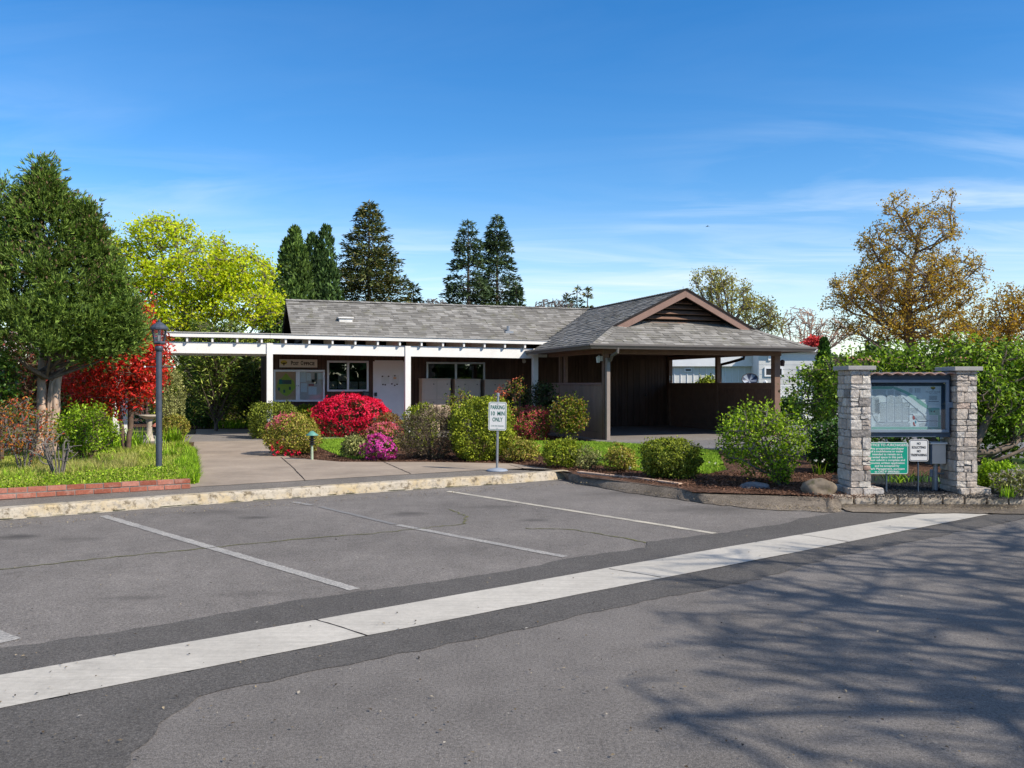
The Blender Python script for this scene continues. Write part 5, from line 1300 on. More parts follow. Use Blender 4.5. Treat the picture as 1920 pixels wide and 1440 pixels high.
# ---- conifers
def conifer(name, label, base, height, zlow, rmax, leaf, seed, nb=150, per=70, L=.34, W=.13, bark='bark', prof=.85, droop=.25, lift=.1, group=None, ragged=.35, r0=.22, tilt=.0):
    rg = np.random.default_rng(seed); bx_, by_, bz_ = base; t = thing(name, label, 'tree', tuple(base), group)
    q = MB(); q.tube([(bx_, by_, bz_-.1), (bx_+tilt*.5, by_, bz_+height*.5), (bx_+tilt, by_, bz_+height*.985)], [r0, r0*.6, .02], 8); q.build('trunk', M[bark], t)
    f = np.sort(rg.random(nb)**.85); zs = zlow + (height-zlow)*f; az = np.arange(nb)*2.4 + rg.normal(0, .3, nb)
    ln = rmax*np.power(1-f, prof)*(1-ragged*rg.random(nb)**1.5) + .12
    Pp = []; Dd = []; Nq = []; q = MB()
    for i in range(nb):
        m = max(6, int(per*(ln[i]/rmax)**1.1*1.0)); s = rg.random(m)**.7*.96+.06; a = az[i]; o = np.array([math.cos(a), math.sin(a), 0]); sd = np.array([-o[1], o[0], 0])
        wd = (1-s*.75)*ln[i]*.24*rg.normal(0, 1, m)
        z = zs[i] + bz_ + ln[i]*(lift*s*2 - droop*s**2*2) + rg.normal(0, .05, m)*ln[i]**.5 - np.abs(wd)*.25
        c = np.array([bx_+tilt*f[i], by_, 0]); p = c + o*(s*ln[i])[:, None] + sd*wd[:, None]; p[:, 2] = z; Pp.append(p)
        dr = o[None]*(.75) + sd[None]*np.sign(wd)[:, None]*.5 + rg.normal(0, .38, (m, 3)); dr[:, 2] += .12; Dd.append(dr); Nq.append(np.tile([0, 0, 1.], (m, 1))+rg.normal(0, .5, (m, 3)))
        p0 = Vector((c[0], by_, zs[i]+bz_)); e = Vector((c[0]+o[0]*ln[i]*.9, by_+o[1]*ln[i]*.9, zs[i]+bz_+ln[i]*(lift*1.8-droop*1.62)))
        q.tube([p0, p0.lerp(e, .5)+Vector((0,0,ln[i]*(droop*.4))), e], [.035*ln[i]/rmax+.01, .02, .006], 4, cap=False)
    q.build('branches', M[bark], t)
    Pp = np.concatenate(Pp); Dd = unit(np.concatenate(Dd)); Nq = unit(np.concatenate(Nq)); s = rg.uniform(.6, 1.25, len(Pp))
    tp = np.array([[bx_+tilt, by_, bz_+height-.02*k*height*.2] for k in range(10)]); 
    Pp = np.concatenate([Pp, tp]); Dd = np.concatenate([Dd, unit(rg.normal(0,.35,(10,3))+[0,0,1])]); Nq = np.concatenate([Nq, rdir(rg, 10)]); s = np.concatenate([s, np.full(10, .7)])
    add_leaves('crown', Pp, Dd, Nq, L*s, W*s, leaf, t); return t
def column(name, label, base, height, r, leaf, seed, n=9000, L=.2, W=.08, tips=((0,1.),), group=None, zlow=.2, cat='tree', bark='bark'):
    rg = np.random.default_rng(seed); bx_, by_, bz_ = base; t = thing(name, label, cat, tuple(base), group)
    q = MB(); q.tube([(bx_, by_, bz_-.1), (bx_, by_, bz_+height*.8)], [max(.05, r*.12), .02], 8); q.build('trunk', M[bark], t)
    k = rg.choice(len(tips), n); ox = np.array([a[0] for a in tips])[k]; hh = np.array([a[1] for a in tips])[k]*height
    f = rg.random(n)**.9; rr_ = r*(1 if len(tips) == 1 else .72)*np.power(np.clip(1-f, 0, 1), .45)*np.clip(.55+f*3, 0, 1); a = rg.uniform(0, 6.28, n)
    rr_ = rr_*(1+.14*np.sin(a*5+f*23)+.1*np.sin(a*9-f*41))*(1-.3*rg.random(n)**1.6)
    Pp = np.stack([bx_+ox+np.cos(a)*rr_, by_+np.sin(a)*rr_, bz_+zlow+(hh-zlow)*f], 1)
    D = unit(np.stack([np.cos(a)*.5, np.sin(a)*.5, np.full(n, .95)], 1)+rg.normal(0, .32, (n, 3))); Nn = unit(np.stack([np.cos(a), np.sin(a), np.full(n, .2)], 1)+rg.normal(0, .4, (n, 3))); s = rg.uniform(.6, 1.3, n)
    add_leaves('crown', Pp, D, Nn, L*s, W*s, leaf, t); return t

LF = {}
def lm(k, *cols, **kw):
    if k not in ('oak', 'goldgreen', 'maple') and 'flower' not in k: cols = tuple((min(.85, c[0]*f), min(.85, c[1]*f), c[2]*f*(.7 if c[1] > c[0]*.8 else 1)) for c, f in zip(cols, np.linspace(.5, 1.5, len(cols)) if k not in ('photinia', 'nandina', 'redshoot', 'redtree') else np.linspace(1, 1.25, len(cols))))
    LF[k] = leafmat('leaf_'+k, cols, **kw)
lm('spruce', (.075,.14,.045), (.12,.20,.055), (.17,.26,.07), (.21,.30,.08), transl=.2, clump=.3, cscale=2)
lm('spruce_tip', (0.176,0.135,0.074), (0.270,0.176,0.101), transl=.1)
lm('far_conifer', (0.054,0.094,0.054), (0.086,0.130,0.061), (0.144,0.162,0.072), (0.180,0.154,0.082), transl=.1, clump=.25, cscale=.6)
lm('far_blue', (0.045,0.083,0.063), (0.072,0.120,0.083), (0.105,0.150,0.087), transl=.1, clump=.2, cscale=.6)
lm('cedar', (0.053,0.105,0.033), (0.090,0.158,0.045), (0.135,0.210,0.060), transl=.15, clump=.3, cscale=.7)
lm('cedar_dark', (0.033,0.075,0.033), (0.060,0.112,0.045), (0.090,0.150,0.054), transl=.12, clump=.3, cscale=.7)
lm('maple', (.36,.50,.015), (.56,.70,.02), (.72,.78,.04), (.74,.72,.05), transl=.5, clump=.15, cscale=.8)
lm('oak', (.30,.20,.035), (.52,.33,.05), (.64,.42,.07), (.40,.36,.07), transl=.45, clump=.2, cscale=.5)
lm('goldgreen', (.24,.24,.05), (.40,.37,.08), (.48,.47,.12), transl=.4, clump=.2, cscale=.5)
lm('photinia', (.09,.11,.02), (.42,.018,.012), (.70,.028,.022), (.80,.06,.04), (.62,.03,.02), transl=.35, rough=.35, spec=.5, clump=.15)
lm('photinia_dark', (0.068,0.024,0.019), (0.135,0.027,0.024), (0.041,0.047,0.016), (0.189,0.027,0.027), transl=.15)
lm('boxgreen', (0.081,0.115,0.020), (0.162,0.209,0.038), (0.270,0.311,0.061), transl=.25, clump=.22)
lm('yellowgreen', (.11,.16,.018), (.22,.28,.03), (.36,.40,.05), transl=.3, clump=.25)
lm('azalea_leaf', (0.121,0.149,0.027), (0.230,0.257,0.041), (0.378,0.365,0.081), (0.297,0.176,0.068), transl=.25)
lm('red_azalea_leaf', (0.041,0.061,0.016), (0.081,0.081,0.027), (0.135,0.054,0.027), transl=.2)
lm('heath', (0.061,0.051,0.035), (0.115,0.081,0.057), (0.176,0.128,0.095), (0.108,0.121,0.034), transl=.15, clump=.3)
lm('camellia', (0.041,0.095,0.020), (0.081,0.176,0.027), (0.149,0.270,0.041), transl=.2, rough=.3, spec=.6)
lm('brightgreen', (0.121,0.227,0.018), (0.227,0.379,0.030), (0.379,0.529,0.053), transl=.4, clump=.2)
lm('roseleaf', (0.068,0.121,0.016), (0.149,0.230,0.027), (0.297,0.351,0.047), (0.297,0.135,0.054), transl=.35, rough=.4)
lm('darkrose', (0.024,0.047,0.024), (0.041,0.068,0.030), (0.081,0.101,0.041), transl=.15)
lm('redshoot', (0.378,0.068,0.047), (0.567,0.135,0.081), (0.472,0.216,0.081), transl=.3)
lm('lilac', (0.063,0.132,0.017), (0.115,0.218,0.025), (0.196,0.310,0.040), (0.252,0.379,0.058), transl=.35, clump=.25, cscale=1.5)
lm('laurel_dark', (0.030,0.074,0.019), (0.047,0.115,0.027), (0.081,0.176,0.041), transl=.2)
lm('hedge', (0.092,0.136,0.022), (0.163,0.219,0.036), (0.292,0.311,0.055), transl=.25, clump=.3, cscale=1.2)
lm('pine', (0.063,0.128,0.032), (0.128,0.219,0.055), (0.292,0.328,0.092), transl=.2, clump=.25, cscale=1.5)
lm('greygreen', (0.149,0.176,0.081), (0.257,0.270,0.135), (0.365,0.365,0.189), transl=.2)
lm('nandina', (.06,.11,.02), (.14,.20,.03), (.40,.05,.03), (.45,.20,.03), (.42,.04,.03), transl=.35)
lm('grass_bright', (0.108,0.230,0.016), (0.203,0.365,0.027), (0.338,0.513,0.041), transl=.4, rough=.6)
lm('grass_lawn', (0.135,0.257,0.027), (0.216,0.365,0.041), (0.311,0.459,0.068), transl=.3, rough=.7)
lm('grass_dry', (0.405,0.338,0.162), (0.297,0.324,0.108), (0.567,0.486,0.270), (0.189,0.270,0.054), transl=.3, rough=.7)
lm('groundcover', (0.162,0.257,0.027), (0.270,0.378,0.041), (0.378,0.446,0.095), (0.446,0.405,0.176), transl=.3)
lm('redflower', (.66,.006,.045), (.88,.014,.085), (.90,.05,.14), transl=.3, clump=.1)
lm('pinkflower', (.60,.10,.16), (.75,.22,.28), (.65,.08,.14), transl=.3, clump=.1)
lm('hotpink', (.55,.04,.10), (.70,.10,.18), (.45,.05,.06), transl=.3, clump=.1)
lm('magenta', (.70,.04,.40), (.88,.14,.60), (.58,.03,.30), transl=.3, clump=.1)
lm('lavender', (.42,.36,.60), (.5,.45,.66), transl=.3)
lm('yellowflower', (.7,.6,.03), (.75,.65,.1), transl=.3)
lm('whiteflower', (.75,.75,.7), (.7,.7,.62), transl=.3)
lm('copper', (0.176,0.081,0.041), (0.270,0.135,0.061), (0.216,0.189,0.054), transl=.3)
lm('redtree', (0.540,0.054,0.068), (0.675,0.108,0.121), transl=.3)

LF['litter2'] = leafmat('paving_bits', ((.03,.03,.03), (.08,.06,.04), (.30,.24,.15), (.40,.38,.34)), transl=0., rough=.95, spec=.1, clump=.1)
# ---- shrubs in front of the building
shrub('boxwood_shrub', 'rounded clipped green shrub against the first white post, beside the path', 470, 553, 755, 826, LF['boxgreen'], 11000, .040, .026, 3.2, seed=2)
shrub('boxwood_shrub', 'small yellow-green clipped shrub between the rounded hedge and the red azalea', 545, 597, 761, 812, LF['yellowgreen'], 5000, .045, .03, 3, seed=3, dd=23)
shrub('azalea_shrub', 'round azalea at the path corner, pink bloom on its shoulder, red flowers low down', 500, 597, 777, 856, LF['azalea_leaf'], 11000, .034, .021, 2.3, seed=4, flowers=(LF['pinkflower'], .9, 'topleft', .030))
shrub('azalea_shrub', 'large bright red flowering azalea in front of the white door', 592, 728, 745, 814, LF['red_azalea_leaf'], 12000, .04, .026, 2.9, seed=5, dd=21.5, dep=.75, lump=.09, flowers=(LF['redflower'], 1.0, 'mostly', .042))
shrub('azalea_shrub', 'faded brown-red shrub behind the pink azalea, below the white door', 700, 756, 776, 815, LF['copper'], 5000, .035, .02, 2.2, seed=6, dd=20)
shrub('azalea_shrub', 'small azalea dotted with salmon pink flowers beside the heathery brown shrub', 683, 757, 795, 850, LF['azalea_leaf'], 6500, .032, .02, 2.2, seed=7, flowers=(LF['pinkflower'], .8, 'top', .030))
shrub('azalea_shrub', 'small shrub covered in vivid magenta flowers at the kerbside path edge', 683, 744, 818, 864, LF['boxgreen'], 3600, .032, .02, 2.1, seed=8, lump=.2, flowers=(LF['magenta'], .62, 'all', .034))
shrub('rhododendron_shrub', 'small loose grey-green shrub on the first patch of lawn', 642, 689, 817, 859, LF['greygreen'], 2500, .045, .02, 2, seed=9, lump=.22, shell=.5)
shrub('boxwood_shrub', 'yellow-green clipped shrub top behind the heathery brown shrub', 757, 817, 761, 840, LF['yellowgreen'], 6000, .036, .022, 3, seed=10)
shrub('heather_shrub', 'large dull brown heathery shrub beside the magenta flowers', 748, 877, 766, 864, LF['heath'], 16000, .034, .012, 2.2, seed=11, lump=.13, shell=.3)
shrub('boxwood_shrub', 'big leafy green shrub directly behind the parking sign', 848, 957, 750, 866, LF['yellowgreen'], 17000, .036, .023, 3.2, seed=12, lump=.12, dep=.5)
shrub('azalea_shrub', 'round shrub tipped all over with pink-red new growth, behind the parking sign', 955, 1029, 764, 828, LF['azalea_leaf'], 10000, .038, .024, 2.8, seed=13, flowers=(LF['hotpink'], .38, 'all', .030))
kg = 'low clipped shrubs in the mulch bed along the car park'
shrub('kerbside_shrub', 'sparse low yellow-green shrub just past the parking sign post', 938, 1014, 820, 868, LF['azalea_leaf'], 4200, .032, .018, 2, seed=14, lump=.24, shell=.5, group=kg)
shrub('kerbside_shrub', 'compact bright green low shrub at the end of the painted kerb', 1016, 1088, 822, 879, LF['yellowgreen'], 5500, .030, .018, 2.4, seed=15, lump=.15, shell=.35, group=kg)
shrub('kerbside_shrub', 'thin greyish low shrub squeezed between two greener ones', 1078, 1128, 836, 881, LF['greygreen'], 2400, .030, .013, 2, seed=16, lump=.28, shell=.6, group=kg)
shrub('kerbside_shrub', 'small olive low shrub midway along the timber edging', 1134, 1196, 835, 885, LF['azalea_leaf'], 3800, .030, .017, 2.1, seed=17, lump=.22, shell=.5, group=kg)
shrub('kerbside_shrub', 'largest of the low mounded shrubs, dense with yellow-green tips', 1203, 1312, 823, 900, LF['boxgreen'], 12000, .034, .019, 2.4, seed=18, lump=.10, shell=.3, group=kg, flowers=(LF['yellowgreen'], .5, 'top', .024))
# red blooms low on the corner azalea
rg = np.random.default_rng(77); fa = [(512,842),(520,848),(528,838),(535,851),(541,845),(548,853),(509,834),(553,846),(560,849),(522,829),(515,855)]
az = [o for o in bpy.data.objects if o.name.startswith('azalea_shrub') and 'at the path corner' in o.get('label', '')][0]
Q = []
for (x, y) in fa:
    p = P(x, y, g(548, 856, Z1).y + .02); Q.append(np.array(p) + rg.normal(0, .012, (14, 3)))
Q = np.concatenate(Q); D = rdir(rg, len(Q)); D[:, 1] -= .6; D = unit(D); o = add_leaves('red_blossoms', Q, D, rdir(rg, len(Q)), .035, .026, LF['redflower'], az); tag(o, kind='stuff')

def bushy(name, label, px, yb, d, x0, x1, yt, ylo, leaf, counts, nl, L, W, sig, seed, r0=.02, nst=5, extra=None, cat='shrub', group=None, bark='twig', rtip=.003, dep=None):
    b = Vector(((px-960)/F*d, d, Z1)); k = F/d; cx = ((x0+x1)/2-960)/k; rx = (x1-x0)/2/k; zt = H+(720-yt)/k; zl = H+(720-ylo)/k; rg = np.random.default_rng(seed)
    ry = dep or rx*.8; env = [(cx, d, (zt+zl)/2, rx, ry, (zt-zl)/2)]
    tr = []
    for i in range(nst):
        a = rg.uniform(0, 6.28); tr.append([(b.x+.04*math.cos(a), b.y+.04*math.sin(a), Z1-.02), (b.x+(cx-b.x)*.5+rx*.35*math.cos(a), d+ry*.35*math.sin(a), Z1+(zt-Z1)*.40), (cx+rx*.5*math.cos(a), d+ry*.5*math.sin(a), Z1+(zt-Z1)*.72)])
    return tree(name, label, b, None, env, counts, leaf, nl, L, W, sig, seed, r0, bark, rtip, cat, group, trunks=tr, crown='foliage', extra=extra, upb=.3)
bushy('rose_bush', 'leafy green rose bush with a few red shoots in front of the carport half wall', 1067, 828, 20.3, 1030, 1104, 742, 816, LF['roseleaf'], (10, 40, 130), 9, .055, .038, .05, 31, extra=(LF['redshoot'], .03, .06))
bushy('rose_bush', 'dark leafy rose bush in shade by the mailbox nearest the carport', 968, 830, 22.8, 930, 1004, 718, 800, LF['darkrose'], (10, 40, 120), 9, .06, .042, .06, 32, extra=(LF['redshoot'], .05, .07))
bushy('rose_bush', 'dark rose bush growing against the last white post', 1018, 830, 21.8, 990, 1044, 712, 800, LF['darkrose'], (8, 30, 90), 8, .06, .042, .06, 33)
bushy('rose_bush', 'tall rose with yellow-green new shoots above the big clipped shrub', 865, 835, 19.6, 826, 902, 729, 790, LF['roseleaf'], (8, 26, 60), 6, .055, .036, .05, 34)
bushy('rose_bush', 'slender rose stems with reddish young leaves behind the parking sign', 938, 835, 20.5, 922, 952, 722, 790, LF['redshoot'], (6, 14, 26), 5, .05, .03, .04, 35)
bushy('rose_bush', 'upright rose stem with pale pink-green leaves in front of the shaded porch', 975, 835, 21.2, 952, 985, 705, 760, LF['roseleaf'], (5, 10, 16), 5, .05, .03, .04, 36, extra=(LF['redshoot'], .3, .05))
bushy('open_shrub', 'large open light green shrub in the mulch in front of the carport', 1462, 906, 12.1, 1340, 1518, 752, 893, LF['brightgreen'], (16, 90, 330), 7, .042, .030, .05, 37, .030, 7, bark='bark_grey', extra=(LF['yellowgreen'], .08, .04))
bushy('open_shrub', 'small green sucker growth at the foot of the large open shrub', 1462, 912, 11.6, 1440, 1486, 868, 905, LF['brightgreen'], (6, 24, 60), 6, .035, .025, .03, 38)
bushy('flowering_shrub', 'dense dark green shrub just behind the first stone pillar', 1548, 890, 13.4, 1512, 1640, 790, 890, LF['laurel_dark'], (12, 70, 340), 10, .05, .03, .05, 39, .03, 7)
bushy('flowering_shrub', 'leafy green shrub between the white lattice fence and the stone pillar', 1565, 870, 14.5, 1548, 1640, 690, 800, LF['lilac'], (12, 50, 160), 9, .05, .034, .06, 40, .03, 6)
bushy('flowering_shrub', 'low green bush in front of the white fence, beside the carport post', 1478, 800, 29., 1462, 1500, 738, 792, LF['laurel_dark'], (8, 30, 100), 9, .09, .06, .07, 41, .03, 5)
bushy('flowering_shrub', 'green bush tops seen over the carport half wall', 1325, 800, 30.5, 1305, 1350, 709, 740, LF['yellowgreen'], (6, 20, 60), 9, .09, .06, .07, 42, .03, 5)
shrub('low_shrub', 'low yellow-green shrub beyond the second stone pillar', 1834, 1905, 866, 925, LF['brightgreen'], 6500, .030, .02, 2.1, seed=51, lump=.22, shell=.4, z=.1)
shrub('low_shrub', 'twiggy low bush with lavender flowers at the end of the gravel bed', 1868, 1940, 880, 936, LF['greygreen'], 2600, .03, .016, 2., seed=52, lump=.25, shell=.6, z=.1, flowers=(LF['lavender'], .25, 'all', .022))
# tall shrub behind the pillars
Yb = 14.0; kx = F/Yb
env = [((1880-960)/kx, Yb+1.2, 1.55, 1.6, 1.3, .80), ((1750-960)/kx, Yb+2, 1.75, 1.1, 1.0, .50), ((1665-960)/kx, Yb+2.5, 1.65, .65, .8, .42), ((1800-960)/kx, Yb+1.5, 1.55, 1.1, 1.0, .55), ((1900-960)/kx, Yb+.4, 1.25, 1.0, .9, .5), ((1980-960)/kx, Yb+1, 1.6, 1.0, 1., .7), ((1700-960)/kx, Yb+1.2, .62, .8, .6, .30), ((1640-960)/kx, Yb+3, 1.2, .5, .8, .7), ((1880-960)/kx, Yb+1.2, .62, .9, .7, .45), ((2000-960)/kx, Yb+1., .75, .9, .7, .6)]
tree('tall_shrub', 'broad tall leafy green shrub spreading behind both stone pillars', ((1825-960)/kx, Yb+.6, .1), None, env, (26, 240, 1550), LF['lilac'], 8, .075, .045, .075, 61, .10, 'bark', .004,
     trunks=[[((1820-960)/kx, Yb+.5, .05), ((1845-960)/kx, Yb+.2, .55), ((1885-960)/kx, Yb+.3, 1.15), ((1920-960)/kx, Yb+.6, 1.9)], [((1815-960)/kx, Yb+.7, .05), ((1790-960)/kx, Yb+1.2, .9), ((1760-960)/kx, Yb+1.6, 1.7)], [((1800-960)/kx, Yb+1, .05), ((1720-960)/kx, Yb+1.8, .8), ((1660-960)/kx, Yb+2.3, 1.6)]], cat='shrub', crown='foliage', upb=.2)

# ---- strappy clumps and grasses
def blades(rg, Pb, h, lean, wid, segs=3):
    n = len(Pb); a = rg.uniform(0, 6.28, n); o = np.stack([np.cos(a), np.sin(a), np.zeros(n)], 1); sd = np.stack([-np.sin(a+rg.normal(0,.8,n)), np.cos(a), np.zeros(n)], 1)
    hh = h*rg.uniform(.6, 1.25, n); le = lean*rg.uniform(.2, 1.3, n); rows = []
    for j in range(segs+1):
        f = j/segs; c = Pb + o*(le*f**1.8)[:, None]; c[:, 2] += hh*(f - .35*(le/np.maximum(h, .01))*f**2.5); w = wid*(1-f**1.5)*.5+wid*.04
        rows += [c+sd*w, c-sd*w]
    Vv = np.stack(rows, 1).reshape(-1, 3); k = 2*(segs+1); b = np.arange(n)[:, None]*k
    Fc = np.concatenate([b+np.array([[2*j, 2*j+1, 2*j+3, 2*j+2]]) for j in range(segs)], 0); return Vv, Fc
def clump(name, label, px, py, n, rad, h, lean, wid, leaf, seed, group=None, cat='plant', z=Z1, extra=None):
    rg = np.random.default_rng(seed); b = g(px, py, z); Pb = np.array(b) + rg.normal(0, 1, (n, 3))*np.array([rad, rad*.7, 0]); Vv, Fc = blades(rg, Pb, h, lean, wid)
    t = thing(name, label, cat, tuple(b), group); npmesh('leaves', Vv, Fc, leaf, t)
    if extra: 
        Pp = Pb[:extra[1]] + np.array([0,0,h*1.1]); add_leaves('blossoms', np.repeat(Pp, 3, 0), rdir(rg, len(Pp)*3), rdir(rg, len(Pp)*3), .035, .03, extra[0], t)
    return t
def inpoly(rg, poly, n, z):
    pts = np.array([tuple(g(x, y, z))[:2] for x, y in poly]); lo, hi = pts.min(0), pts.max(0); out = []
    while sum(len(o) for o in out) < n:
        q = rg.uniform(lo, hi, (n*2, 2)); ins = np.zeros(len(q), bool); j = len(pts)-1
        for i in range(len(pts)):
            xi, yi = pts[i]; xj, yj = pts[j]
            c = ((yi > q[:,1]) != (yj > q[:,1])) & (q[:,0] < (xj-xi)*(q[:,1]-yi)/(yj-yi+1e-12)+xi); ins ^= c; j = i
        out.append(q[ins])
    q = np.concatenate(out)[:n]; return np.concatenate([q, np.full((n, 1), z)], 1)
dg = 'strappy daylily clumps in the flower bed'
for k, (x, y, n_, rd, h_, lab) in enumerate([(215,846,170,.14,.42,'strappy green clump next to the white post'), (250,842,180,.15,.44,'strappy green clump in front of the birdbath'), (182,862,150,.14,.28,'strappy green clump below the bright feathery bush'),
        (326,835,190,.10,.40,'strappy green clump between the lamp post and the concrete path'), (336,848,120,.07,.24,'small strappy clump at the edge of the concrete path'), (205,876,120,.13,.22,'short strappy clump in the dry grass'), (285,866,100,.12,.22,'short strappy clump behind the foot of the lamp post')]):
    clump('daylily_clump', lab, x, y, n_, rd, h_, .22, .022, LF['grass_bright'], 100+k, dg)
clump('daylily_clump', 'shaded strappy plants beside the far path light', 435, 802, 200, .45, .35, .25, .03, LF['grass_bright'], 120, dg)
clump('bulb_plant', 'pale striped bulb leaves under the teal notice sign', 1690, 905, 26, .10, .16, .18, .018, LF['grass_bright'], 121, 'small bulb plants near the pillars')
clump('bulb_plant', 'single bulb plant with a white bud between the open shrub and the pillar', 1537, 890, 16, .04, .20, .10, .014, LF['grass_bright'], 122, 'small bulb plants near the pillars', extra=(LF['whiteflower'], 2))
clump('bulb_plant', 'tuft of green leaves at the kerb edge by the lavender flowers', 1890, 934, 40, .05, .16, .10, .014, LF['grass_bright'], 123, 'small bulb plants near the pillars')
clump('bulb_plant', 'dark strappy leaves in the shade under the map case', 1730, 902, 120, .35, .2, .2, .016, LF['laurel_dark'], 124, 'small bulb plants near the pillars')

rg = np.random.default_rng(5)
def grass(name, poly, n, h, lean, wid, leaf, z, seed):
    rg = np.random.default_rng(seed); Vv, Fc = blades(rg, inpoly(rg, poly, n, z), h, lean, wid, 2); return npmesh(name, Vv, Fc, leaf, None, loc=(0,0,0), kind='stuff')
grass('grass', [(575,812),(712,812),(706,840),(692,858),(665,862),(640,856),(605,842),(585,830)], 26000, .045, .02, .008, LF['grass_lawn'], Z1+.002, 1)
grass('grass', [(930,827),(1130,830),(1250,837),(1345,847),(1360,880),(1330,889),(1200,884),(1120,872),(1090,860),(1000,850),(935,846)], 70000, .05, .025, .009, LF['grass_lawn'], Z1+.002, 2)
bed = [(0,934),(355,913),(372,905),(366,865),(352,835),(330,822),(200,815),(-200,830),(-400,930)]
grass('undergrowth', [(0,932),(350,911),(365,905),(364,862),(352,835),(300,840),(200,850),(-100,860),(-200,930)], 34000, .15, .10, .011, LF['groundcover'], Z1, 3)
grass('dry_grass', [(0,925),(290,905),(300,868),(240,858),(130,866),(-100,870),(-150,925)], 12000, .13, .10, .007, LF['grass_dry'], Z1, 4)
grass('dry_grass', [(60,900),(250,890),(260,866),(150,862),(60,872)], 13000, .19, .14, .008, LF['grass_dry'], Z1, 6)
grass('grass', [(340,912),(374,906),(366,850),(350,850),(335,880)], 7000, .16, .10, .010, LF['grass_bright'], Z1, 5)
sheet('bed_soil', gp([(0,935),(356,914),(366,905),(366,860),(352,835),(368,806),(200,800),(-300,805),(-700,983)], Z1), Z1+.002, M['earth'])
# leafy ground cover
pp = inpoly(rg, [(0,932),(350,911),(370,907),(362,880),(200,895),(0,912),(-150,930)], 9000, Z1); pp[:,2] += rg.random(9000)*.13
npm = add_leaves('ground_cover', pp, unit(rdir(rg, 9000)+[0,0,.4]), unit(rdir(rg, 9000)*.6+[0,0,1]), .035, .024, LF['brightgreen'], None, loc=(0,0,0), kind='stuff')
# dandelions in the lawn
pp = inpoly(rg, [(940,830),(1340,848),(1350,880),(1200,882),(1000,850)], 70, Z1+.06); pp = np.repeat(pp, 4, 0); add_leaves('lawn_flowers', pp, unit(rdir(rg, 280)*[1,1,.2]), np.tile([0,0,1.], (280,1)), .022, .02, LF['yellowflower'], None, loc=(0,0,0), kind='stuff')
pp = inpoly(rg, [(1040,850),(1340,848),(1350,885),(1200,882)], 16, Z1+.08); pp = np.repeat(pp, 5, 0); add_leaves('clover_flowers', pp, rdir(rg, 80), rdir(rg, 80), .03, .025, LF['whiteflower'], None, loc=(0,0,0), kind='stuff')
for k, (x, y, n_, rd, h_, lab) in enumerate([(110,880,110,.16,.24,'grassy tuft among the bare grey stems'), (30,905,130,.18,.22,'bright grassy tuft behind the brick edging at the picture edge'), (160,892,110,.14,.20,'grassy tuft behind the middle of the brick edging'), (338,880,120,.08,.22,'grassy tuft spilling over the path edge'), (322,862,110,.10,.26,'grassy tuft just right of the lamp post foot')]):
    clump('daylily_clump', lab.replace('just right of', 'beside'), x, y, n_, rd, h_, .16, .016, LF['grass_bright'], 140+k, dg)
# windblown bits on the paving
rg = np.random.default_rng(71); n = 900; xx = rg.uniform(-300, 2200, n); yy = rg.uniform(915, 1500, n); dd_ = F*H/(yy-720)
pp = np.stack([(xx-960)/F*dd_, dd_, np.full(n, .014)], 1); s_ = rg.uniform(.4, 1.5, n); DD = rdir(rg, n); DD[:,2] *= .15
add_leaves('paving_litter', pp, unit(DD), unit(rdir(rg, n)*.25+[0,0,1]), .016*s_, .010*s_, LF['litter2'], None, loc=(0,0,0), kind='stuff')
# bark chips
def chips(name, poly, n, z, L, mat, seed):
    rg = np.random.default_rng(seed); p = inpoly(rg, poly, n, z); p[:,2] += rg.random(n)*.02; D = rdir(rg, n); D[:,2] *= .3; D = unit(D); s = rg.uniform(.4,1.4,n)
    return add_leaves(name, p, D, unit(rdir(rg, n)*.5+[0,0,1]), L*s, L*.45*s, mat, None, loc=(0,0,0), kind='stuff')
LF['chip'] = leafmat('bark_chips', ((.035,.018,.012), (.12,.062,.04), (.26,.15,.10)), transl=0., rough=.95, spec=.1, clump=.2)
LF['gravel'] = leafmat('gravel_chips', ((.010,.011,.013), (.03,.032,.038), (.075,.08,.09)), transl=0., rough=.8, spec=.3, clump=.1)
LF['litter'] = leafmat('litter_bits', ((.10,.06,.03), (.3,.24,.14), (.35,.3,.2)), transl=0., rough=.95, spec=.1, clump=.1)
chips('bark_mulch', [(500,822),(545,858),(640,866),(800,866),(960,868),(1080,884),(1275,912),(1560,935),(1570,885),(1380,885),(1200,884),(1090,860),(930,848),(900,830),(715,860),(640,858),(600,842),(560,815)], 26000, Z1, .035, LF['chip'], 7)
chips('bark_mulch', [(930,812),(1130,822),(1130,830),(930,828)], 4000, Z1, .04, LF['chip'], 8)
chips('gravel', [(1640,934),(1790,934),(1830,936),(1925,937),(1925,915),(1760,905),(1640,908)], 16000, .125, .022, LF['gravel'], 9)
chips('gravel', [(1562,935),(1600,936),(1640,934),(1640,908),(1562,900)], 3000, .125, .022, LF['chip'], 10)
chips('shoulder_grit', [(1270,918),(1450,940),(1560,952),(1900,962),(1920,945),(1560,938),(1300,915)], 2600, .018, .016, LF['litter'], 11)
chips('berm_grit', [(1085,893),(1275,914),(1430,931),(1560,938),(1580,958),(1425,952),(1250,930),(1080,905)], 2600, .03, .022, LF['litter'], 13)
chips('kerb_litter', [(0,984),(330,958),(960,913),(1075,903),(1280,920),(1300,926),(1075,909),(960,918),(330,964),(0,992)], 1200, .006, .018, LF['litter'], 12)

# ---- left bed plants
def px3(px, py, d): p = P(px, py, d); return (p.x, p.y, p.z)
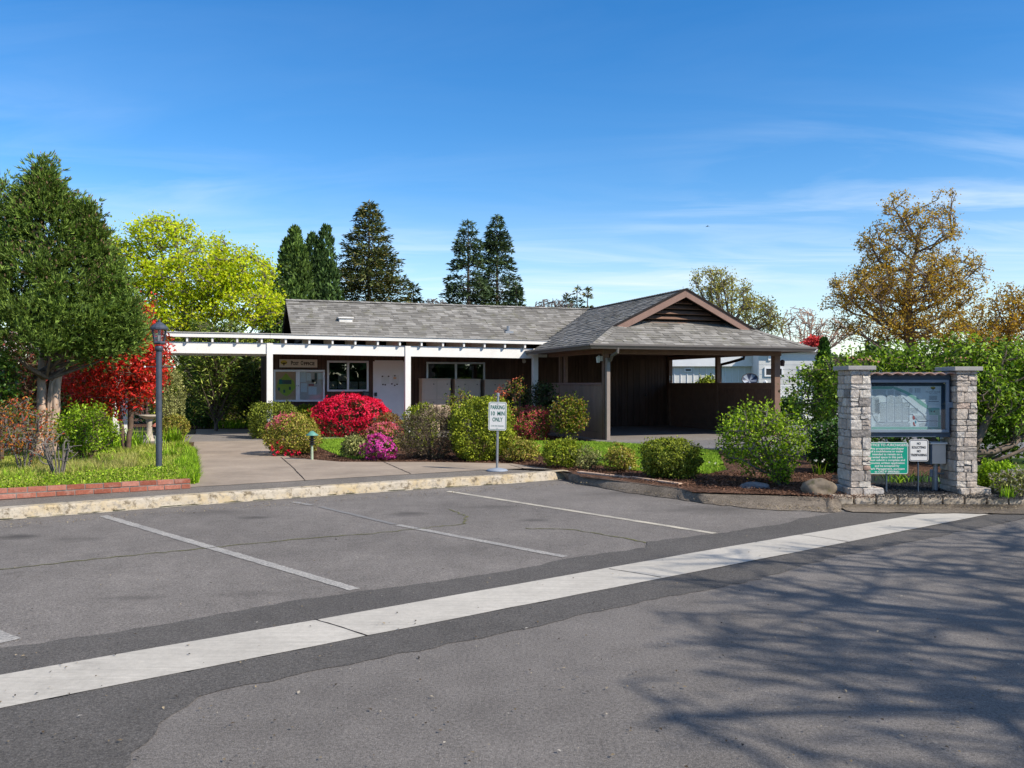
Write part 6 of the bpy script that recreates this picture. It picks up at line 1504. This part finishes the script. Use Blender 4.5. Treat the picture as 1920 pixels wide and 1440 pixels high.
# feathery bright bush
bushy('feathery_bush', 'feathery bright yellow-green bush in front of the red-leaved shrub', 165, 872, 14.3, 100, 225, 760, 856, LF['brightgreen'], (14, 70, 300), 9, .05, .022, .06, 62, .02, 8)
bushy('feathery_bush', 'darker green bush between the spruce trunks and the feathery bush', 140, 846, 17.6, 112, 190, 735, 810, LF['camellia'], (10, 50, 180), 9, .055, .03, .06, 63, .02, 6)
bushy('heavenly_bamboo', 'twiggy shrub with orange, red and yellow young leaves at the picture edge', 45, 890, 13.2, -20, 108, 742, 868, LF['nandina'], (12, 60, 170), 4, .05, .024, .05, 64, .014, 12, bark='bark_grey')
bushy('camellia_shrub', 'glossy dark green shrub by the trunks of the big spruce', 0, 860, 14.5, -90, 36, 645, 790, LF['camellia'], (12, 70, 330), 9, .06, .038, .06, 65, .03, 6)
bushy('bare_twigs', 'clump of bare grey cut stems in the flower bed', 110, 908, 12.3, 55, 152, 805, 880, None, (14, 26, 40), 0, .01, .01, .1, 66, .016, 14, bark='bark_grey')
env = [(px3(250,690,17)[0], 17, 2.0, .75, .7, .85), (px3(195,725,17)[0], 17, 1.5, .9, .7, .7), (px3(272,700,17)[0], 17.2, 1.9, .34, .5, .8), (px3(268,610,18)[0], 18, 2.6, .26, .4, .75, .05)]
tree('photinia_shrub', 'tall shrub with glossy bright red new leaves behind the lamp post', (px3(235,800,17)[0], 17., Z1), None, env, (20, 140, 620), LF['photinia'], 10, .085, .034, .085, 67, .05, 'twig', .004,
     trunks=[[(px3(235,800,17)[0], 17, Z1), (px3(220,740,17)[0], 17, 1.2), (px3(200,700,17)[0], 17.1, 1.8)], [(px3(240,800,17)[0], 17, Z1), (px3(255,720,17)[0], 17, 1.5), (px3(265,640,17)[0], 17.3, 2.4), (px3(265,560,17)[0], 17.8, 3.4)]], cat='shrub', crown='foliage', upb=.35)
env = [(px3(70,690,18.5)[0], 18.5, 1.9, 1.0, .7, .9), (px3(150,690,18.5)[0], 18.5, 1.7, .8, .7, .9)]
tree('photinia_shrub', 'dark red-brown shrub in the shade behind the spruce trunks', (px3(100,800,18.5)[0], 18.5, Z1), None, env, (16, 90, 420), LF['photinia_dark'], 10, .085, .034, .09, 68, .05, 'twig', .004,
     trunks=[[(px3(100,800,18.5)[0], 18.5, Z1), (px3(90,740,18.5)[0], 18.5, 1.2), (px3(80,700,18.5)[0], 18.6, 1.8)], [(px3(110,800,18.5)[0], 18.5, Z1), (px3(140,720,18.5)[0], 18.5, 1.5)]], cat='shrub', crown='foliage')
shrub('grey_shrub', 'soft grey-green shrub behind the lamp post at the edge of the walkway', 296, 342, 690, 790, LF['greygreen'], 8000, .04, .02, 2.4, seed=69, dd=20.5, lump=.15)
shrub('path_shrub', 'low green rounded shrub at the bend of the concrete path', 300, 352, 779, 815, LF['azalea_leaf'], 4500, .038, .022, 2.3, seed=70, dd=20.2, lump=.15)

# ---- the big spruce
def big_spruce():
    rg = np.random.default_rng(3); d0 = 15.; kx = F/d0; bx_ = (88-960)/kx
    t = thing('spruce_tree', 'big dense blue-green spruce with several bare trunks and brown-tipped shoots', 'tree', (bx_, d0, Z1))
    zz = lambda py: H+(720-py)/kx
    for ti, ps in enumerate(([(70,850),(76,770),(73,690),(80,600)], [(94,872),(99,790),(105,690),(112,600)], [(88,858),(90,740),(98,660),(40,560)], [(90,855),(95,720),(150,640),(170,560)])):
        q = MB(); pts = [Vector(((x-960)/kx, d0+.1*i*(.5 if i else 0), zz(y) if i else Z1-.05)) for i, (x, y) in enumerate(ps)]
        fine = []; 
        for a, b in zip(pts, pts[1:]):
            for j in range(4): fine.append(a.lerp(b, j/4)+Vector((R.uniform(-.012,.012), R.uniform(-.01,.01), 0)))
        fine.append(pts[-1]); q.tube(fine, [(.082,.070,.03,.028)[ti]*(1-.45*i/len(fine))*R.uniform(.92,1.08)+.01 for i in range(len(fine))], 12); q.build('trunk', M['bark_pale'], t, smooth=True)
    lobes = [((84,296),[(300,.01),(322,.05),(350,.14),(385,.30)], 1., 60), ((86,330),[(332,.05),(352,.18),(385,.42),(450,.80),(500,.95),(560,1.20),(620,1.42),(650,1.25),(668,.75)], 1.0, 720),
             ((8,345),[(345,.02),(400,.30),(500,.75),(600,1.0),(650,.8)], 1., 260), ((164,378),[(382,.02),(420,.14),(500,.42),(600,.72),(655,.6),(672,.3)], 1., 210), ((-60,420),[(420,.05),(520,.7),(640,.95)], 1., 120), ((214,490),[(490,.02),(540,.18),(640,.40),(672,.25)], 1., 110)]
    for (sx, sy) in ((62,345),(110,372),(134,396),(158,398),(172,418),(182,445),(196,478),(212,508),(228,540),(150,425),(30,386),(50,378),(246,575),(256,612)): lobes.append(((sx, sy-14), [(sy-14,.01),(sy+6,.07),(sy+34,.12)], 1., 13))
    Pc = []; Nc = []; Tp = []
    for (tx, ty), prof, _, n in lobes:
        ys = np.array([a for a, b in prof]); rs = np.array([b for a, b in prof]); py = rg.random(n*3)*(ys[-1]-ys[0])+ys[0]; r = np.interp(py, ys, rs)
        keep = rg.random(n*3) < (r+.12)/(rs.max()+.12); py, r = py[keep][:n], r[keep][:n]; m = len(py); cutl = 612; a = rg.uniform(0, 6.28, m)
        cx = (tx-960)/kx + (np.clip(py-ty, 0, 400)/400)*(bx_-(tx-960)/kx)*.35
        bump_ = 1+.13*np.sin(a*4+py*.03)+.1*np.sin(a*7-py*.055); rr_ = r*bump_*(1-.38*rg.random(m)**1.8)
        p = np.stack([cx+np.cos(a)*rr_, d0+np.sin(a)*rr_*.9, zz(py)], 1); nrm_ = unit(np.stack([np.cos(a), np.sin(a)*.9, np.full(m, .45)], 1)); kp = ~((p[:,0] < (48-960)/kx) & (p[:,2] < zz(612) + .25*((48-960)/kx-p[:,0]))); Pc.append(p[kp]); Nc.append(nrm_[kp]); Tp.append(((700-py)/400)[kp])
    Pc = np.concatenate(Pc); Nc = np.concatenate(Nc); Tp = np.concatenate(Tp); nc = len(Pc); k = 15
    Pp = np.repeat(Pc, k, 0); Nn = np.repeat(Nc, k, 0); n = len(Pp)
    off = rg.normal(0, 1, (n, 3))*.085; Pp = Pp+off; D = unit(Nn*.75 + off*4.5 + rg.normal(0, .35, (n, 3)) + [0,0,.40]); Ls = rg.uniform(.09, .17, n)
    # each shoot is a brush of 6 narrow needle sprays
    j = 8; P6 = np.repeat(Pp, j, 0); D6 = np.repeat(D, j, 0); L6 = np.repeat(Ls, j)*rg.uniform(.55, 1.1, n*j); fo = rg.random(n*j)*.45
    P6 = P6 + D6*(np.repeat(Ls, j)*fo)[:, None]; D6 = unit(D6 + rdir(rg, n*j)*.48)
    add_leaves('crown', P6, D6, rdir(rg, n*j), L6*.8, .017, LF['spruce'], t)
    sel = (np.repeat(Tp, k) > .35) & (rg.random(n) < .16)
    ti = Pp[sel] + D[sel]*Ls[sel][:, None]*.8; P3 = np.repeat(ti, 3, 0); add_leaves('brown_shoot_tips', P3, unit(np.repeat(D[sel], 3, 0)+rdir(rg, len(P3))*.3+[0,0,.3]), rdir(rg, len(P3)), .06, .022, LF['spruce_tip'], t)
    q = MB()
    for i in range(70):
        c = Pc[rg.integers(nc)]; s = Vector((bx_+rg.normal(0,.08), d0, max(1.6, c[2]-.5-rg.random()*.4))); e = Vector(c); q.tube([s, s.lerp(e, .5)+Vector((0,0,-.05)), s.lerp(e, .92)], [.035,.02,.008], 5, cap=False)
    q.build('limbs', M['bark'], t)
big_spruce()

# ---- trees beyond the walkway and roof
d = 33.; kx = F/d
def E(px, py, rx, ry, dd=d, dy=None): return ((px-960)/F*dd, dd, H+(720-py)/F*dd, rx/F*dd, (dy or rx)/F*dd, ry/F*dd)
env = [E(300,440,65,36), E(370,520,100,50), E(440,500,70,40), E(250,510,60,60), E(210,470,30,55), E(330,590,90,40), E(460,570,70,45), E(500,540,22,60), E(345,425,30,20), E(250,590,60,40), E(400,460,40,22), E(515,590,20,30)]
tree('maple_tree', 'spreading tree in bright yellow-green spring leaf behind the walkway canopy', ((350-960)/kx, d, 0), [((352-960)/kx, d, 2.5), ((345-960)/kx, d+.2, 4.2)], env, (34, 260, 1500), LF['maple'], 9, .11, .085, .14, 71, .22, 'bark_grey', .012, upb=.1)
C1 = 'tall conifers standing beyond the roof'
column('cedar_tree', 'dense mid-green rounded cedar nearest the yellow-green tree', ((548-960)/F*50, 50, 0), zy(428,50), 1.6, LF['cedar'], 72, 15000, .26, .12, tips=((-.25,.93),(.15,1.),(.5,.9)), group=C1)
column('cedar_tree', 'darker upright cedar with a forked top beside the Douglas fir', ((600-960)/F*52, 52, 0), zy(427,52), 1.6, LF['cedar_dark'], 73, 14000, .28, .12, tips=((-.45,.96),(.35,1.),(.0,.9),(.7,.8)), group=C1)
conifer('fir_tree', 'tall broad ragged fir with brownish cones, highest of the conifers', ((692-960)/F*55, 55, 0), zy(379,55), 2.2, 4.3, LF['far_conifer'], 74, 260, 170, .34, .10, group=C1, ragged=.45, lift=.12, droop=.1, prof=.72)
conifer('fir_tree', 'small dark conifer tip just above the roof ridge', ((775-960)/F*60, 60, 0), zy(533,60), 1.5, 2.1, LF['far_conifer'], 75, 110, 60, .4, .13, group=C1, prof=.8)
conifer('spruce_tree', 'slim open spruce, the shorter of the paired spruces', ((878-960)/F*58, 58, 0), zy(415,58), 2, 2.7, LF['far_blue'], 76, 170, 140, .34, .10, group=C1, lift=.05, droop=.12, prof=.62, ragged=.3)
conifer('spruce_tree', 'slim spruce, the taller of the paired spruces', ((932-960)/F*60, 60, 0), zy(405,60), 2, 2.8, LF['far_blue'], 77, 190, 150, .34, .10, group=C1, lift=.05, droop=.12, prof=.66, ragged=.3)
conifer('spruce_tree', 'short dense spruce tucked against the taller of the pair', ((968-960)/F*57, 57, 0), zy(530,57), 2, 1.4, LF['far_blue'], 78, 90, 60, .4, .14, group=C1)
for i, (px, py, dd, tl) in enumerate(((1067,553,75,-.2), (1080,538,76,.1), (1095,541,75,.35))):
    conifer('fir_tree', ['far thin conifer with a bent tip, shortest of a trio near the carport roof', 'far thin conifer in the middle of a trio near the carport roof', 'far thin conifer leaning away, last of a trio near the carport roof'][i], ((px-960)/F*dd, dd, 0), zy(py, dd), 2, 1.3, LF['far_conifer'], 79+i, 80, 34, .45, .13, group=C1, tilt=tl, prof=.9, ragged=.5)

env = [E(1660,450,55,40,45), E(1740,430,60,50,45), E(1770,380,25,35,45), E(1690,390,45,30,45), E(1620,545,70,45,45), E(1700,530,100,60,45), E(1790,520,60,60,45), E(1810,590,45,45,45), E(1640,610,80,35,45), E(1730,610,90,40,45), E(1575,570,38,25,45), E(1640,480,35,35,45)]
tree('oak_tree', 'large open tree with golden-brown young leaves beyond the map case', ((1705-960)/F*45, 45, 0), [((1707-960)/F*45, 45, 3), ((1700-960)/F*45, 45, 6.5), ((1722-960)/F*45, 45, 9)], env, (54, 380, 1700), LF['oak'], 7, .115, .08, .13, 91, .30, 'bark', .013, upb=.1)
env = [E(1330,530,40,30,50), E(1370,560,50,40,50), E(1420,590,45,35,50), E(1300,560,20,25,50), E(1450,610,28,24,50), E(1350,520,30,20,50)]
tree('young_oak_tree', 'thinly leaved yellow-green tree rising behind the carport gable', ((1372-960)/F*50, 50, 0), [((1372-960)/F*50, 50, 2.5), ((1368-960)/F*50, 50, 4.5)], env, (26, 140, 480), LF['goldgreen'], 6, .12, .08, .13, 92, .18, 'bark_grey', .013, upb=.1)
env = [E(1885,590,38,60,42), E(1915,620,45,60,42), E(1860,640,38,45,42), E(1950,580,40,60,42), E(1820,640,60,35,42)]
tree('young_oak_tree', 'golden-green young tree beside the large golden-brown one', ((1890-960)/F*42, 42, 0), [((1890-960)/F*42, 42, 2.5), ((1890-960)/F*42, 42, 4)], env, (24, 150, 650), LF['oak'], 7, .12, .08, .13, 93, .16, 'bark', .012, upb=.1)
env = [E(1500,610,38,42,60), E(1560,620,45,30,60)]
tree('bare_tree', 'pale leafless tree beyond the end of the carport roof', ((1505-960)/F*60, 60, 0), [((1505-960)/F*60, 60, 2.5)], env, (30, 220, 600), None, 0, .1, .1, .1, 94, .16, 'bark_pale', .014)
env = [E(815,572,30,14,70), E(1040,572,42,12,70)]
tree('bare_tree', 'pale bare twigs showing just above the long roof ridge', ((815-960)/F*70, 70, 0), [((815-960)/F*70, 70, 2.5)], env[:1], (16, 90, 200), None, 0, .1, .1, .1, 95, .16, 'bark_grey', .016)
tree('bare_tree', 'pale bare treetop between the spruces and the carport roof', ((1040-960)/F*70, 70, 0), [((1040-960)/F*70, 70, 2.5)], env[1:], (16, 90, 200), None, 0, .1, .1, .1, 96, .16, 'bark_grey', .016)
env = [E(1525,648,18,12,52)]
tree('ornamental_tree', 'small red-leaved tree just past the carport gutter', ((1525-960)/F*52, 52, 0), [((1525-960)/F*52, 52, 2.5)], env, (12, 60, 160), LF['redtree'], 9, .16, .12, .12, 97, .08, 'bark', .01)
column('cypress_tree', 'narrow dark green columnar evergreen between the carport and the pillar', ((1545-960)/F*26, 26, .1), zy(638,26)-.1, .30, LF['laurel_dark'], 98, 7000, .12, .05)
env = [E(510,560,25,50,44), E(520,610,30,40,44)]
tree('maple_tree', 'small green tree between the yellow-green maple and the shingle roof', ((505-960)/F*44, 44, 0), [((505-960)/F*44, 44, 3)], env, (14, 90, 300), LF['cedar'], 10, .18, .12, .16, 99, .14, 'bark', .01)

# hedge and conifers seen through the walkway
def hedge(name, label, x0, x1, y, z0, z1, dep, leaf, n, L, W, seed):
    rg = np.random.default_rng(seed); t = thing(name, label, 'hedge', ((x0+x1)/2, y, z0))
    a = rg.random(n); f = rg.random(n); top = rg.random(n) < dep/(z1-z0+dep)
    X = x0+(x1-x0)*a; Zz = z0+(z1-z0)*f; wv = .12*np.sin(X*3+Zz*2)+.1*np.sin(X*7-Zz*5)+.06*np.sin(X*13+Zz*11)
    Yy = y+wv+rg.random(n)**1.5*.30; Zz = np.where(top, z1+.5*wv-.1*rg.random(n), Zz); Yy = np.where(top, y+rg.random(n)*dep, Yy)
    D = unit(rdir(rg, n)+[0,-.5,.3]); Nn = unit(rdir(rg, n)*.7+[0,-.6,.6]); s = rg.uniform(.6,1.3,n)
    add_leaves('foliage', np.stack([X, Yy, Zz], 1), D, Nn, L*s, W*s, leaf, t)
    q = MB(); x = x0+.2
    while x < x1: q.tube([(x, y+dep*.5, z0-.05), (x+.05, y+dep*.5, z0+(z1-z0)*.85)], [.03,.012], 5); x += .45
    q.build('stems', M['twig'], t); return t
hedge('tall_hedge', 'tall leafy hedge across the far end of the walkway opening', (280-960)/F*29, (500-960)/F*29, 29, .1, 3.1, .8, LF['hedge'], 30000, .085, .05, 21)
hedge('tall_hedge', 'tall dark hedge behind the red shrub and the spruce trunks', (-300-960)/F*30, (290-960)/F*30, 30, .1, 2.9, .8, LF['laurel_dark'], 26000, .09, .055, 22)
hedge('tall_hedge', 'low dark hedge behind the tall shrub and the white fence', (1560-960)/F*38, (2000-960)/F*38, 31.5, .1, 1.7, .8, LF['laurel_dark'], 16000, .10, .06, 23)
conifer('pine_shrub', 'bushy pine with upright pale candles beyond the canopy, half in shade', ((405-960)/F*25, 25, .12), 2.9, .1, 1.05, LF['pine'], 24, 170, 70, .16, .035, prof=.35, lift=.55, droop=0., ragged=.3, r0=.06)
conifer('pine_shrub', 'dark ferny conifer against the end wall of the building', ((468-960)/F*27.3, 27.3, .12), 2.4, .1, .75, LF['pine'], 25, 130, 60, .16, .035, prof=.35, lift=.4, droop=0., ragged=.3, r0=.06)
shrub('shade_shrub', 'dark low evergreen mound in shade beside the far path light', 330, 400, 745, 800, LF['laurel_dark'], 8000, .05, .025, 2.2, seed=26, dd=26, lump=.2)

# ---- the leafless street tree whose branches shade the road
env = [(9.9, 1.9, 6.0, 2.7, 2.6, 1.4), (12.3, 4.2, 6.0, 2.3, 1.7, 1.3), (11., .3, 7.2, 2.6, 2.2, 1.2), (9.3, -.2, 6.2, 2.3, 1.9, 1.2)]
tree('street_tree', 'leafless spreading tree beside the road, casting branch shadows on the asphalt', (12.4, .8, 0), [(12.3, .9, 2.4), (11.8, 1.4, 4.0)], env, (40, 300, 1500), LF['oak'], 1, .05, .035, .10, 200, .22, 'bark', .0098, up=.2, wob=.16, cat='tree')

# trees across the street, behind the viewer: what the windows reflect
rg = np.random.default_rng(45); n = 22000; X = -60+120*rg.random(n); Zt = 6.+2.5*np.sin(X*.3)+1.3*np.sin(X*.9+1)+.8*np.sin(X*2.3); f = rg.random(n)
pp = np.stack([X, -32-rg.random(n)*4+2*f, Zt*f], 1); add_leaves('roadside_trees', pp, unit(rdir(rg, n)+[0,.3,.3]), unit(rdir(rg, n)+[0,.5,.5]), .9, .55, LF['cedar_dark'], None, loc=(0,0,0), kind='stuff')
# far wood closing the horizon
rg = np.random.default_rng(44); n = 60000; a = rg.random(n); X = -110+220*a; Zt = 3.6+1.3*np.sin(X*.35)+.8*np.sin(X*1.1+1)+.5*np.sin(X*2.7); f = rg.random(n)
pp = np.stack([X, 95+rg.random(n)*3-2*f, Zt*f], 1); add_leaves('treeline', pp, unit(rdir(rg, n)+[0,-.3,.3]), unit(rdir(rg, n)+[0,-.5,.5]), .8, .5, LF['cedar_dark'], None, loc=(0,0,0), kind='stuff')
# ================================================================ sky, sun, camera
sc = bpy.context.scene
w = bpy.data.worlds.new('World'); sc.world = w; w.use_nodes = True; nt = w.node_tree; bg = nt.nodes['Background']
sky = N(nt, 'ShaderNodeTexSky', sky_type='NISHITA', sun_disc=False)
sky.sun_elevation = SUN_EL; sky.sun_rotation = math.atan2(SUN_AZ[0], SUN_AZ[1]); sky.altitude = 50; sky.air_density = 1.0; sky.dust_density = .0; sky.ozone_density = 2.2
# thin cirrus streaks, laid out by direction on a high flat layer
tc = N(nt, 'ShaderNodeTexCoord'); sp = N(nt, 'ShaderNodeSeparateXYZ'); nt.links.new(tc.outputs['Generated'], sp.inputs[0])
mz = N(nt, 'ShaderNodeMath', operation='MAXIMUM'); mz.inputs[1].default_value = .03; nt.links.new(sp.outputs[2], mz.inputs[0])
dv = N(nt, 'ShaderNodeMath', operation='ADD'); dv.inputs[1].default_value = .09; nt.links.new(mz.outputs[0], dv.inputs[0])
dx = N(nt, 'ShaderNodeMath', operation='DIVIDE'); nt.links.new(sp.outputs[0], dx.inputs[0]); nt.links.new(dv.outputs[0], dx.inputs[1])
dy = N(nt, 'ShaderNodeMath', operation='DIVIDE'); nt.links.new(sp.outputs[1], dy.inputs[0]); nt.links.new(dv.outputs[0], dy.inputs[1])
cb = N(nt, 'ShaderNodeCombineXYZ'); nt.links.new(dx.outputs[0], cb.inputs[0]); nt.links.new(dy.outputs[0], cb.inputs[1])
q1 = mapped(nt, cb.outputs[0], (.55, 1.6, 1), (0, 0, math.radians(-8)), (7.3, .6, 0))
n1_ = noise(nt, q1, 1.3, 7, .58, .9)
q2 = mapped(nt, cb.outputs[0], (.35, .5, 1), (0,0,0), (1.3, .2, 0)); n2_ = noise(nt, q2, .9, 3, .5)
r1 = ramp(nt, [(.42, 0.), (.78, 1.)], n1_).outputs[0]; r2 = ramp(nt, [(.36, .12), (.60, 1.)], n2_).outputs[0]
ml = N(nt, 'ShaderNodeMath', operation='MULTIPLY'); nt.links.new(r1, ml.inputs[0]); nt.links.new(r2, ml.inputs[1])
m3 = N(nt, 'ShaderNodeMath', operation='MULTIPLY'); nt.links.new(ml.outputs[0], m3.inputs[0]); m3.inputs[1].default_value = 1.0
sp_z = sp.outputs[2]; hs = N(nt, 'ShaderNodeHueSaturation'); hs.inputs['Saturation'].default_value = 1.42; hs.inputs['Hue'].default_value = .505; hs.inputs['Value'].default_value = 1.14; nt.links.new(sky.outputs[0], hs.inputs['Color']); mr = ramp(nt, [(0., .5), (.22, .70), (.44, .70), (.62, .42), (1., .35)], sp_z); mr2 = N(nt, 'ShaderNodeMath', operation='MULTIPLY'); mr2.inputs[1].default_value = 2.; nt.links.new(mr.outputs[0], mr2.inputs[0]); nt.links.new(mr2.outputs[0], hs.inputs['Saturation'])
band = ramp(nt, [(.04, .3), (.12, 1.), (.20, .8), (.30, .12), (.5, .02)], sp.outputs[2]).outputs[0]
m4 = N(nt, 'ShaderNodeMath', operation='MULTIPLY'); nt.links.new(m3.outputs[0], m4.inputs[0]); nt.links.new(band, m4.inputs[1])
c = mixc(nt, hs.outputs[0], (5.6, 6.5, 7.6), m4.outputs[0])
nt.links.new(c, bg.inputs['Color']); bg.inputs['Strength'].default_value = .125
L = bpy.data.lights.new('sun', 'SUN'); L.energy = 4.8; L.angle = math.radians(.5); L.color = (1., .91, .79)
so_ = bpy.data.objects.new('sun', L); C.objects.link(so_)
dirv = Vector((SUN_AZ[0]*math.cos(SUN_EL), SUN_AZ[1]*math.cos(SUN_EL), math.sin(SUN_EL))); so_.rotation_euler = dirv.to_track_quat('Z', 'Y').to_euler(); so_.location = dirv*30
cam = bpy.data.cameras.new('camera'); cam.sensor_width = 36; cam.lens = F/1920*36; cam.clip_end = 3000; cam.clip_start = .05
co = bpy.data.objects.new('camera', cam); C.objects.link(co); co.location = (0, 0, H); co.rotation_euler = (math.radians(90), 0, 0); sc.camera = co
sc.view_settings.view_transform = 'Standard'; sc.view_settings.look = 'None'; sc.view_settings.gamma = 1; sc.view_settings.exposure = .35
sc.cycles.max_bounces = 8; sc.cycles.transparent_max_bounces = 12
